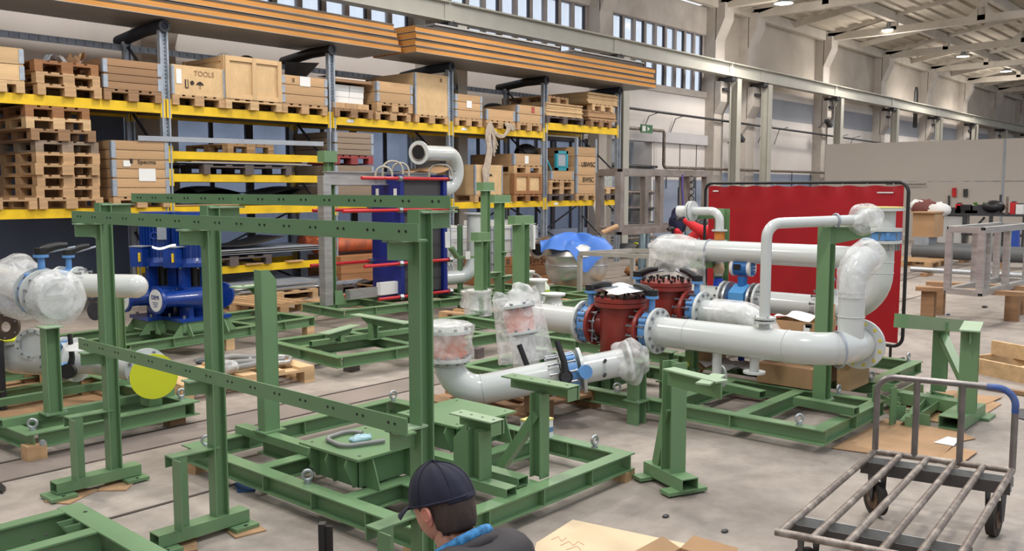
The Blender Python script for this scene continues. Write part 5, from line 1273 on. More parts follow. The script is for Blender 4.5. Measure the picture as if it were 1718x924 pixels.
vm = thing('butterfly_valve', 'blue butterfly valve with long black lever on the palleted pipe', 'valve', E + dm * .05)
wafer(vm, E + dm * .07, dm, .14, .07, up=(-.25, -.45, .1))
hp = ad(949, 632, ((E - V3((0, 0, EYE))).dot(_fw)) - .22)
lv = M().cyl(hp - _fw * .02, hp + _fw * .04, .05, 18).build('lever_hub', BLACK, vm)
tipp = ad(934, 572, (E - V3((0, 0, EYE))).dot(_fw) - .2); kn = ad(946, 606, (E - V3((0, 0, EYE))).dot(_fw) - .22)
M().tube([hp, kn, tipp], [.03, .024, .02], 10).build('lever_arm', BLACK, lv)
M().cyl(hp - _fw * .035, hp - _fw * .02, .035, 18).build('hub_cap', DARKST, lv)
flange(MP, E + dm * .14, dm, .165, .022, 0)
pipe(MP, [E + dm * .14, E + dm * .45], .1, .1, name='far_spool')
for v in (-.05, .05): q = E + dm * .3 + V3((-.08, -.07, v)); M().cyl(q, q + V3((-.03, -.03, .02)), .012, 8).build('threaded_stub', BLACK, MP)
bag(MP, E + dm * .5, .16, dm, (1, 1, .8), FOIL, amp=.2, seed=12); M().bar(V3((E.x, E.y, .14)) - dm * .2, E - dm * .2 - V3((0, 0, .1)), .12, .1).build('chock', wood('old', 2), MP)
M().ring(E + dm * .48, E + dm * .5, .15, .1, 28).build('end_flange', FLG, MP)
# second lying pipe piece with milky sleeve
SP = thing('sleeved_pipe', 'upright white reducer in a milky plastic sleeve with orange bellows inside', 'pipework', (5.4, 4.9, .15))
D0 = az(885, 622, .32); T0 = ad(869, 520, (D0 - V3((0, 0, EYE))).dot(_fw)); dd = (T0 - D0).normalized()
M().tube([D0 - dd * .05, D0 + dd * .2, D0 + dd * .32], [.11, .09, .1], 24).build('reducer', WHITEP, SP)
for k in (.3, .5): flange(SP, D0 + dd * k, dd, .15, .02, 8)
M().cyl(D0 + dd * .3, D0 + dd * .5, .11, 24).build('rubber_bellows', MATS['orange_rubber'], SP)
x_ = (_rt - dd * _rt.dot(dd)).normalized(); y_ = dd.cross(x_)
def slv(a, b):
    an = 2 * PI * a; r = .145 + .01 * math.sin(2 * an + .5) + .006 * math.sin(9 * an + 3 * b) + .035 * (1 - b)
    return D0 + dd * (.08 + .52 * b + .03 * math.sin(3 * an) * b) + x_ * r * 1.15 * math.cos(an) + y_ * r * .8 * math.sin(an)
M().grid(slv, 40, 14).build('plastic_sleeve', MILK, SP)
M().ball(D0 + dd * .6 + x_ * .05, .08, 20, 10, (1.3, 1.0, .9), None, lambda p: 1 + .2 * math.sin(5 * p.x + 4 * p.z)).build('sleeve_top', FOIL, SP)
lv2 = M().tube([ad(887, 620, (D0 - V3((0, 0, EYE))).dot(_fw) - .2), ad(871, 578, (D0 - V3((0, 0, EYE))).dot(_fw) - .2)], .02, 10).build('lever_arm', BLACK); tag(lv2, 'black valve lever standing beside the milky sleeve', 'lever')
# ---------------- white pipes on the left skid
PL_ = thing('valve_assembly', 'bubble wrapped white pipe end with bolted flange and blue valve, upper left', 'pipework', (2.5, 6.4, .8))
c0 = ay(98, 500, 6.25); c1 = ay(55, 485, 6.75); dl = (c0 - c1).normalized()
c1 = c0 - dl * .3
pipe(PL_, [c1 - dl * .9, c0], .11); flange(PL_, c1 + dl * .06, dl, .17, .024, 12, bl=.2); flange(PL_, c1 - dl * .07, dl, .17, .024, 0)
wafer(PL_, c1, dl, .15, .07, lever=(.9, -.2, .1))
bag(PL_, c0 - dl * .04, .185, dl, (1.0, 1.05, .8), FILM, amp=.07, seed=3)
bag(PL_, c1 - dl * .35 + V3((-.05, .0, 0)), .2, dl, (1, 1.15, 1.5), FILM, amp=.1, seed=5)
M().ring(c0 + dl * .02, c0 + dl * .035, .14, .105, 28).build('pipe_rim', FLG, PL_)
P2_ = thing('dome_pipe', 'white pipe with rounded dome end and blue valve behind the left frame post', 'pipework', (3, 7.2, .8))
e0 = ay(228, 480, 7.35); e1 = ay(150, 476, 7.7); d2 = (e0 - e1); d2.z = 0; d2.normalize(); e1 = e0 - d2 * .62
pipe(P2_, [e1 - d2 * .3, e0], .1); M().ball(e0, .1, 24, 12).build('dome_end', WHITEP, P2_); M().bar((e0 - d2 * .3).to_tuple()[:2] + (0,), e0 - d2 * .3 - V3((0, 0, .1)), .07, .07).build('pipe_leg', GREEN, P2_)
flange(P2_, e1 + d2 * .1, d2, .16, .022, 10, bl=.16); wafer(P2_, e1 + d2 * .02, d2, .14, .08, lever=(.9, -.3, .2)); flange(P2_, e1 - d2 * .06, d2, .16, .022, 0)
P3_ = thing('capped_pipe', 'white elbow and valve run ending in a big yellow cap, lower left', 'pipework', (2.6, 6.5, .4))
fh_ = V3((_fw.x, _fw.y, 0)).normalized()
f0 = ad(258, 631, 6.3); d3 = (-fh_ * .86 + _rt * .5).normalized()
g1 = ad(108, 612, 6.95); g1.z = f0.z; cn = ad(12, 612, 7.1); cn.z = f0.z; dg = (g1 - cn).normalized()
ztp = ad(5, 572, 7.1).z
pipe(P3_, [V3((cn.x, cn.y, ztp)), cn, g1], .135, .26, 28)
M().cyl((cn.x, cn.y, ztp), (cn.x, cn.y, ztp + .02), .2, 32).build('flange', FLG, P3_); M().cyl((cn.x, cn.y, ztp + .02), (cn.x, cn.y, ztp + .03), .195, 32).build('yellow_disc', YELCAP, P3_)
flange(P3_, g1, dg, .17, .022, 12, bl=.18); wafer(P3_, g1 + dg * .06, dg, .15, .07, up=(-.5, -.6, -.1)); flange(P3_, g1 + dg * .12, dg, .17, .022, 0)
pipe(P3_, [g1 + dg * .12, g1 + dg * .3, f0 - d3 * .32, f0], .105, .2, 26, 'reducer_pipe')
flange(P3_, f0 - d3 * .3, d3, .15, .02, 8, bl=.05)
M().torus(f0 - d3 * .12, d3, .112, .01, 28, 6).build('rubber_ring', HOSE, P3_)
M().cyl(f0 - d3 * .04, f0, .15, 32).build('flange', FLG, P3_); M().cyl(f0, f0 + d3 * .012, .158, 36).build('yellow_disc', YELCAP, P3_)
M().bar(V3((f0.x, f0.y, .17)) - d3 * .15, f0 - d3 * .15 - V3((0, 0, .1)), .12, .1).build('pipe_rest', GREEN, P3_)
hub = ad(117, 622, 6.5); hm = M().cyl(hub, hub - _fw * .04, .055, 16).build('lever_hub', BLACK, P3_); M().tube([hub, ad(121, 600, 6.5), ad(117, 560, 6.5)], [.028, .02, .016], 8).build('lever_arm', BLACK, hm)
P4_ = thing('side_flange', 'pale pipe stub with drilled flange behind the lower left elbow', 'pipe', (2.5, 6.9, .6)); h0 = ay(54, 577, 7.2); flange(P4_, h0, (-.6, -.8, 0), .12, .02, 12, bl=.03, bore=.09); M().cyl(h0, h0 + V3((.15, .12, -.03)), .1, 24).build('stub', FLG, P4_)
o = M().plate([ay(103, 576, 6.7), ay(160, 574, 6.5), ay(156, 588, 6.4), ay(110, 590, 6.5)], (0, 0, .003)).build('paper_sheet', PAPER); tag(o, 'white paper folded over the lower left pipe', 'paper')
gs = thing('grey_gear_pipe', 'grey flanged shaft lying on the floor between left skid and pump skid', 'pipe', (3.6, 8, .1)); q0, q1 = az(150, 520, .45), az(240, 505, .3); q0, q1 = az(160, 522, .35), az(228, 510, .35); M().cyl(q0, q1, .05, 14).build('tube', ALU, gs); flange(gs, q0, q1 - q0, .1, .03, 0, m=DARKST); M().bar((q0 + q1) / 2 - V3((0, 0, .05)), V3(((q0 + q1) / 2).to_tuple()[:2] + (0,)), .1, .1).build('prop', wood('old', 2), gs)
fs = thing('rusty_fitting', 'rusty round flanges lying at the left edge behind the wrapped pipe', 'fitting', (2.2, 7.6, .2)); q = ay(10, 548, 7.4); flange(fs, q, (-.6, -.7, .1), .1, .04, 6, m=mat('rusty_iron', (92, 76, 66), .8, .3, var=.3, scale=12), bore=.04); flange(fs, q + V3((-.12, .1, 0)), (-.6, -.7, .1), .1, .04, 0, m=MATS['rusty_iron'], bore=.04); M().bar(q - V3((.05, 0, .1)), (q.x - .05, q.y, 0), .04, .04).build('prop', DARKST, fs)
# ---------------- blue pumps
def pump(u, y, label, txt):
    c = ay(u, 530, y); x, y = c.x, c.y; zb = .22
    t = thing('blue_pump', label, 'pump', (x, y, zb))
    # green plinth with gussets
    pg = M().box((x, y, zb + .085), (.5, .36, .1)).build('plinth', GREEN, t)
    for sx in (-1, 1):
        for sy in (-1, 1): M().plate([(x + sx * .25, y + sy * .17, zb + .135), (x + sx * .36, y + sy * .17, zb + .0), (x + sx * .25, y + sy * .17, zb + .0)], (0, .008, 0)).build('gusset', GREEN, pg)
        M().plate([(x + sx * .2, y - .18, zb + .135), (x + sx * .2, y - .28, zb), (x + sx * .2, y - .18, zb)], (.008, 0, 0)).build('gusset', GREEN, pg)
    M().box((x, y, zb + .155), (.56, .4, .035)).build('base_plate', BLUEP, t)
    for sx in (-1, 1):
        for sy in (-1, 1): M().cyl((x + sx * .22, y + sy * .15, zb + .17), (x + sx * .22, y + sy * .15, zb + .2), .015, 6).build('bolt', BOLT, t)
    zc = zb + .36
    M().lathe([(.08, zb + .17), (.1, zc - .12), (.2, zc - .08), (.23, zc), (.2, zc + .08), (.1, zc + .1)], (x, y, 0), n=30).build('volute', BLUEP, t)
    for sx in (-.14, .14): M().box((x + sx, y - .05, zb + .22), (.05, .2, .12)).build('foot', BLUEP, t)
    d = (-V3((_fw.x, _fw.y, 0)) * .8 - _rt * .6).normalized(); e = V3((x, y, zc)) + d * .36 - _rt * .06
    M().tube([V3((x + .05, y - .16, zc + .02)), V3((x - .1, y - .2, zc + .02)), V3((x, y, zc)) + d * .26 - _rt * .04, e], [.1, .09, .08, .085], 20).build('suction_pipe', BLUEP, t)
    f = M().cyl(e, e + d * .03, .135, 30).build('suction_flange', BLUEP, t)
    M().cyl(e + d * .03, e + d * .036, .112, 30).build('sticker', PAPER, f)
    rz = math.atan2(d.y, d.x) + PI / 2
    text('lettering', txt, .06, f, e + d * .038 - V3((x, y, zb)) + V3((0, 0, .03)), (PI / 2, 0, rz), NAVY)
    for k in range(3): M().box(e + d * .037 + V3((0, 0, -.02 - .02 * k)), (.1 - .02 * k, .003, .005), rz).build('print_line', NAVY, f)
    M().cyl((x + .27, y - .02, zc), (x + .3, y - .0, zc), .14, 24).build('discharge_flange', BLUEP, t)
    M().cyl((x, y, zc + .09), (x, y, zc + .12), .2, 28).build('lantern_ring', BLUEP, t)
    for a in (0.3, 1.87, 3.44, 5.0): M().box((x + .15 * math.cos(a), y + .15 * math.sin(a), zc + .22), (.12, .05, .22), a).build('lantern_leg', BLUEP, t)
    M().cyl((x, y, zc + .1), (x, y, zc + .33), .06, 14).build('shaft_guard', BLACK, t)
    mf = M().cyl((x, y, zc + .33), (x, y, zc + .37), .25, 30).build('motor_flange', BLUEP, t); bolts(t, mf, (x, y, zc + .35), (0, 0, 1), .225, 8, .08)
    M().cyl((x, y, zc + .37), (x, y, zc + .42), .22, 30, .2).build('end_bell', BLUEP, t)
    mo = M().cyl((x, y, zc + .4), (x, y, zc + .76), .19, 30).build('motor_body', BLUEP, t)
    for k in range(34):
        a = 2 * PI * k / 34
        share('cooling_fin', 'f', lambda: M().box((0, 0, 0), (.035, .006, .32)), BLUEP, mo, V3((.2 * math.cos(a), .2 * math.sin(a), zc + .58 - zb)), Matrix.Rotation(a, 4, 'Z').to_quaternion())
    M().cyl((x, y, zc + .74), (x, y, zc + .88), .215, 30).build('fan_cowl', BLUEP, t)
    n_ = V3((-.45, -.89, 0)); jb = V3((x, y, zc + .43)) + V3((-.27, -.06, 0))
    M().box(jb, (.13, .14, .2), .5).build('junction_box', BLUEP, t); M().box(jb + V3((-.02, -.08, 0)) + V3((-.025, .0, 0)), (.04, .006, .09), .5).build('yellow_sticker', mat('yellow_sticker', (236, 200, 40), .6), t)
    M().box(jb + V3((.02, 0, .106)), (.18, .16, .01), .4).build('box_lid', GREYS, t)
    M().box(V3((x, y, zc + .7)) + n_ * .215, (.09, .01, .2), math.atan2(n_.y, n_.x) + PI / 2).build('name_plate', GREYS, t)
    M().torus((x - .15, y - .14, zc + .64), (.7, .7, 0), .035, .009, 16, 6).build('lifting_ring', BLUEP, t)
    return t
pump(330, 8.62, 'front blue vertical pump with white round sticker on its flange', 'DEMI')
pump(276, 8.98, 'rear blue vertical pump half hidden behind the front one', 'DEMI')
o = M().grid(lambda a, b: tuple(ay(255 + 40 * a, 412 + 3 * math.sin(5 * a) + 4 * b, 8.35 - .1 * b)), 10, 3).build('paper_tag', PAPER); tag(o, 'white paper strip lying over the pump junction boxes', 'paper')

# ---------------- plate heat exchanger
HX = thing('heat_exchanger', 'plate heat exchanger with dark blue end plates, grey pack and red tie rods', 'exchanger', (8.4, 9.25, .24))
y0, y1 = 8.93, 9.5; zb, zt = .24, 1.88
M().span((7.95, y0, zb), (8.02, y1, zt)).build('pressure_plate', NAVY, HX)
M().span((8.74, y0, zb), (8.81, y1, zt)).build('frame_plate', NAVY, HX)
GP = mat('plate_pack_grey', (84, 82, 84), .5, .3, var=.1)
for k in range(36): cbox('pack_plate', (.015, .5, 1.5), GP, HX, (8.03 + k * .0195 + .01 - 8.4, .0 - .02, .82))
for k in range(7): cbox('pack_band', (.7, .006, .035), NAVY if k in (1, 5) else DARKST, HX, (-.02, -.272, .25 + .22 * k))
for i, (z, ya, xa) in enumerate(((1.83, y0 - .02, 7.3), (1.83, y1 + .02, 7.5), (1.42, y0 - .02, 7.0), (1.42, y1 + .02, 7.0), (.72, y0 - .02, 7.32), (.72, y1 + .02, 6.95), (.28, y0 - .02, 7.55), (.28, y1 + .02, 7.4))):
    r_ = M().cyl((xa, ya, z), (8.88, ya, z), .022, 12).build('tie_rod', REDROD, HX)
    for x in (7.93, 8.84): M().cyl((x - .03, ya, z), (x + .03, ya, z), .04, 6).build('rod_nut', BOLT, r_)
M().ibeam((6.95, 9.2, 1.83), (8.85, 9.2, 1.83), .17, .09, (0, 0, 1), .015, .01).build('carrying_bar', ALU, HX)
M().bar((7.2, 9.1, .36), (8.0, 9.1, .36), .1, .12).build('guide_bar', ALU, HX); M().bar((7.65, 9.03, .4), (7.98, 9.03, .4), .08, .16).build('wrapped_bar_end', PAPER, HX)
M().span((6.9, 9.16, .24), (7.02, 9.28, 1.86)).build('support_column', ALU, HX)
for i, (u, w) in enumerate(((655, 26), (668, 20), (735, 30), (640, 20))):
    a, b_ = ay(u - w / 2, 298, 9.1), ay(u + w / 2 + 8, 296, 8.95); top_ = ay(u, 270 + 3 * i, 9.0); M().tube(fillet([a, (a.x, a.y, top_.z), (b_.x, b_.y, top_.z), b_], .12, 5), .014, 8).build('lifting_sling', mat('sling_grey', (170, 164, 150), .7), HX)
for u in (633, 708): q = ay(u, 322, 8.9); M().box(ax(u if u < 650 else 663, 322, 7.945), (.004, .06, .09)).build('warning_label', PAPER, HX)
gp = thing('green_post', 'tall green post with wide head beside the exchanger column', 'post', (7.1, 9.3, .24)); q = ay(549, 256, 9.25); M().ibeam((q.x + .02, 9.25, .24), (q.x + .02, 9.25, q.z - .1), .1, .09, (1, 0, 0)).build('post', GREEN, gp); M().box((q.x, 9.25, q.z - .05), (.2, .14, .14)).build('head', GREEN, gp); M().plate([(q.x, 9.14, .24), (q.x + .18, 9.14, .24), (q.x + .1, 9.14, .42), (q.x, 9.14, .42)], (0, .01, 0)).build('gusset', GREEN, gp)
B1 = thing('bent_pipe', 'white U-bent pipe with open flange above the heat exchanger', 'pipe', (8.9, 9.1, 1.7))
a, b_, c_, e_ = ay(707, 257, 8.9), ay(768, 262, 9.1), ay(770, 316, 9.1), ay(748, 316, 9.1)
t0 = ay(703, 256, 8.88); cen = ay(764, 258, 9.12); low = ay(764, 318, 9.15); pe_ = V3((8.81, 9.2, low.z))
pipe(B1, [t0, cen + V3((.03, .0, 0)), low + V3((.03, 0, -.0)), pe_], .1, .26, 26)
fd = (t0 - cen).normalized(); flange(B1, t0, fd, .155, .022, 0, bore=.1); M().cyl(t0 + fd * .012, t0 + fd * .016, .09, 26).build('dark_bore', BLACK, B1); M().torus(t0 + fd * .014, fd, .1, .008, 28, 6).build('gasket_ring', BARE, B1)
B2 = thing('bent_pipe', 'white upright pipe with flat top flange curving into the lower exchanger port', 'pipe', (9.2, 9.0, .6))
tp = ay(795, 358, 9.0); bt = ay(795, 462, 9.0); pipe(B2, [tp, bt, (8.81, 9.05, bt.z)], .1, .28, 26); flange(B2, tp, (0, 0, 1), .155, .02, 0)
for k, (dx, r_) in enumerate(((.06, .12), (.02, .1))): M().torus((8.85 + dx, 9.05, bt.z + .1), (0, 1, .2), r_, .012, 22, 6).build('ring_handle', FLG, B2)
# ================================================================== SCREEN, TROLLEY, TABLES, TANK AND LOOSE THINGS
# red welding screen
SCR = thing('welding_screen', 'red welding curtain in a black tube frame behind the white pipework', 'screen', (9.0, 2.9, 0))
so = V3((9.0, 2.88, 0)); sd = V3((.2, .98, 0)).normalized(); SW = 2.5
def SP_(k, z): return so + sd * k + V3((0, 0, z))
loop = fillet([SP_(1.2, .17), SP_(0, .17), SP_(0, 1.76), SP_(SW, 1.76), SP_(SW, .17), SP_(1.2, .17)], .1, 6)
M().tube(loop, .017, 10).build('tube_frame', BLACK, SCR)
for k in (.12, SW - .12):
    M().tube([SP_(k, .17), SP_(k, .02)], .014, 8).build('leg', BLACK, SCR); sn = V3((-sd.y, sd.x, 0)); M().tube([SP_(k, .015) + sn * .25, SP_(k, .015) - sn * .25], .014, 8).build('foot_bar', BLACK, SCR)
def cur(a, b):
    k = .05 + (SW - .1) * a; z = .2 + 1.53 * b
    w_ = .006 * math.sin(14 * a + 2 * b) + .004 * math.sin(31 * a) + (.012 * math.sin(50 * a) * max(0, b - .93) / .07)
    return SP_(k, z - (.012 * math.sin(26 * a) ** 2 if b == 1 else 0)) + V3((w_, 0, 0))
REDC = mat('red_curtain', (164, 22, 34), .38, var=.1, scale=2.5, bump=.05, dirt=(134, 18, 28), dirt_amt=.5, coat=.2)
M().grid(cur, 90, 30).build('curtain', REDC, SCR)
for k in range(9): share('tie_ring', 't', lambda: M().torus((0, 0, 0), (.2, .98, 0), .012, .003, 10, 5), PAPER, SCR, SP_(.15 + k * .275, 1.745) - SCR.location)
for k in range(6): share('tie_ring', 't', None, PAPER, SCR, SP_(.025, .3 + k * .24) - SCR.location)
M().bar(SP_(.15, 1.66) - V3((.012, 0, 0)), SP_(.32, 1.66) - V3((.012, 0, 0)), .002, .012, (0, 0, 1)).build('tape_strip', PAPER, SCR)
M().bar(SP_(SW - .2, 1.67) - V3((.012, 0, 0)), SP_(SW - .12, 1.67) - V3((.012, 0, 0)), .002, .015, (0, 0, 1)).build('tape_strip', PAPER, SCR)

# ---------------- trolley
TR = thing('platform_trolley', 'worn tubular steel platform trolley with bent handle at the lower right', 'trolley', (4.2, 1.4, 0))
zd = .3
A0, A1 = az(1468, 757, zd), az(1698, 789, zd); F0 = az(1309, 893, zd); dl_ = F0 - A0; F1 = A1 + dl_
for k in range(6):
    s_ = k / 5; a, b_ = A0.lerp(A1, s_), F0.lerp(F1, s_)
    M().tube([a, b_], .0165, 12).build('deck_tube', BARE, TR)
M().tube([A0, A1], .0165, 12).build('end_tube', BARE, TR); M().tube([F0 + (F0 - F1).normalized() * .02, F1], .0165, 12).build('end_tube', BARE, TR)
for k, m_ in ((.1, ALU), (.86, ALU)):
    a, b_ = A0 + dl_ * k - V3((0, 0, .03)), A1 + dl_ * k - V3((0, 0, .03)); u_ = (b_ - a).normalized(); dn = dl_.normalized()
    a, b_ = a - u_ * .02, b_ + u_ * .02
    M().bar(a + dn * -.05, b_ + dn * -.05, .006, .05, (0, 0, 1)).build('cross_channel', mat('dull_grey_steel', (168, 168, 166), .5, .4, var=.2, scale=8, dirt=(110, 104, 98), dirt_amt=.5), TR)
    M().bar(a + V3((0, 0, -.02)), b_ + V3((0, 0, -.02)), .1, .006, (0, 0, 1)).build('cross_plate', MATS['dull_grey_steel'], TR)
    M().bar(a + dn * .05 - V3((0, 0, .01)), b_ + dn * .05 - V3((0, 0, .01)), .006, .06, (0, 0, 1)).build('cross_channel', mat('dark_channel', (78, 74, 72), .55, .4, var=.2), TR)
    for s_ in (.1, .9):
        c = a.lerp(b_, s_); c.z = zd - .06; wu, wn = u_, dn; sw = .7 if s_ < .5 else -.2; rz_ = Matrix.Rotation(sw, 3, 'Z'); u_, dn = rz_ @ u_, rz_ @ dn
        w_ = M().cyl(c + u_ * -.02 - V3((0, 0, .15)), c + u_ * .02 - V3((0, 0, .15)), .088, 26).build('wheel', RUBBER, TR)
        M().cyl(c + u_ * -.024 - V3((0, 0, .15)), c + u_ * .024 - V3((0, 0, .15)), .05, 20).build('wheel_hub', mat('rust_brown', (104, 80, 64), .7, .3, var=.3, scale=20), w_)
        M().cyl(c + u_ * -.04 - V3((0, 0, .15)), c + u_ * .04 - V3((0, 0, .15)), .012, 8).build('axle', BARE, w_)
        f_ = M(); f_.box(c, (.1, .08, .012))
        for q in (-.035, .035): f_.plate([c + u_ * q + dn * .035, c + u_ * q - dn * .035, c + u_ * q - dn * .012 - V3((0, 0, .16)), c + u_ * q + dn * .02 - V3((0, 0, .16))], u_ * .005)
        f_.build('caster_fork', DARKST, TR); u_, dn = wu, wn
hz = ad(1467, 622, (A0 - V3((0, 0, EYE))).dot(_fw)).z; hz2 = ad(1697, 656, (A1 - V3((0, 0, EYE))).dot(_fw)).z
hd_ = (hz + hz2) / 2
HT = mat('steel_handle_tube', (132, 126, 124), .35, .7, var=.2, scale=10)
M().tube(fillet([A0, V3((A0.x, A0.y, hd_)), V3((A1.x, A1.y, hd_)), A1], .085, 8), .0165, 12).build('handle', HT, TR)
ud = (A1 - A0).normalized()
M().tube(fillet([V3((A1.x, A1.y, hd_)) - ud * .13, V3((A1.x, A1.y, hd_)), V3((A1.x, A1.y, hd_ - .12))], .085, 8), .0172, 12).build('blue_paint_remnant', mat('worn_blue_paint', (52, 84, 150), .5, var=.3, scale=20, dirt=(120, 118, 118), dirt_amt=.6), TR)
for s_ in (.3, .63): p = A0.lerp(A1, s_); M().tube([p, V3((p.x, p.y, hd_))], .0165, 12).build('upright_tube', HT, TR)

# ---------------- cardboards, boards on the floor
def sheet(name, pts, z, label, m=CARD, th=.005, cat='cardboard'):
    o = M().plate([az(u, v, z) for u, v in pts], (0, 0, th)).build(name, m); tag(o, label, cat); return o
sheet('cardboard_sheet', ((1395, 752), (1462, 716), (1484, 703), (1610, 725), (1637, 736), (1605, 742), (1570, 776), (1545, 772)), .004, 'big flat cardboard sheet on the floor behind the trolley handle')
sheet('cardboard_sheet', ((1572, 772), (1600, 750), (1640, 758), (1605, 784)), .010, 'smaller cardboard flap beside the big sheet under the trolley handle')
sheet('cardboard_sheet', ((1485, 690), (1540, 663), (1600, 655), (1680, 678), (1620, 716), (1560, 706)), .004, 'cardboard sheet under the braced stand behind the trolley')
sheet('cardboard_sheet', ((1610, 690), (1625, 662), (1682, 666), (1660, 676)), .009, 'cardboard strip behind the braced stand foot')
sheet('shipping_label', ((1566, 742), (1590, 732), (1610, 736), (1600, 748)), .012, 'white shipping label on the big cardboard sheet', PAPER, .001, 'label')
o = sheet('plywood_board', ((900, 916), (961, 877), (1190, 926), (1150, 990), (880, 990)), .012, 'pale plywood board with red scribble in front of the crouching worker', mat('pale_plywood', (214, 192, 158), .8, var=.06, scale=2, dirt=(190, 164, 128), dirt_amt=.3), .018, 'board')
for k, pts in enumerate((((925, 905), (937, 900), (942, 908), (950, 902)), ((940, 915), (955, 908), (962, 915), (970, 908), (980, 914)), ((950, 922), (968, 916), (975, 923)))):
    M().tube([az(u, v, .0305) for u, v in pts], .0012, 5).build('red_scribble', mat('red_marker', (176, 70, 60), .8), o, True)
t = thing('cardboard_box', 'open cardboard box flaps at the bottom edge right of the plywood board', 'carton', az(1150, 935, .0))
q = az(1160, 985, 0); W_ = .28
for a, b_ in (((-.14, -.14), (.14, -.14)), ((.14, -.14), (.14, .14)), ((.14, .14), (-.14, .14)), ((-.14, .14), (-.14, -.14))): M().plate([q + V3((*a, 0)), q + V3((*b_, 0)), q + V3((*b_, .09)), q + V3((*a, .09))], (.004, .004, 0)).build('side', CARD, t)
M().plate([q + V3((-.14, .14, .09)), q + V3((.14, .14, .09)), q + V3((.12, .22, .13)), q + V3((-.12, .22, .13))], (0, 0, .004)).build('flap', CARD, t)
M().plate([q + V3((.14, .14, .09)), q + V3((.14, -.14, .09)), q + V3((.22, -.1, .13)), q + V3((.22, .12, .13))], (0, 0, .004)).build('flap', CARD, t)
sheet('black_tool', ((-8, 818), (2, 815), (10, 822), (4, 829), (-6, 826)), .0, 'small black tool on the floor at the left edge', BLACK, .02, 'tool')
sheet('floor_grate', ((1700, 700), (1712, 686), (1760, 692), (1750, 712)), .002, 'dark drain grate in the floor at the right edge', DARKST, .006, 'grate')
bp_ = ad(541, 905, 2.9); tz = ad(541, 876, 2.9).z
t = thing('black_profile', 'upright black rubber edged profile at the bottom edge left of the worker', 'profile', (bp_.x, bp_.y, 0))
rr = _rt
M().bar((bp_.x, bp_.y, 0), (bp_.x, bp_.y, tz), .03, .02, rr).build('profile_bar', BLACK, t)
M().bar(V3((bp_.x, bp_.y, 0)) + rr * .018, V3((bp_.x, bp_.y, tz - .01)) + rr * .018, .012, .03, rr).build('lip', RUBBER, t)
for k in range(5): M().box(V3((bp_.x, bp_.y, tz - .03 - .03 * k)) + rr * .026, (.01, .012, .012), YAW).build('notch', BLACK, t)
# small floor litter
for i, (u, v, s_, m_, l) in enumerate(((1185, 675, .03, PAPER, 'white scrap of paper near the right skid beam'), (1117, 865, .02, DARKST, 'tiny dark chip on the floor in front of the free stand'), (1591, 527, .03, mat('blue_scrap', (50, 70, 120), .8), 'small blue scrap under the timber bench'), (1652, 514, .05, BLACK, 'small black object on the floor under the timber bench'), (1216, 890, .02, DARKST, 'small brown chip near the plywood board'), (640, 560, .05, PAPER, 'white rag on the middle skid beam'), (338, 607, .05, DARKST, 'tangled steel wire piece beside the hose pallet'))):
    p = az(u, v, s_ * .3); tag(M().ball(p, s_, 10, 6, (1.2, .8, .3)).build('floor_scrap', m_), l, 'scrap')
# ---------------- pallet with hoses
pallet(4.22, 6.98, 0, -.1, 'pale pallet holding grey hoses between left skid and middle skid', 'fresh', w=1.2, d=.8)
t = M().tube(fillet([(3.95, 6.85, .17), (4.25, 6.7, .2), (4.6, 6.95, .18), (4.35, 7.2, .2), (4.0, 7.1, .18), (4.2, 6.8, .22), (4.65, 6.8, .18)], .12, 6), .028, 10).build('grey_hose', HOSE); tag(t, 'thick grey hose coiled on the pale pallet', 'hose')
t = M().tube(fillet([(4.35, 6.9, .17), (4.55, 7.15, .19), (4.8, 6.9, .17), (4.6, 6.65, .18), (4.4, 6.75, .19)], .1, 5), .02, 8).build('braided_cable', mat('silver_braid', (180, 178, 176), .4, .5, var=.3, scale=60)); tag(t, 'silver braided cables on the pale pallet', 'cable')
bag_ = M().ball((4.05, 6.8, .2), .11, 20, 12, (1.3, .9, .5), f=lambda p: 1 + .2 * math.sin(7 * p.x + 4 * p.y)).build('plastic_bag', FOIL); tag(bag_, 'clear plastic bag beside the grey hose on the pallet', 'bag')
M_ = sheet('silver_tool', ((325, 604), (345, 600), (350, 606), (332, 610)), .0, 'flat silver clamps on the floor behind the tall frame', STEEL, .01, 'tool')
# ---------------- steel tank with tarp
TK = ad(967, 455, 14.3); TKc = V3((TK.x, TK.y, 0))
t = thing('steel_tank', 'round ribbed stainless steel tank standing on boards under the blue tarp', 'tank', TKc)
M().lathe([(.02, .12), (.2, .13), (.36, .19), (.46, .32), (.49, .42), (.5, .5), (.49, .52), (.485, .62), (.5, .64), (.5, .67), (.485, .69), (.48, .8), (.44, .84), (.36, .86)], TKc, n=44).build('tank_shell', INOX, t)
for z in (.51, .66): M().torus(TKc + V3((0, 0, z)), (0, 0, 1), .497, .012, 44, 6).build('band', STEEL, t)
M().cyl(TKc + V3((0, 0, .0)), TKc + V3((0, 0, .125)), .28, 24).build('skirt', DARKST, t)
def tarp(a, b):
    th_ = 2 * PI * a; r = b * (.5 + .05 * math.sin(3 * th_) + .03 * math.sin(7 * th_))
    fall = max(0, b - .8) / .2
    drop = fall * (.1 + .26 * max(0, math.cos(th_ - (YAW + PI) - .25)) ** 6 + .06 * math.sin(5 * th_))
    z = 1.0 - .12 * b + .07 * math.sin(4 * th_ + 2) * b * (1 - b) * 3 - drop + .04 * math.sin(9 * th_) * b
    return TKc + V3((r * 1.12 * math.cos(th_), r * 1.12 * math.sin(th_), z)) - _fw * .04 * fall
o = M().grid(tarp, 64, 16).build('blue_tarp', mat('blue_tarp_sheet', (58, 112, 196), .5, var=.12, scale=5, bump=.3)); tag(o, 'crumpled blue tarp draped over the stainless tank', 'tarp')
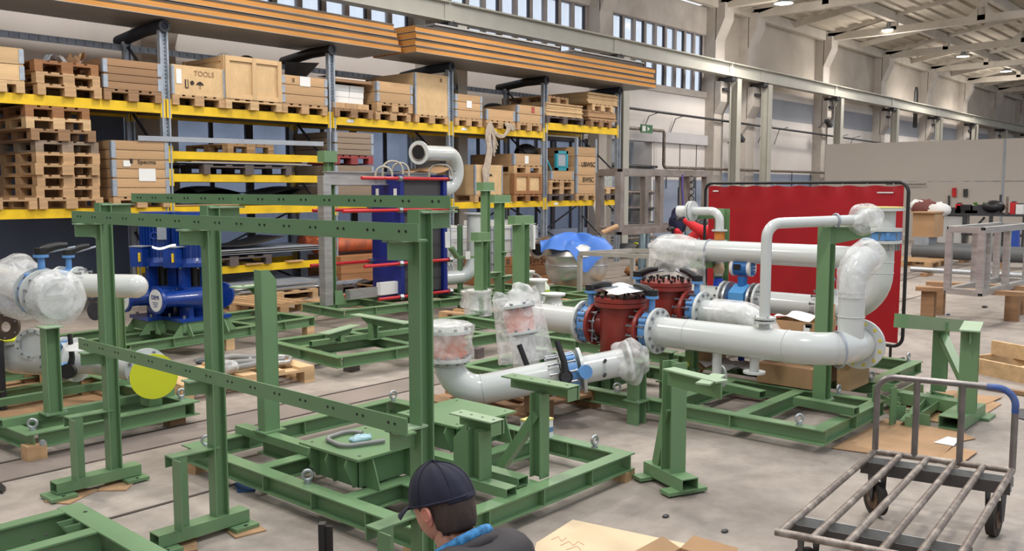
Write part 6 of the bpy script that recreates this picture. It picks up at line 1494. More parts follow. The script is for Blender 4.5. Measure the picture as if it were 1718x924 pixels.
o = M().cyl(TKc + V3((.25, -.3, 1.0)), TKc + V3((.6, -.35, 1.1)), .04, 14).build('cardboard_tube', CARD); tag(o, 'pale tube end poking out from under the blue tarp', 'tube')
for i, (dx, dy) in enumerate(((.1, -.2), (-.2, .1), (.5, -.5))): tag(M().box(TKc + V3((dx, dy, .03 + .02 * i)), (1.3, .3, .04), .3 * i).build('timber_board', wood('pine', 0)), ['wide board under the stainless tank', 'second board under the stainless tank', 'board sticking out right of the stainless tank'][i], 'board')
# ---------------- steel frame table in front of tank
FT = thing('steel_frame_table', 'bare galvanised steel frame table before the blue tarp tank', 'table', az(1100, 470, 0))
PALE = mat('pale_steel_tube', (176, 170, 162), .45, .45, var=.12, scale=5)
zt_ = .76; c00, c01, c10, c11 = az(973, 425, zt_), az(1270, 438, zt_), az(1062, 420, zt_), az(1300, 428, zt_)
c11 = c01 + (c10 - c00)
for a, b_ in ((c00, c01), (c10, c11), (c00, c10), (c01, c11), (c00.lerp(c01, .45), c10.lerp(c11, .45))): M().rhs(a, b_, .06, .06, .004, (0, 0, 1)).build('top_rail', PALE, FT)
for p in (c00, c01, c10, c11, c00.lerp(c01, .42)): M().rhs((p.x, p.y, 0), (p.x, p.y, zt_ - .03), .06, .06, .004, (1, 0, 0)).build('leg', PALE, FT)
# ---------------- sawhorses and large steel frame
SAW = mat('blue_grey_paint', (120, 140, 150), .6, var=.15, scale=6)
def sawhorse(u, v, label, ang=0.5, W=1.0, h=.78):
    c = az(u, v, 0); t = thing('sawhorse', label, 'sawhorse', c)
    d = V3((math.cos(ang), math.sin(ang), 0)); n = V3((-d.y, d.x, 0))
    M().bar(c + d * -W / 2 + V3((0, 0, h)), c + d * W / 2 + V3((0, 0, h)), .08, .06, (0, 0, 1)).build('top_bar', SAW, t)
    for s in (-1, 1):
        for q in (-1, 1): M().bar(c + d * s * W * .4 + n * q * .25, c + d * s * W * .4 + n * q * .04 + V3((0, 0, h)), .05, .05).build('leg', SAW, t)
        M().bar(c + d * s * W * .4 + n * .2 + V3((0, 0, .25)), c + d * s * W * .4 - n * .2 + V3((0, 0, .25)), .03, .04, (0, 0, 1)).build('tie', SAW, t)
    return t
sawhorse(1042, 470, 'blue grey sawhorse left of the red worker, nearest the tank', -.85, .9, .95)
sawhorse(1118, 470, 'blue grey sawhorse under the frame, before the red worker', -.85, .9, .95)
sawhorse(1108, 452, 'rear sawhorse under the far side of the steel frame', -.85, .9, .95)
BF = thing('rusty_steelwork', 'large rusty grey rectangular steel tube frame lying on the sawhorses', 'steelwork', az(1100, 440, 0))
RG = mat('rusty_grey_tube', (140, 132, 126), .6, .3, var=.2, scale=5, dirt=(110, 88, 72), dirt_amt=.5)
fd_ = 14.6
qa, qb = ad(1040, 392, fd_), ad(1160, 390, fd_ + 1.6); ta_, tb_ = ad(1040, 291, fd_), ad(1184, 289, fd_ + 2.0)
zb_ = 1.0; qa.z = zb_; qb = V3((tb_.x, tb_.y, zb_))
zt2_ = (ta_.z + tb_.z) / 2
bk = V3((.5, .75, 0))
fr = M()
def fbar(p, q, w=.11): M().rhs(p, q, w, w, .006, (0, 0, 1) if abs((q - p).normalized().z) < .9 else (1, 0, 0)).build('frame_tube', RG, BF)
for o_ in (V3((0, 0, 0)), bk):
    a, b_ = V3((ta_.x, ta_.y, zb_)) + o_, qb + o_; up_ = V3((0, 0, zt2_ - zb_))
    fbar(a, b_); fbar(a + up_, b_ + up_)
    for k in ((0, .43, .78, 1) if o_.x == 0 else (0, .5, 1)): p = a.lerp(b_, k); fbar(p, p + up_)
for k in (0, 1): p = V3((ta_.x, ta_.y, zb_)).lerp(qb, k); fbar(p, p + bk); fbar(p + V3((0, 0, zt2_ - zb_)), p + bk + V3((0, 0, zt2_ - zb_)))
p = ad(1145, 293, fd_ + 1.3); o = M().tube(fillet([p, p + V3((.0, 0, -.25)), p + V3((.05, 0, -.5)), p + V3((-.02, 0, -.9))], .1, 4), .02, 8).build('purple_sling', mat('violet_web', (96, 84, 150), .8)); tag(o, 'violet lifting sling hanging from the big steel frame', 'sling')
for k in range(5): share('chain_link', 'c', lambda: M().torus((0, 0, 0), (1, 0, 0), .05, .01, 12, 5), DARKST, BF, ad(1160, 300 + k * 11, fd_ + 1.5) - BF.location)
# shelving with dark stock in the store opening
SH = thing('stock_shelf', 'cantilever shelf with dark tubes in the store opening right of the rack', 'shelf', (20.5, 14.4, 0))
for x in (19.6, 21.6): M().bar((x, 14.5, 0), (x, 14.5, 3.0), .1, .1, (1, 0, 0)).build('post', GREYS, SH)
for j, z in enumerate((.35, .75, 1.15, 1.6, 2.3)):
    for k in range(4): M().tube([(19.5 + .1 * k, 13.75 + .12 * k, z + .05 * (k % 2)), (21.85, 13.8 + .12 * k, z)], .035, 8).build('dark_tube', DARKST if (k + j) % 3 else BARE, SH)
    M().bar((21.6, 13.7, z - .05), (21.6, 14.5, z - .05), .05, .05).build('arm', GREYS, SH)
for i, (u, v, s_, m_, l) in enumerate(((1120, 455, .28, BLACK, 'dark rubbish sack on the floor between the sawhorses'), (1075, 445, .22, CARD, 'brown box behind the left sawhorse'), (1060, 462, .15, wood('brown', 0), 'timber piece under the left sawhorse'), (1160, 472, .16, BLACK, 'black bag on the floor beneath the plastic wrapped pipe'), (1085, 430, .3, DARKST, 'dark bin behind the big steel frame'), (1050, 432, .3, DARKST, 'grey drum behind the big steel frame'))):
    p = az(u, v, 0); tag(M().ball(p + V3((0, 0, s_ * .6)), s_, 14, 9, (1.1, .9, .62), f=lambda q: 1 + .12 * math.sin(6 * q.x + 5 * q.z)).build(['rubbish_sack', 'brown_bundle', 'timber_lump', 'black_bag', 'dark_bin', 'grey_drum'][i], m_), l, ['bag', 'bundle', 'timber', 'bag', 'bin', 'drum'][i])
t = thing('shackle', 'small yellow shackle hook on the floor behind the frame', 'shackle', az(1067, 412, .2)); M().torus(az(1067, 412, .25), (1, 0, 0), .07, .02, 14, 6).build('ring', YELCAP, t); M().tube([az(1067, 412, .18), az(1067, 416, .0)], .02, 6).build('pin', YELCAP, t)
# ---------------- IBC tank and lettered collars
ic = ad(836, 470, 16.6); ic = V3((ic.x, ic.y, 0))
t = thing('liquid_tote', 'white caged plastic liquid tank behind the slim green posts', 'tank', ic, YAW - .9)
cbox('tote_body', (1.05, 1.0, .85), mat('milky_tote', (206, 206, 202), .4, var=.08), t, (0, 0, .6), 0)
for k in range(6):
    cbox('cage_bar', (.015, .02, .9), GALV, t, (-.5 + .2 * k, -.52, .6)); cbox('cage_bar', (.02, .015, .9), GALV, t, (-.54, -.5 + .2 * k, .6))
for k in range(5): cbox('cage_rail', (1.08, .02, .015), GALV, t, (0, -.53, .2 + .2 * k)); cbox('cage_rail', (.02, 1.08, .015), GALV, t, (-.55, 0, .2 + .2 * k))
cbox('tote_pallet', (1.1, 1.0, .14), wood('old', 0), t, (0, 0, .07)); cbox('lid', (.9, .9, .08), FILM, t, (0, 0, 1.08))
M().ball((.1, -.535, .72), .08, 14, 8, (1, .1, 1)).build('blue_logo', NAVY, t, True); M().span((.0, -.545, .6), (.22, -.535, .63)).build('blue_mark', NAVY, t, True)
ic2 = ic + V3((-.9, .75, 0)); t = thing('liquid_tote', 'second caged white tank left behind the upright white pipe', 'tank', ic2, YAW - .9); cbox('tote_body', (1.0, .9, .85), MATS['milky_tote'], t, (0, 0, .6)); cbox('tote_pallet', (1.1, 1.0, .14), wood('old', 0), t, (0, 0, .07))
for k in range(5): cbox('cage_rail', (1.08, .02, .015), GALV, t, (0, -.53, .2 + .2 * k)); cbox('cage_bar', (.015, .02, .9), GALV, t, (-.5 + .25 * k, -.53, .6))
cc = az(893, 478, 0); t = crate(cc.x + .1, cc.y + .5, 0, 1.15, .52, 'floor standing collar crate lettered BWSC left of the stainless tank', rows=3, kind='brown', D=.9, base=False, rz=-.25)
text('lettering', 'BWSC', .17, t, (.2, -.455, .43), (PI / 2, 0, 0)); text('lettering', 'II', .15, t, (-.45, -.455, .43), (PI / 2, 0, 0))
cc2 = az(830, 474, 0); crate(cc2.x - .1, cc2.y + .15, 0, .9, .5, 'floor collar crate behind the slim green posts', rows=3, kind='brown', D=.9, base=False, rz=-.25)
q = ad(910, 412, 15.6); t = thing('copper_elbow', 'wide bronze coloured pipe elbow resting on the lettered crate', 'elbow', q); M().tube(fillet([ad(904, 418, 15.2), ad(916, 408, 15.6), ad(932, 420, 15.9)], .2, 8), .13, 20).build('elbow_body', mat('bronze', (132, 108, 86), .35, .7, var=.15), t); M().bar(V3((q.x, q.y, .5)), q - V3((0, 0, .08)), .2, .2).build('prop_block', wood('old', 2), t); M().ring(ad(902, 419, 15.05), ad(904, 418, 15.2), .14, .1, 24).build('rim', BARE, t); M().cyl(ad(903, 419, 15.1), ad(904, 418, 15.12), .1, 20).build('bore', BLACK, t)
# tied hoses on crate front
o = M().tube(fillet([ad(885, 470, 14.6), ad(895, 456, 14.7), ad(912, 472, 14.7), ad(902, 491, 14.6), ad(888, 480, 14.6)], .1, 5), .03, 8).build('pale_hose', PALE); tag(o, 'pale hose coil hanging at the lettered crate', 'hose')
# white fittings on boards left of the tank
def fitting(u, v, r, h, label, wrap=False, r2=None):
    c = az(u, v, .16); t = thing('white_fitting', label, 'fitting', c)
    M().lathe([(r, 0), (r, .02), (r * .75, .03), ((r2 or r * .7), h - .03), (r * .95, h - .02), (r * .95, h)], c, n=26).build('reducer', WHITEP, t); M().cyl(c + V3((0, 0, h)), c + V3((0, 0, h + .008)), r * .95, 24).build('cover', PAPER, t)
    if wrap: M().lathe([(r * 1.1, 0), (r * 1.15, h * .3), (r * .95, h * .6), (r * 1.1, h + .02)], c, n=30).build('plastic_wrap', FOIL, t)
fitting(803, 528, .16, .3, 'white reducer in plastic left of the milky sleeve', True); fitting(790, 515, .13, .2, 'small white reducer behind the wrapped joint', True); fitting(900, 512, .16, .34, 'tall white flanged spool behind the milky sleeve'); fitting(928, 516, .17, .18, 'low white flanged reducer before the stainless tank', False, .1); fitting(884, 500, .12, .38, 'narrow white fitting behind the tall spool')
pallet(10.0, 7.6, 0, -.2, 'pallet carrying the white reducers near the stainless tank', 'pine', w=1.2, d=.8); pallet(8.6, 7.9, 0, .1, 'pallet with small white reducers by the green posts', 'pine', w=1.2, d=.8)
p = az(915, 505, .16); t = thing('bottle', 'small green and white bottle beside the tall white spool', 'bottle', p); M().lathe([(.06, 0), (.06, .2), (.02, .25), (.02, .28)], p, n=14).build('bottle_body', mat('bottle_white', (214, 224, 206), .4), t); M().cyl(p + V3((0, 0, .05)), p + V3((0, 0, .16)), .062, 14).build('green_label', mat('lime_label', (170, 200, 60), .5), t)
for i, (u, v, sx) in enumerate(((745, 505, .9), (820, 540, .8), (560, 500, 1.0), (470, 505, 1.1), (600, 508, .9))):
    p = az(u, v, .012); tag(M().box(p, (sx, .5, .012), .2 * i).build('board_sheet', CARD if i in (2, 3, 4) else wood('pine', 0)), ['loose boards behind the exchanger skid', 'loose planks under the white reducers', 'brown cardboard sheet left of the exchanger skid', 'wavy cardboard behind the pump skid', 'cardboard under the exchanger column'][i], 'board')
# ---------------- timber bench with aluminium frame
BN = thing('timber_bench', 'low timber trestle bench carrying the aluminium frame', 'bench', (13.2, 3.4, 0)); bz = .42
pA, pB = az(1538, 483, bz), az(1740, 494, bz); off = V3((.75, .1, 0))
TB = wood('old', 1)
M().bar(pA, pB, .2, .05, (0, 0, 1)).build('plank', TB, BN); M().bar(pA + off, pB + off, .2, .05, (0, 0, 1)).build('plank', TB, BN)
for u in (1559, 1700): p = az(u, 484, bz); M().bar((p.x, p.y, 0), (p.x, p.y, bz - .02), .16, .1, (1, 0, 0)).build('leg', TB, BN); M().bar((p.x + .75, p.y + .1, 0), (p.x + .75, p.y + .1, bz - .02), .16, .1, (1, 0, 0)).build('leg', TB, BN)
AF = thing('aluminium_frame', 'welded bare aluminium box frame standing on the timber bench', 'frame', (13.3, 3.5, bz))
g0, g1 = az(1589, 487, bz + .03), az(1643, 492, bz + .03); dz_ = ad(1589, 384, (g0 - V3((0, 0, EYE))).dot(_fw)).z - g0.z; dn_ = (g1 - g0); dn_.z = 0
lg = V3((.4, -1.0, 0)); lg = (az(1735, 470, bz + .03) - g1); lg.z = 0; lg = lg.normalized() * 1.9
def ab(p, q, w=.075): M().rhs(p, q, w, w, .005, (0, 0, 1) if abs((q - p).normalized().z) < .9 else (1, 0, 0)).build('frame_bar', ALU, AF)
for z in (0, dz_):
    zz2 = V3((0, 0, z)); ab(g0 + zz2, g1 + zz2); ab(g0 + zz2, g0 + lg + zz2); ab(g1 + zz2, g1 + lg + zz2); ab(g0 + lg + zz2, g1 + lg + zz2)
for p in (g0, g1): 
    for k in ((0, .5, .95) if p is g0 else (0, .12, .5, .95)): ab(p + lg * k, p + lg * k + V3((0, 0, dz_)))
# ---------------- background workbench, pipes
wb = thing('workbench', 'dark topped workbench with grey cabinet before the grey partition', 'workbench', (25, 7, 0))
w0 = az(1572, 425, 0); w1 = az(1645, 428, 0); wx = w0.x + 1
def wbp(u, v): return ax(u, v, wx)
M().span(ax(1575, 362, wx), ax(1612, 425, wx) + V3((.7, 0, 0))).build('cabinet', mat('cabinet_grey', (178, 178, 176), .5, var=.04), wb)
a, b_ = ax(1570, 357, wx), ax(1718, 362, wx); M().span((wx - .05, a.y, a.z - .06), (wx + .8, b_.y - 2.0, a.z)).build('table_top', DARKST, wb)
for u in (1616, 1660, 1716): p = ax(u, 420, wx); M().bar((wx, p.y, 0), (wx, p.y, a.z - .05), .08, .08, (1, 0, 0)).build('leg', DARKST, wb)
M().bar((wx + .1, ax(1625, 395, wx).y, .5), (wx + .1, ax(1650, 370, wx).y, a.z - .1), .05, .05).build('brace', DARKST, wb)
M().span((wx, ax(1612, 400, wx).y, .45), (wx + .7, ax(1718, 400, wx).y - 2, .5)).build('low_shelf', DARKST, wb)
random.seed(11)
stuffs = [('bench_tool', DARKST), ('red_clamp', REDROD), ('tool_box', BLACK), ('paper_pile', PAPER), ('green_plant', mat('leaf_green', (70, 110, 40), .6)), ('dark_case', DARKST), ('black_machine', BLACK), ('upright_rod', DARKST), ('upright_rod', BARE), ('red_clamp', REDROD), ('white_can', PAPER)]
for i, (n_, m_) in enumerate(stuffs):
    u = 1592 + i * 11.5; y_ = ax(u, 360, wx).y
    h = (.12, .25, .2, .08, .28, .2, .4, .5, .45, .3, .25)[i]; w_ = (.5, .12, .4, .3, .06, .7, .55, .06, .06, .12, .16)[i]
    t = thing(n_, ['flat dark tool at the left of the workbench top', 'red clamp on the workbench beside the flat tool', 'black tool box on the workbench', 'white paper pile on the workbench', 'small green plant sprig standing on the workbench', 'long dark case on the workbench middle', 'round black machine on the workbench', 'tallest dark rod standing on the workbench', 'bare metal rod standing on the workbench', 'red clamp at the right end of the workbench', 'white can at the far right of the workbench'][i], n_.split('_')[-1], (wx + .3, y_, a.z))
    if n_ == 'black_machine': M().ball((wx + .3, y_, a.z + .17), .26, 14, 9, (1, 1.1, .7)).build('body', m_, t); M().cyl((wx + .1, y_, a.z + .2), (wx + .3, y_, a.z + .2), .12, 14).build('spindle', m_, t)
    elif n_ == 'green_plant':
        for s in (-1, 1): M().plate([(wx + .3, y_, a.z), (wx + .3, y_ + s * .18, a.z + .28), (wx + .3, y_ + s * .08, a.z + .3), (wx + .3, y_, a.z + .1)], (.02, 0, 0)).build('leaf', m_, t)
    elif n_ == 'upright_rod': M().cyl((wx + .3, y_, a.z), (wx + .3, y_, a.z + h), .03, 8).build('rod', m_, t); M().cyl((wx + .3, y_, a.z), (wx + .3, y_, a.z + .03), .09, 10).build('foot', m_, t)
    else: M().box((wx + .3, y_, a.z + h / 2), (.3, w_, h)).build('body', m_, t); M().box((wx + .3, y_, a.z + h + .015), (.2, w_ * .6, .03)).build('top', DARKST, t)
for i, (u, v0, v1) in enumerate(((1592, 328, 357), (1601, 315, 330), (1620, 317, 330))):
    p = ax(u, v0, 30.95); q = ax(u, v1, 30.95); t = M().bar(p, q, .05, .12 if i else .05, (0, 1, 0)).build(['wall_rod', 'red_holder', 'grey_holder'][i], [DARKST, REDROD, DARKST][i]); tag(t, ['dark rod leaning at the partition above the cabinet', 'small red holder on the grey partition', 'small grey holder on the grey partition'][i], 'holder')
cb = thing('cardboard_box', 'tan carton on a small grey stand right behind the red screen', 'carton', ax(1552, 420, 21.5)); a, b_ = ax(1530, 397, 21.5), ax(1568, 358, 21.5)
M().span(a, b_ + V3((.7, 0, 0))).build('carton_body', CARD, cb); M().span((21.5, a.y - .05, 0.05), (22.1, b_.y + .1, a.z)).build('stand', GALV, cb); M().box((21.8, (a.y + b_.y) / 2, b_.z + .02), (.8, abs(a.y - b_.y) + .05, .03)).build('carton_lid', CARD, cb)
for i, (u, v, h, w_, m_, l) in enumerate(((1541, 345, .2, .2, PAPER, 'white cloth on top of the tan carton'), (1552, 350, .22, .3, mat('dark_red_stuff', (110, 60, 56), .7), 'dark reddish tools behind the tan carton'), (1573, 352, .25, .25, PAPER, 'white sack on the cabinet corner'))):
    p = ax(u, v, 22.2); tag(M().ball(p, w_, 12, 8, (.8, 1, .7), f=lambda q: 1 + .2 * math.sin(8 * q.x + 5 * q.y)).build('cloth_heap', m_), l, 'heap')
for i, (u0, v0, u1, v1, r, m_, l) in enumerate(((1532, 428, 1725, 444, .17, mat('dark_pipe_coat', (92, 94, 96), .5, var=.1), 'front thick dark grey pipe lying on the floor before the workbench'), (1534, 418, 1640, 424, .16, MATS['dark_pipe_coat'], 'rear thick dark pipe lying behind the long one'), (1528, 451, 1720, 455, .05, STEEL, 'thin shiny steel pipe lying parallel to the thick dark pipe'))):
    xx = (21.6, 22.6, 18.6)[i]; p, q = ax(u0, v0, xx), ax(u1, v1, xx); zc_ = max(r, min(p.z, q.z)) if i == 2 else r + .12; p.z = q.z = zc_
    t = thing('floor_pipe', l, 'pipe', (xx, (p.y + q.y) / 2, 0)); M().ring(p, q, r, r * .92, 24).build('tube', m_, t)
    for s in (.15, .8): c = p.lerp(q, s); M().box((c.x, c.y, (zc_ - r) / 2), (.5, .1, max(.02, zc_ - r))).build('support_timber', wood('old', 0), t)
pallet(21.0, 6.6, 0, 0, 'pallet under the left end of the thick dark pipes', 'pine', w=1.2)
t = thing('blue_post', 'blue steel post leg of a machine behind the aluminium frame', 'post', ax(1700, 420, 24)); M().bar(pl(ax(1700, 425, 24), 0), ax(1700, 385, 24), .25, .2, (1, 0, 0)).build('post', mat('machine_blue', (36, 74, 160), .5), t)
t = thing('dark_cabinet', 'dark grey machine body behind the aluminium frame', 'machine', ax(1680, 420, 24.3)); p = ax(1688, 425, 24.3); q = ax(1671, 388, 24.3); M().span((24.3, p.y, 0), (24.8, q.y, q.z)).build('body', DARKST, t); M().span((24.28, p.y + .1, .6), (24.3, q.y - .1, .7)).build('vent', BLACK, t)
# ---------------- pine collar boxes at the right
PB = thing('timber_collar', 'large pale pine plank box on the floor at the right edge', 'box', az(1670, 630, 0))
PN = wood('fresh', 1); a = az(1622, 622, 0); b_ = az(1760, 652, 0); dd_ = (b_ - a).normalized(); nn = V3((dd_.y * -1, dd_.x, 0)); nn = nn if nn.dot(_fw) > 0 else -nn
hz_ = .14
def pk2(p, q, z0, h=.14, t_=PB): M().bar(p + V3((0, 0, z0 + h / 2)), q + V3((0, 0, z0 + h / 2)), .04, h, (0, 0, 1)).build('plank', wood('fresh', 0), t_)
pk2(a, a + dd_ * 1.4, 0); pk2(a + nn * .9, a + nn * .9 + dd_ * 1.4, 0); pk2(a, a + nn * .9, 0); pk2(a + dd_ * .55 + nn * .02, a + dd_ * .55 + nn * .9, 0)
P2b = thing('timber_collar', 'second pine frame plank resting across the back of the pale box', 'box', az(1690, 590, .14)); a2 = az(1665, 590, .16); pk2(a2 * 1 + V3((0, 0, 0)) - V3((0, 0, a2.z)) , a2 - V3((0, 0, a2.z)) + dd_ * 1.3, .14, .13, P2b)
for k in (.25, .6): M().box(a2 - V3((0, 0, a2.z)) + dd_ * k + nn * .06 + V3((0, 0, .1)), (.1, .1, .2)).build('post_block', wood('fresh', 2), P2b)
o = M().bar(a + V3((-.5, -.0, .02)) - nn * .2, a + dd_ * 1.5 - nn * .25 + V3((0, 0, .02)), .06, .03, (0, 0, 1)).build('floor_batten', wood('old', 0)); tag(o, 'thin dark batten on the floor before the pale pine box', 'batten')
# ================================================================== PEOPLE
SKIN = mat('skin', (206, 150, 126), .5, var=.06, scale=10, dirt=(190, 120, 100), dirt_amt=.3)
HAIR = mat('dark_brown_hair', (62, 46, 38), .7, var=.3, scale=40, stretch=(1, 1, .2), bump=.4)
def skinned(name, verts, edges, radii, m, parent, root=0, sub=2):
    o_ = V3((0, 0, 0)); q = parent
    while q: o_ += q.location; q = q.parent
    me = bpy.data.meshes.new(name); me.from_pydata([tuple(V3(v) - o_) for v in verts], edges, [])
    ob = bpy.data.objects.new(name, me); COL.objects.link(ob); ob.parent = parent; me.materials.append(m)
    ob.modifiers.new('skin', 'SKIN')
    sv = me.skin_vertices[0].data if me.skin_vertices else None
    for i, r in enumerate(radii):
        sv[i].radius = r if isinstance(r, tuple) else (r, r)
        sv[i].use_root = (i == root)
    s = ob.modifiers.new('sub', 'SUBSURF'); s.levels = sub; s.render_levels = sub
    dg = bpy.context.evaluated_depsgraph_get(); me2 = bpy.data.meshes.new_from_object(ob.evaluated_get(dg))
    for p in me2.polygons: p.use_smooth = True
    ob.modifiers.clear(); ob.data = me2; me2.name = name
    if not me2.materials: me2.materials.append(m)
    return ob
def head(t, H, f, up, s=1., hair=HAIR):
    f = f.normalized(); L = up.cross(f).normalized(); up = f.cross(L).normalized()
    R = Matrix((f, L, up)).transposed()
    def W(x, y, z): return H + R @ V3((x, y, z)) * s
    def shape(p):
        k = 1.0
        if p.x > 0: k -= .10 * max(0, -p.z) * (1 - abs(p.y))          # jaw line
        if p.z < -.2: k *= 1 - .22 * min(1, (-p.z - .2) / .8) * (1 if p.x < .3 else .35)
        d = math.exp(-((p.y / .16) ** 2) - (((p.z + .12) / .17) ** 2)) * (1 if p.x > 0 else 0)
        k += .22 * d                                                     # nose
        k += .05 * math.exp(-((p.z - .22) / .1) ** 2) * (1 if p.x > .5 else 0) * math.exp(-(abs(p.y) - .25) ** 2 / .03)   # brow
        k -= .06 * math.exp(-((p.z - .08) / .09) ** 2) * (1 if p.x > .4 else 0) * math.exp(-(abs(p.y) - .33) ** 2 / .015)  # eye socket
        k += .05 * math.exp(-((p.z + .45) / .07) ** 2 - (p.y / .25) ** 2) * (1 if p.x > 0 else 0)   # lips
        k += .07 * math.exp(-((p.z + .8) / .12) ** 2 - (p.y / .3) ** 2) * (1 if p.x > 0 else 0)     # chin
        return k
    hd = M().ball(H, s, 44, 34, (.1, .078, .122), R, shape).build('head', SKIN, t)
    for y in (-1, 1):
        e = M().ball(W(.088, y * .03, .012), .0125 * s, 12, 8).build('eye', mat('eye_white', (226, 222, 218), .2), hd)
        M().ball(W(.0985, y * .03, .012), .0055 * s, 10, 6).build('iris', BLACK, hd)
        M().tube([W(.094, y * .015, .032), W(.097, y * .032, .036), W(.085, y * .052, .03)], .004 * s, 6).build('eyebrow', hair, hd)
        ear = M()
        ear.ball(W(-.008, y * .078, -.004), .032 * s, 16, 12, (.6, .32, 1.05), R)
        ear.torus(W(-.012, y * .086, .002), R @ V3((.2, 1, 0)), .019 * s, .0055 * s, 16, 6)
        ear.build('ear', mat('ear_skin', (208, 136, 118), .5, var=.05), hd)
    M().tube([W(.098, .02, -.052), W(.106, 0, -.05), W(.098, -.02, -.052)], .005 * s, 6).build('mouth', mat('lip', (170, 98, 90), .5), hd)
    def hairf(p):
        k = 1.07
        if p.x > .28 and p.z < .5: k = .6                 # face stays free
        if (p.z < -.4 and p.x > -.3) or p.z < -.6: k = .6
        if -.15 < p.x <= .28 and p.z < .02: k = .75       # behind and below the ear stays skin
        return k + .012 * math.sin(30 * p.y + 14 * p.z)
    M().ball(H, s, 44, 34, (.1, .078, .122), R, hairf).build('hair', hair, hd)
    return hd, W, R, L, up
# ---- crouching worker with the cap
fh = V3((_fw.x, _fw.y, 0)).normalized()
f0_ = (-_rt * math.cos(.7) + fh * math.sin(.7))
H = ad(745, 852, 2.8)
fdir = (f0_ - V3((0, 0, .34))).normalized(); upv = (V3((0, 0, 1)) + f0_ * .34).normalized()
Wk = thing('person', 'crouching worker in navy cap, dark grey jacket and blue checked collar, leaning forward', 'person', (H.x, H.y, 0))
hd, Wh, Rh, Lh, uh = head(Wk, H, fdir, upv, 1.02)
CAPM = mat('navy_cap_cloth', (27, 28, 46), .85, var=.2, scale=6, bump=.3, dirt=(44, 44, 66), dirt_amt=.4)
# cap: panelled dome, band, brim, closing strap with an opening at the back
def capf(a, b):
    th_ = 2 * PI * a; ph = (1 - b) * 1.62
    r = math.sin(ph); z = math.cos(ph)
    wr = 1 + .018 * math.sin(5 * th_ + 3 * b) * (1 - b) + .012 * math.sin(11 * th_ + 5 * b)
    if abs(((th_ - PI + PI) % (2 * PI)) - PI) < .55 and b < .28: wr *= .985
    return Wh(.112 * r * math.cos(th_) * wr, .09 * r * math.sin(th_) * wr, .03 + .113 * z * wr * (1 + .04 * math.cos(th_)))
M().grid(capf, 56, 16).build('cap_dome', CAPM, Wk)
for k in range(6):
    a_ = k / 6 + .08; M().tube([capf(a_, b / 10) * 1 + (capf(a_, b / 10) - Wh(0, 0, .03)).normalized() * .0015 for b in range(0, 11)], .0012, 4).build('cap_seam', mat('cap_seam_thread', (26, 28, 48), .9), Wk)
M().ball(Wh(.0, 0, .145), .006, 8, 6).build('cap_button', CAPM, Wk)
def brim(a, b):
    t_ = (a - .5) * 1.9
    x0, y0 = .108 * math.cos(t_), .087 * math.sin(t_)
    ext = .075 * math.cos(t_ * .82) ** .8 if abs(t_) < 1.5 else 0
    return Wh(x0 + ext * b, y0 * (1 + .04 * b), .03 - .02 * b * b - .014 * b * (t_ / .95) ** 2)
M().grid(brim, 24, 8).build('cap_brim', CAPM, Wk)
M().grid(lambda a, b: brim(a, b) - uh * .003, 24, 8).build('cap_brim_lining', CAPM, Wk)
M().tube([capf(a / 50, .02) for a in range(51)], .004, 6).build('cap_band', CAPM, Wk)
M().tube([Wh(-.108 * math.cos(t_), .086 * math.sin(t_), .022) for t_ in (-.7, -.35, 0, .35, .7)], .007, 6).build('cap_strap', CAPM, Wk)
# body
JK = mat('charcoal_work_jacket', (62, 58, 60), .85, var=.15, scale=4, bump=.3)
bd = -f0_; Lb = V3((0, 0, 1)).cross(f0_).normalized()
def B(back, left, z):
    if z > .35 : z = z + H.z - .70 + .03
    return V3((H.x, H.y, 0)) + bd * (back - .03) + Lb * left + V3((0, 0, z))
M().tube([H + (-uh * .06) + (-fdir) * .03, B(.07, 0, .60), B(.12, 0, .545)], [.062, .062, .075], 20).build('neck', SKIN, Wk)
V_ = [B(.5, 0, .27), B(.42, 0, .40), B(.28, 0, .49), B(.17, 0, .52), B(.13, 0, .55),                                     # 0..4 pelvis to neck base
      B(.17, .12, .515), B(.15, .205, .48), B(.02, .25, .33), B(-.16, .17, .25), B(-.22, .155, .24),                       # 5..9 left arm
      B(.17, -.12, .515), B(.15, -.205, .48), B(.02, -.25, .33), B(-.16, -.17, .25), B(-.22, -.155, .24),                  # 10..14 right arm
      B(.48, .1, .24), B(.1, .16, .11), B(.3, .15, .09), B(.52, .14, .07), B(.42, .14, .03),                               # 15..19 left leg
      B(.48, -.1, .24), B(.1, -.16, .11), B(.3, -.15, .09), B(.52, -.14, .07), B(.42, -.14, .03)]
E_ = [(0, 1), (1, 2), (2, 3), (3, 4), (3, 5), (5, 6), (6, 7), (7, 8), (8, 9), (3, 10), (10, 11), (11, 12), (12, 13), (13, 14), (0, 15), (15, 16), (16, 17), (17, 18), (0, 20), (20, 21), (21, 22), (22, 23)]
V2 = V_[:19] + V_[20:24]; E_ = [(a if a < 20 else a - 1, b_ if b_ < 20 else b_ - 1) for a, b_ in E_]
R_ = [.15, .15, .155, .12, .075, .095, .078, .058, .04, .032, .095, .078, .058, .04, .032, .1, .075, .06, .045, .1, .075, .06, .045]
skinned('body_clothed', V2, E_, R_, JK, Wk)
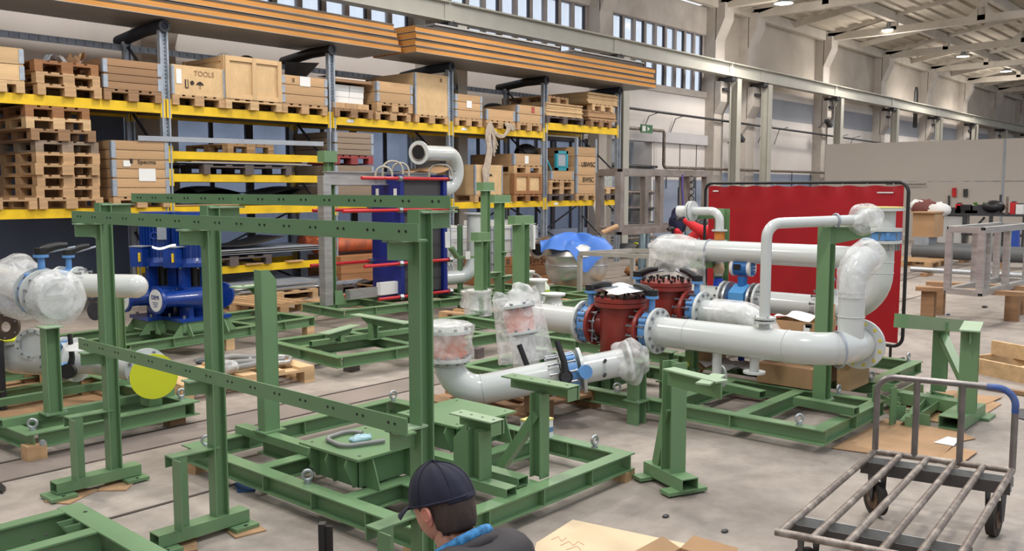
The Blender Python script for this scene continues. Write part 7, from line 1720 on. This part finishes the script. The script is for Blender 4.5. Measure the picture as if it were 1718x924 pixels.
# hands with five fingers each, lying on the work piece in front of the knees
for s in (1, -1):
    w0_ = B(-.22, s * .155, .24); V3s = [w0_, B(-.26, s * .15, .235), B(-.30, s * .145, .23)]; Es = [(0, 1), (1, 2)]; Rs = [.026, (.034, .018), (.034, .016)]
    for k, (dy, ln) in enumerate(((-.03, .06), (-.011, .07), (.01, .066), (.03, .05))):
        i0 = len(V3s); V3s += [B(-.33, s * .145 + dy, .228), B(-.33 - ln * .5, s * .145 + dy * 1.1, .215), B(-.33 - ln, s * .145 + dy * 1.1, .195)]; Es += [(2, i0), (i0, i0 + 1), (i0 + 1, i0 + 2)]; Rs += [.01, .009, .008]
    i0 = len(V3s); V3s += [B(-.275, s * .105, .225), B(-.31, s * .085, .212)]; Es += [(1, i0), (i0, i0 + 1)]; Rs += [.012, .01]
    skinned('hand', V3s, Es, Rs, SKIN, Wk)
    M().ball(B(.44, s * .14, .045), .07, 16, 10, (1.6, .7, .65), Matrix.Rotation(math.atan2(bd.y, bd.x), 3, 'Z')).build('boot', BLACK, Wk)
PLD = mat('blue_checked_shirt', (58, 124, 176), .8, var=.5, scale=60)
nb = B(.095, 0, .555)
ring_ = []
for k in range(25):
    a_ = 2 * PI * k / 24; ring_.append(nb + bd * .088 * math.cos(a_) + Lb * .085 * math.sin(a_) + V3((0, 0, .065 * math.cos(a_) + .0)))
M().tube([p + V3((0, 0, .014)) for p in ring_[:-1]], .017, 8, closed=True).build('shirt_collar', PLD, Wk)
M().tube([p - V3((0, 0, .022)) + (p - nb) * .22 for p in ring_[:-1]], .02, 8, closed=True).build('jacket_collar', JK, Wk)

# ---- red worker bent at the frame in the distance
H2 = ad(1175, 381, 15.2); f2 = (-_rt * .9 - fh * .25 + V3((0, 0, -.25))).normalized()
RW = thing('person', 'bent worker in a red jacket with dark ear muffs and cap at the steel frame', 'person', (H2.x, H2.y, 0))
f2h = V3((f2.x, f2.y, 0)).normalized(); head(RW, H2, f2, V3((0, 0, 1)), 1.05)
M().ball(H2 + V3((0, 0, .03)), .135, 20, 12, (1, 1, 1)).build('cap', BLACK, RW)
L2 = V3((0, 0, 1)).cross(f2h)
for s in (-1, 1): M().cyl(H2 + L2 * s * .09, H2 + L2 * s * .13, .06, 14).build('ear_muff', mat('muff_grey', (70, 72, 80), .5), RW)
M().torus(H2 + V3((0, 0, .03)), f2h, .13, .012, 20, 6).build('muff_band', BLACK, RW)
hz2_ = H2.z
def B2(f, l, z): return V3((H2.x, H2.y, 0)) + f2h * f + L2 * l + V3((0, 0, z + (.17 if z > hz2_ - .3 else 0)))
VV = [B2(-.35, 0, hz2_ - .55), B2(-.28, 0, hz2_ - .38), B2(-.16, 0, hz2_ - .24), B2(-.06, 0, hz2_ - .15),
      B2(-.12, .2, hz2_ - .24), B2(.15, .26, hz2_ - .2), B2(.4, .16, hz2_ - .02),
      B2(-.12, -.2, hz2_ - .24), B2(.15, -.26, hz2_ - .3), B2(.4, -.12, hz2_ - .2)]
EE = [(0, 1), (1, 2), (2, 3), (2, 4), (4, 5), (5, 6), (2, 7), (7, 8), (8, 9)]
skinned('jacket', VV, EE, [.17, .18, .19, .09, .11, .09, .055, .11, .09, .055], mat('red_jacket', (206, 34, 42), .7, var=.12), RW)
VL = [B2(-.35, 0, hz2_ - .5), B2(-.35, .12, hz2_ - .58), B2(-.05, .14, .42), B2(-.2, .14, .08), B2(-.35, -.12, hz2_ - .58), B2(-.05, -.14, .42), B2(-.2, -.14, .08)]
skinned('trousers', VL, [(0, 1), (1, 2), (2, 3), (0, 4), (4, 5), (5, 6)], [.13, .1, .08, .06, .1, .08, .06], mat('dark_trousers', (40, 42, 56), .8), RW)
for s in (-1, 1):
    M().ball(B2(-.14, s * .14, .05), .08, 12, 8, (1.5, .7, .65), Matrix.Rotation(math.atan2(f2h.y, f2h.x), 3, 'Z')).build('boot', BLACK, RW)
    p0_ = VV[6] if s > 0 else VV[9]; hv = [p0_, p0_ + f2h * .08] + [p0_ + f2h * .15 + L2 * (-.03 + .02 * k) - V3((0, 0, .01 * k)) for k in range(4)] + [p0_ + f2h * .1 + V3((0, 0, .05))]
    skinned('glove', hv, [(0, 1), (1, 2), (1, 3), (1, 4), (1, 5), (1, 6)], [.04, .04, .011, .012, .012, .011, .012], BLACK, RW, 0, 1)
M().box(B2(-.1, 0, hz2_ - .1) - fh * .17 - _rt * .0 + V3((0, 0, -.08)), (.12, .02, .1), YAW).build('white_badge', PAPER, RW)
nj = ad(1137, 372, 15.8)
t = thing('work_jacket', 'dark navy jacket hanging on the steel frame left of the red worker', 'jacket', nj)
M().ball(nj, .24, 20, 14, (.8, .5, 1.0), f=lambda p: 1 + .12 * math.sin(6 * p.x + 4 * p.z)).build('jacket_body', mat('navy_jacket', (34, 36, 66), .85, var=.15), t)
M().tube([nj + _rt * .12 + V3((0, 0, .15)), nj + _rt * .3 - V3((0, 0, .1))], [.1, .08], 12).build('sleeve', MATS['navy_jacket'], t)
M().tube([nj + V3((0, 0, .25)), nj + V3((0, 0, .6))], .01, 6).build('hanger_cord', BLACK, t)
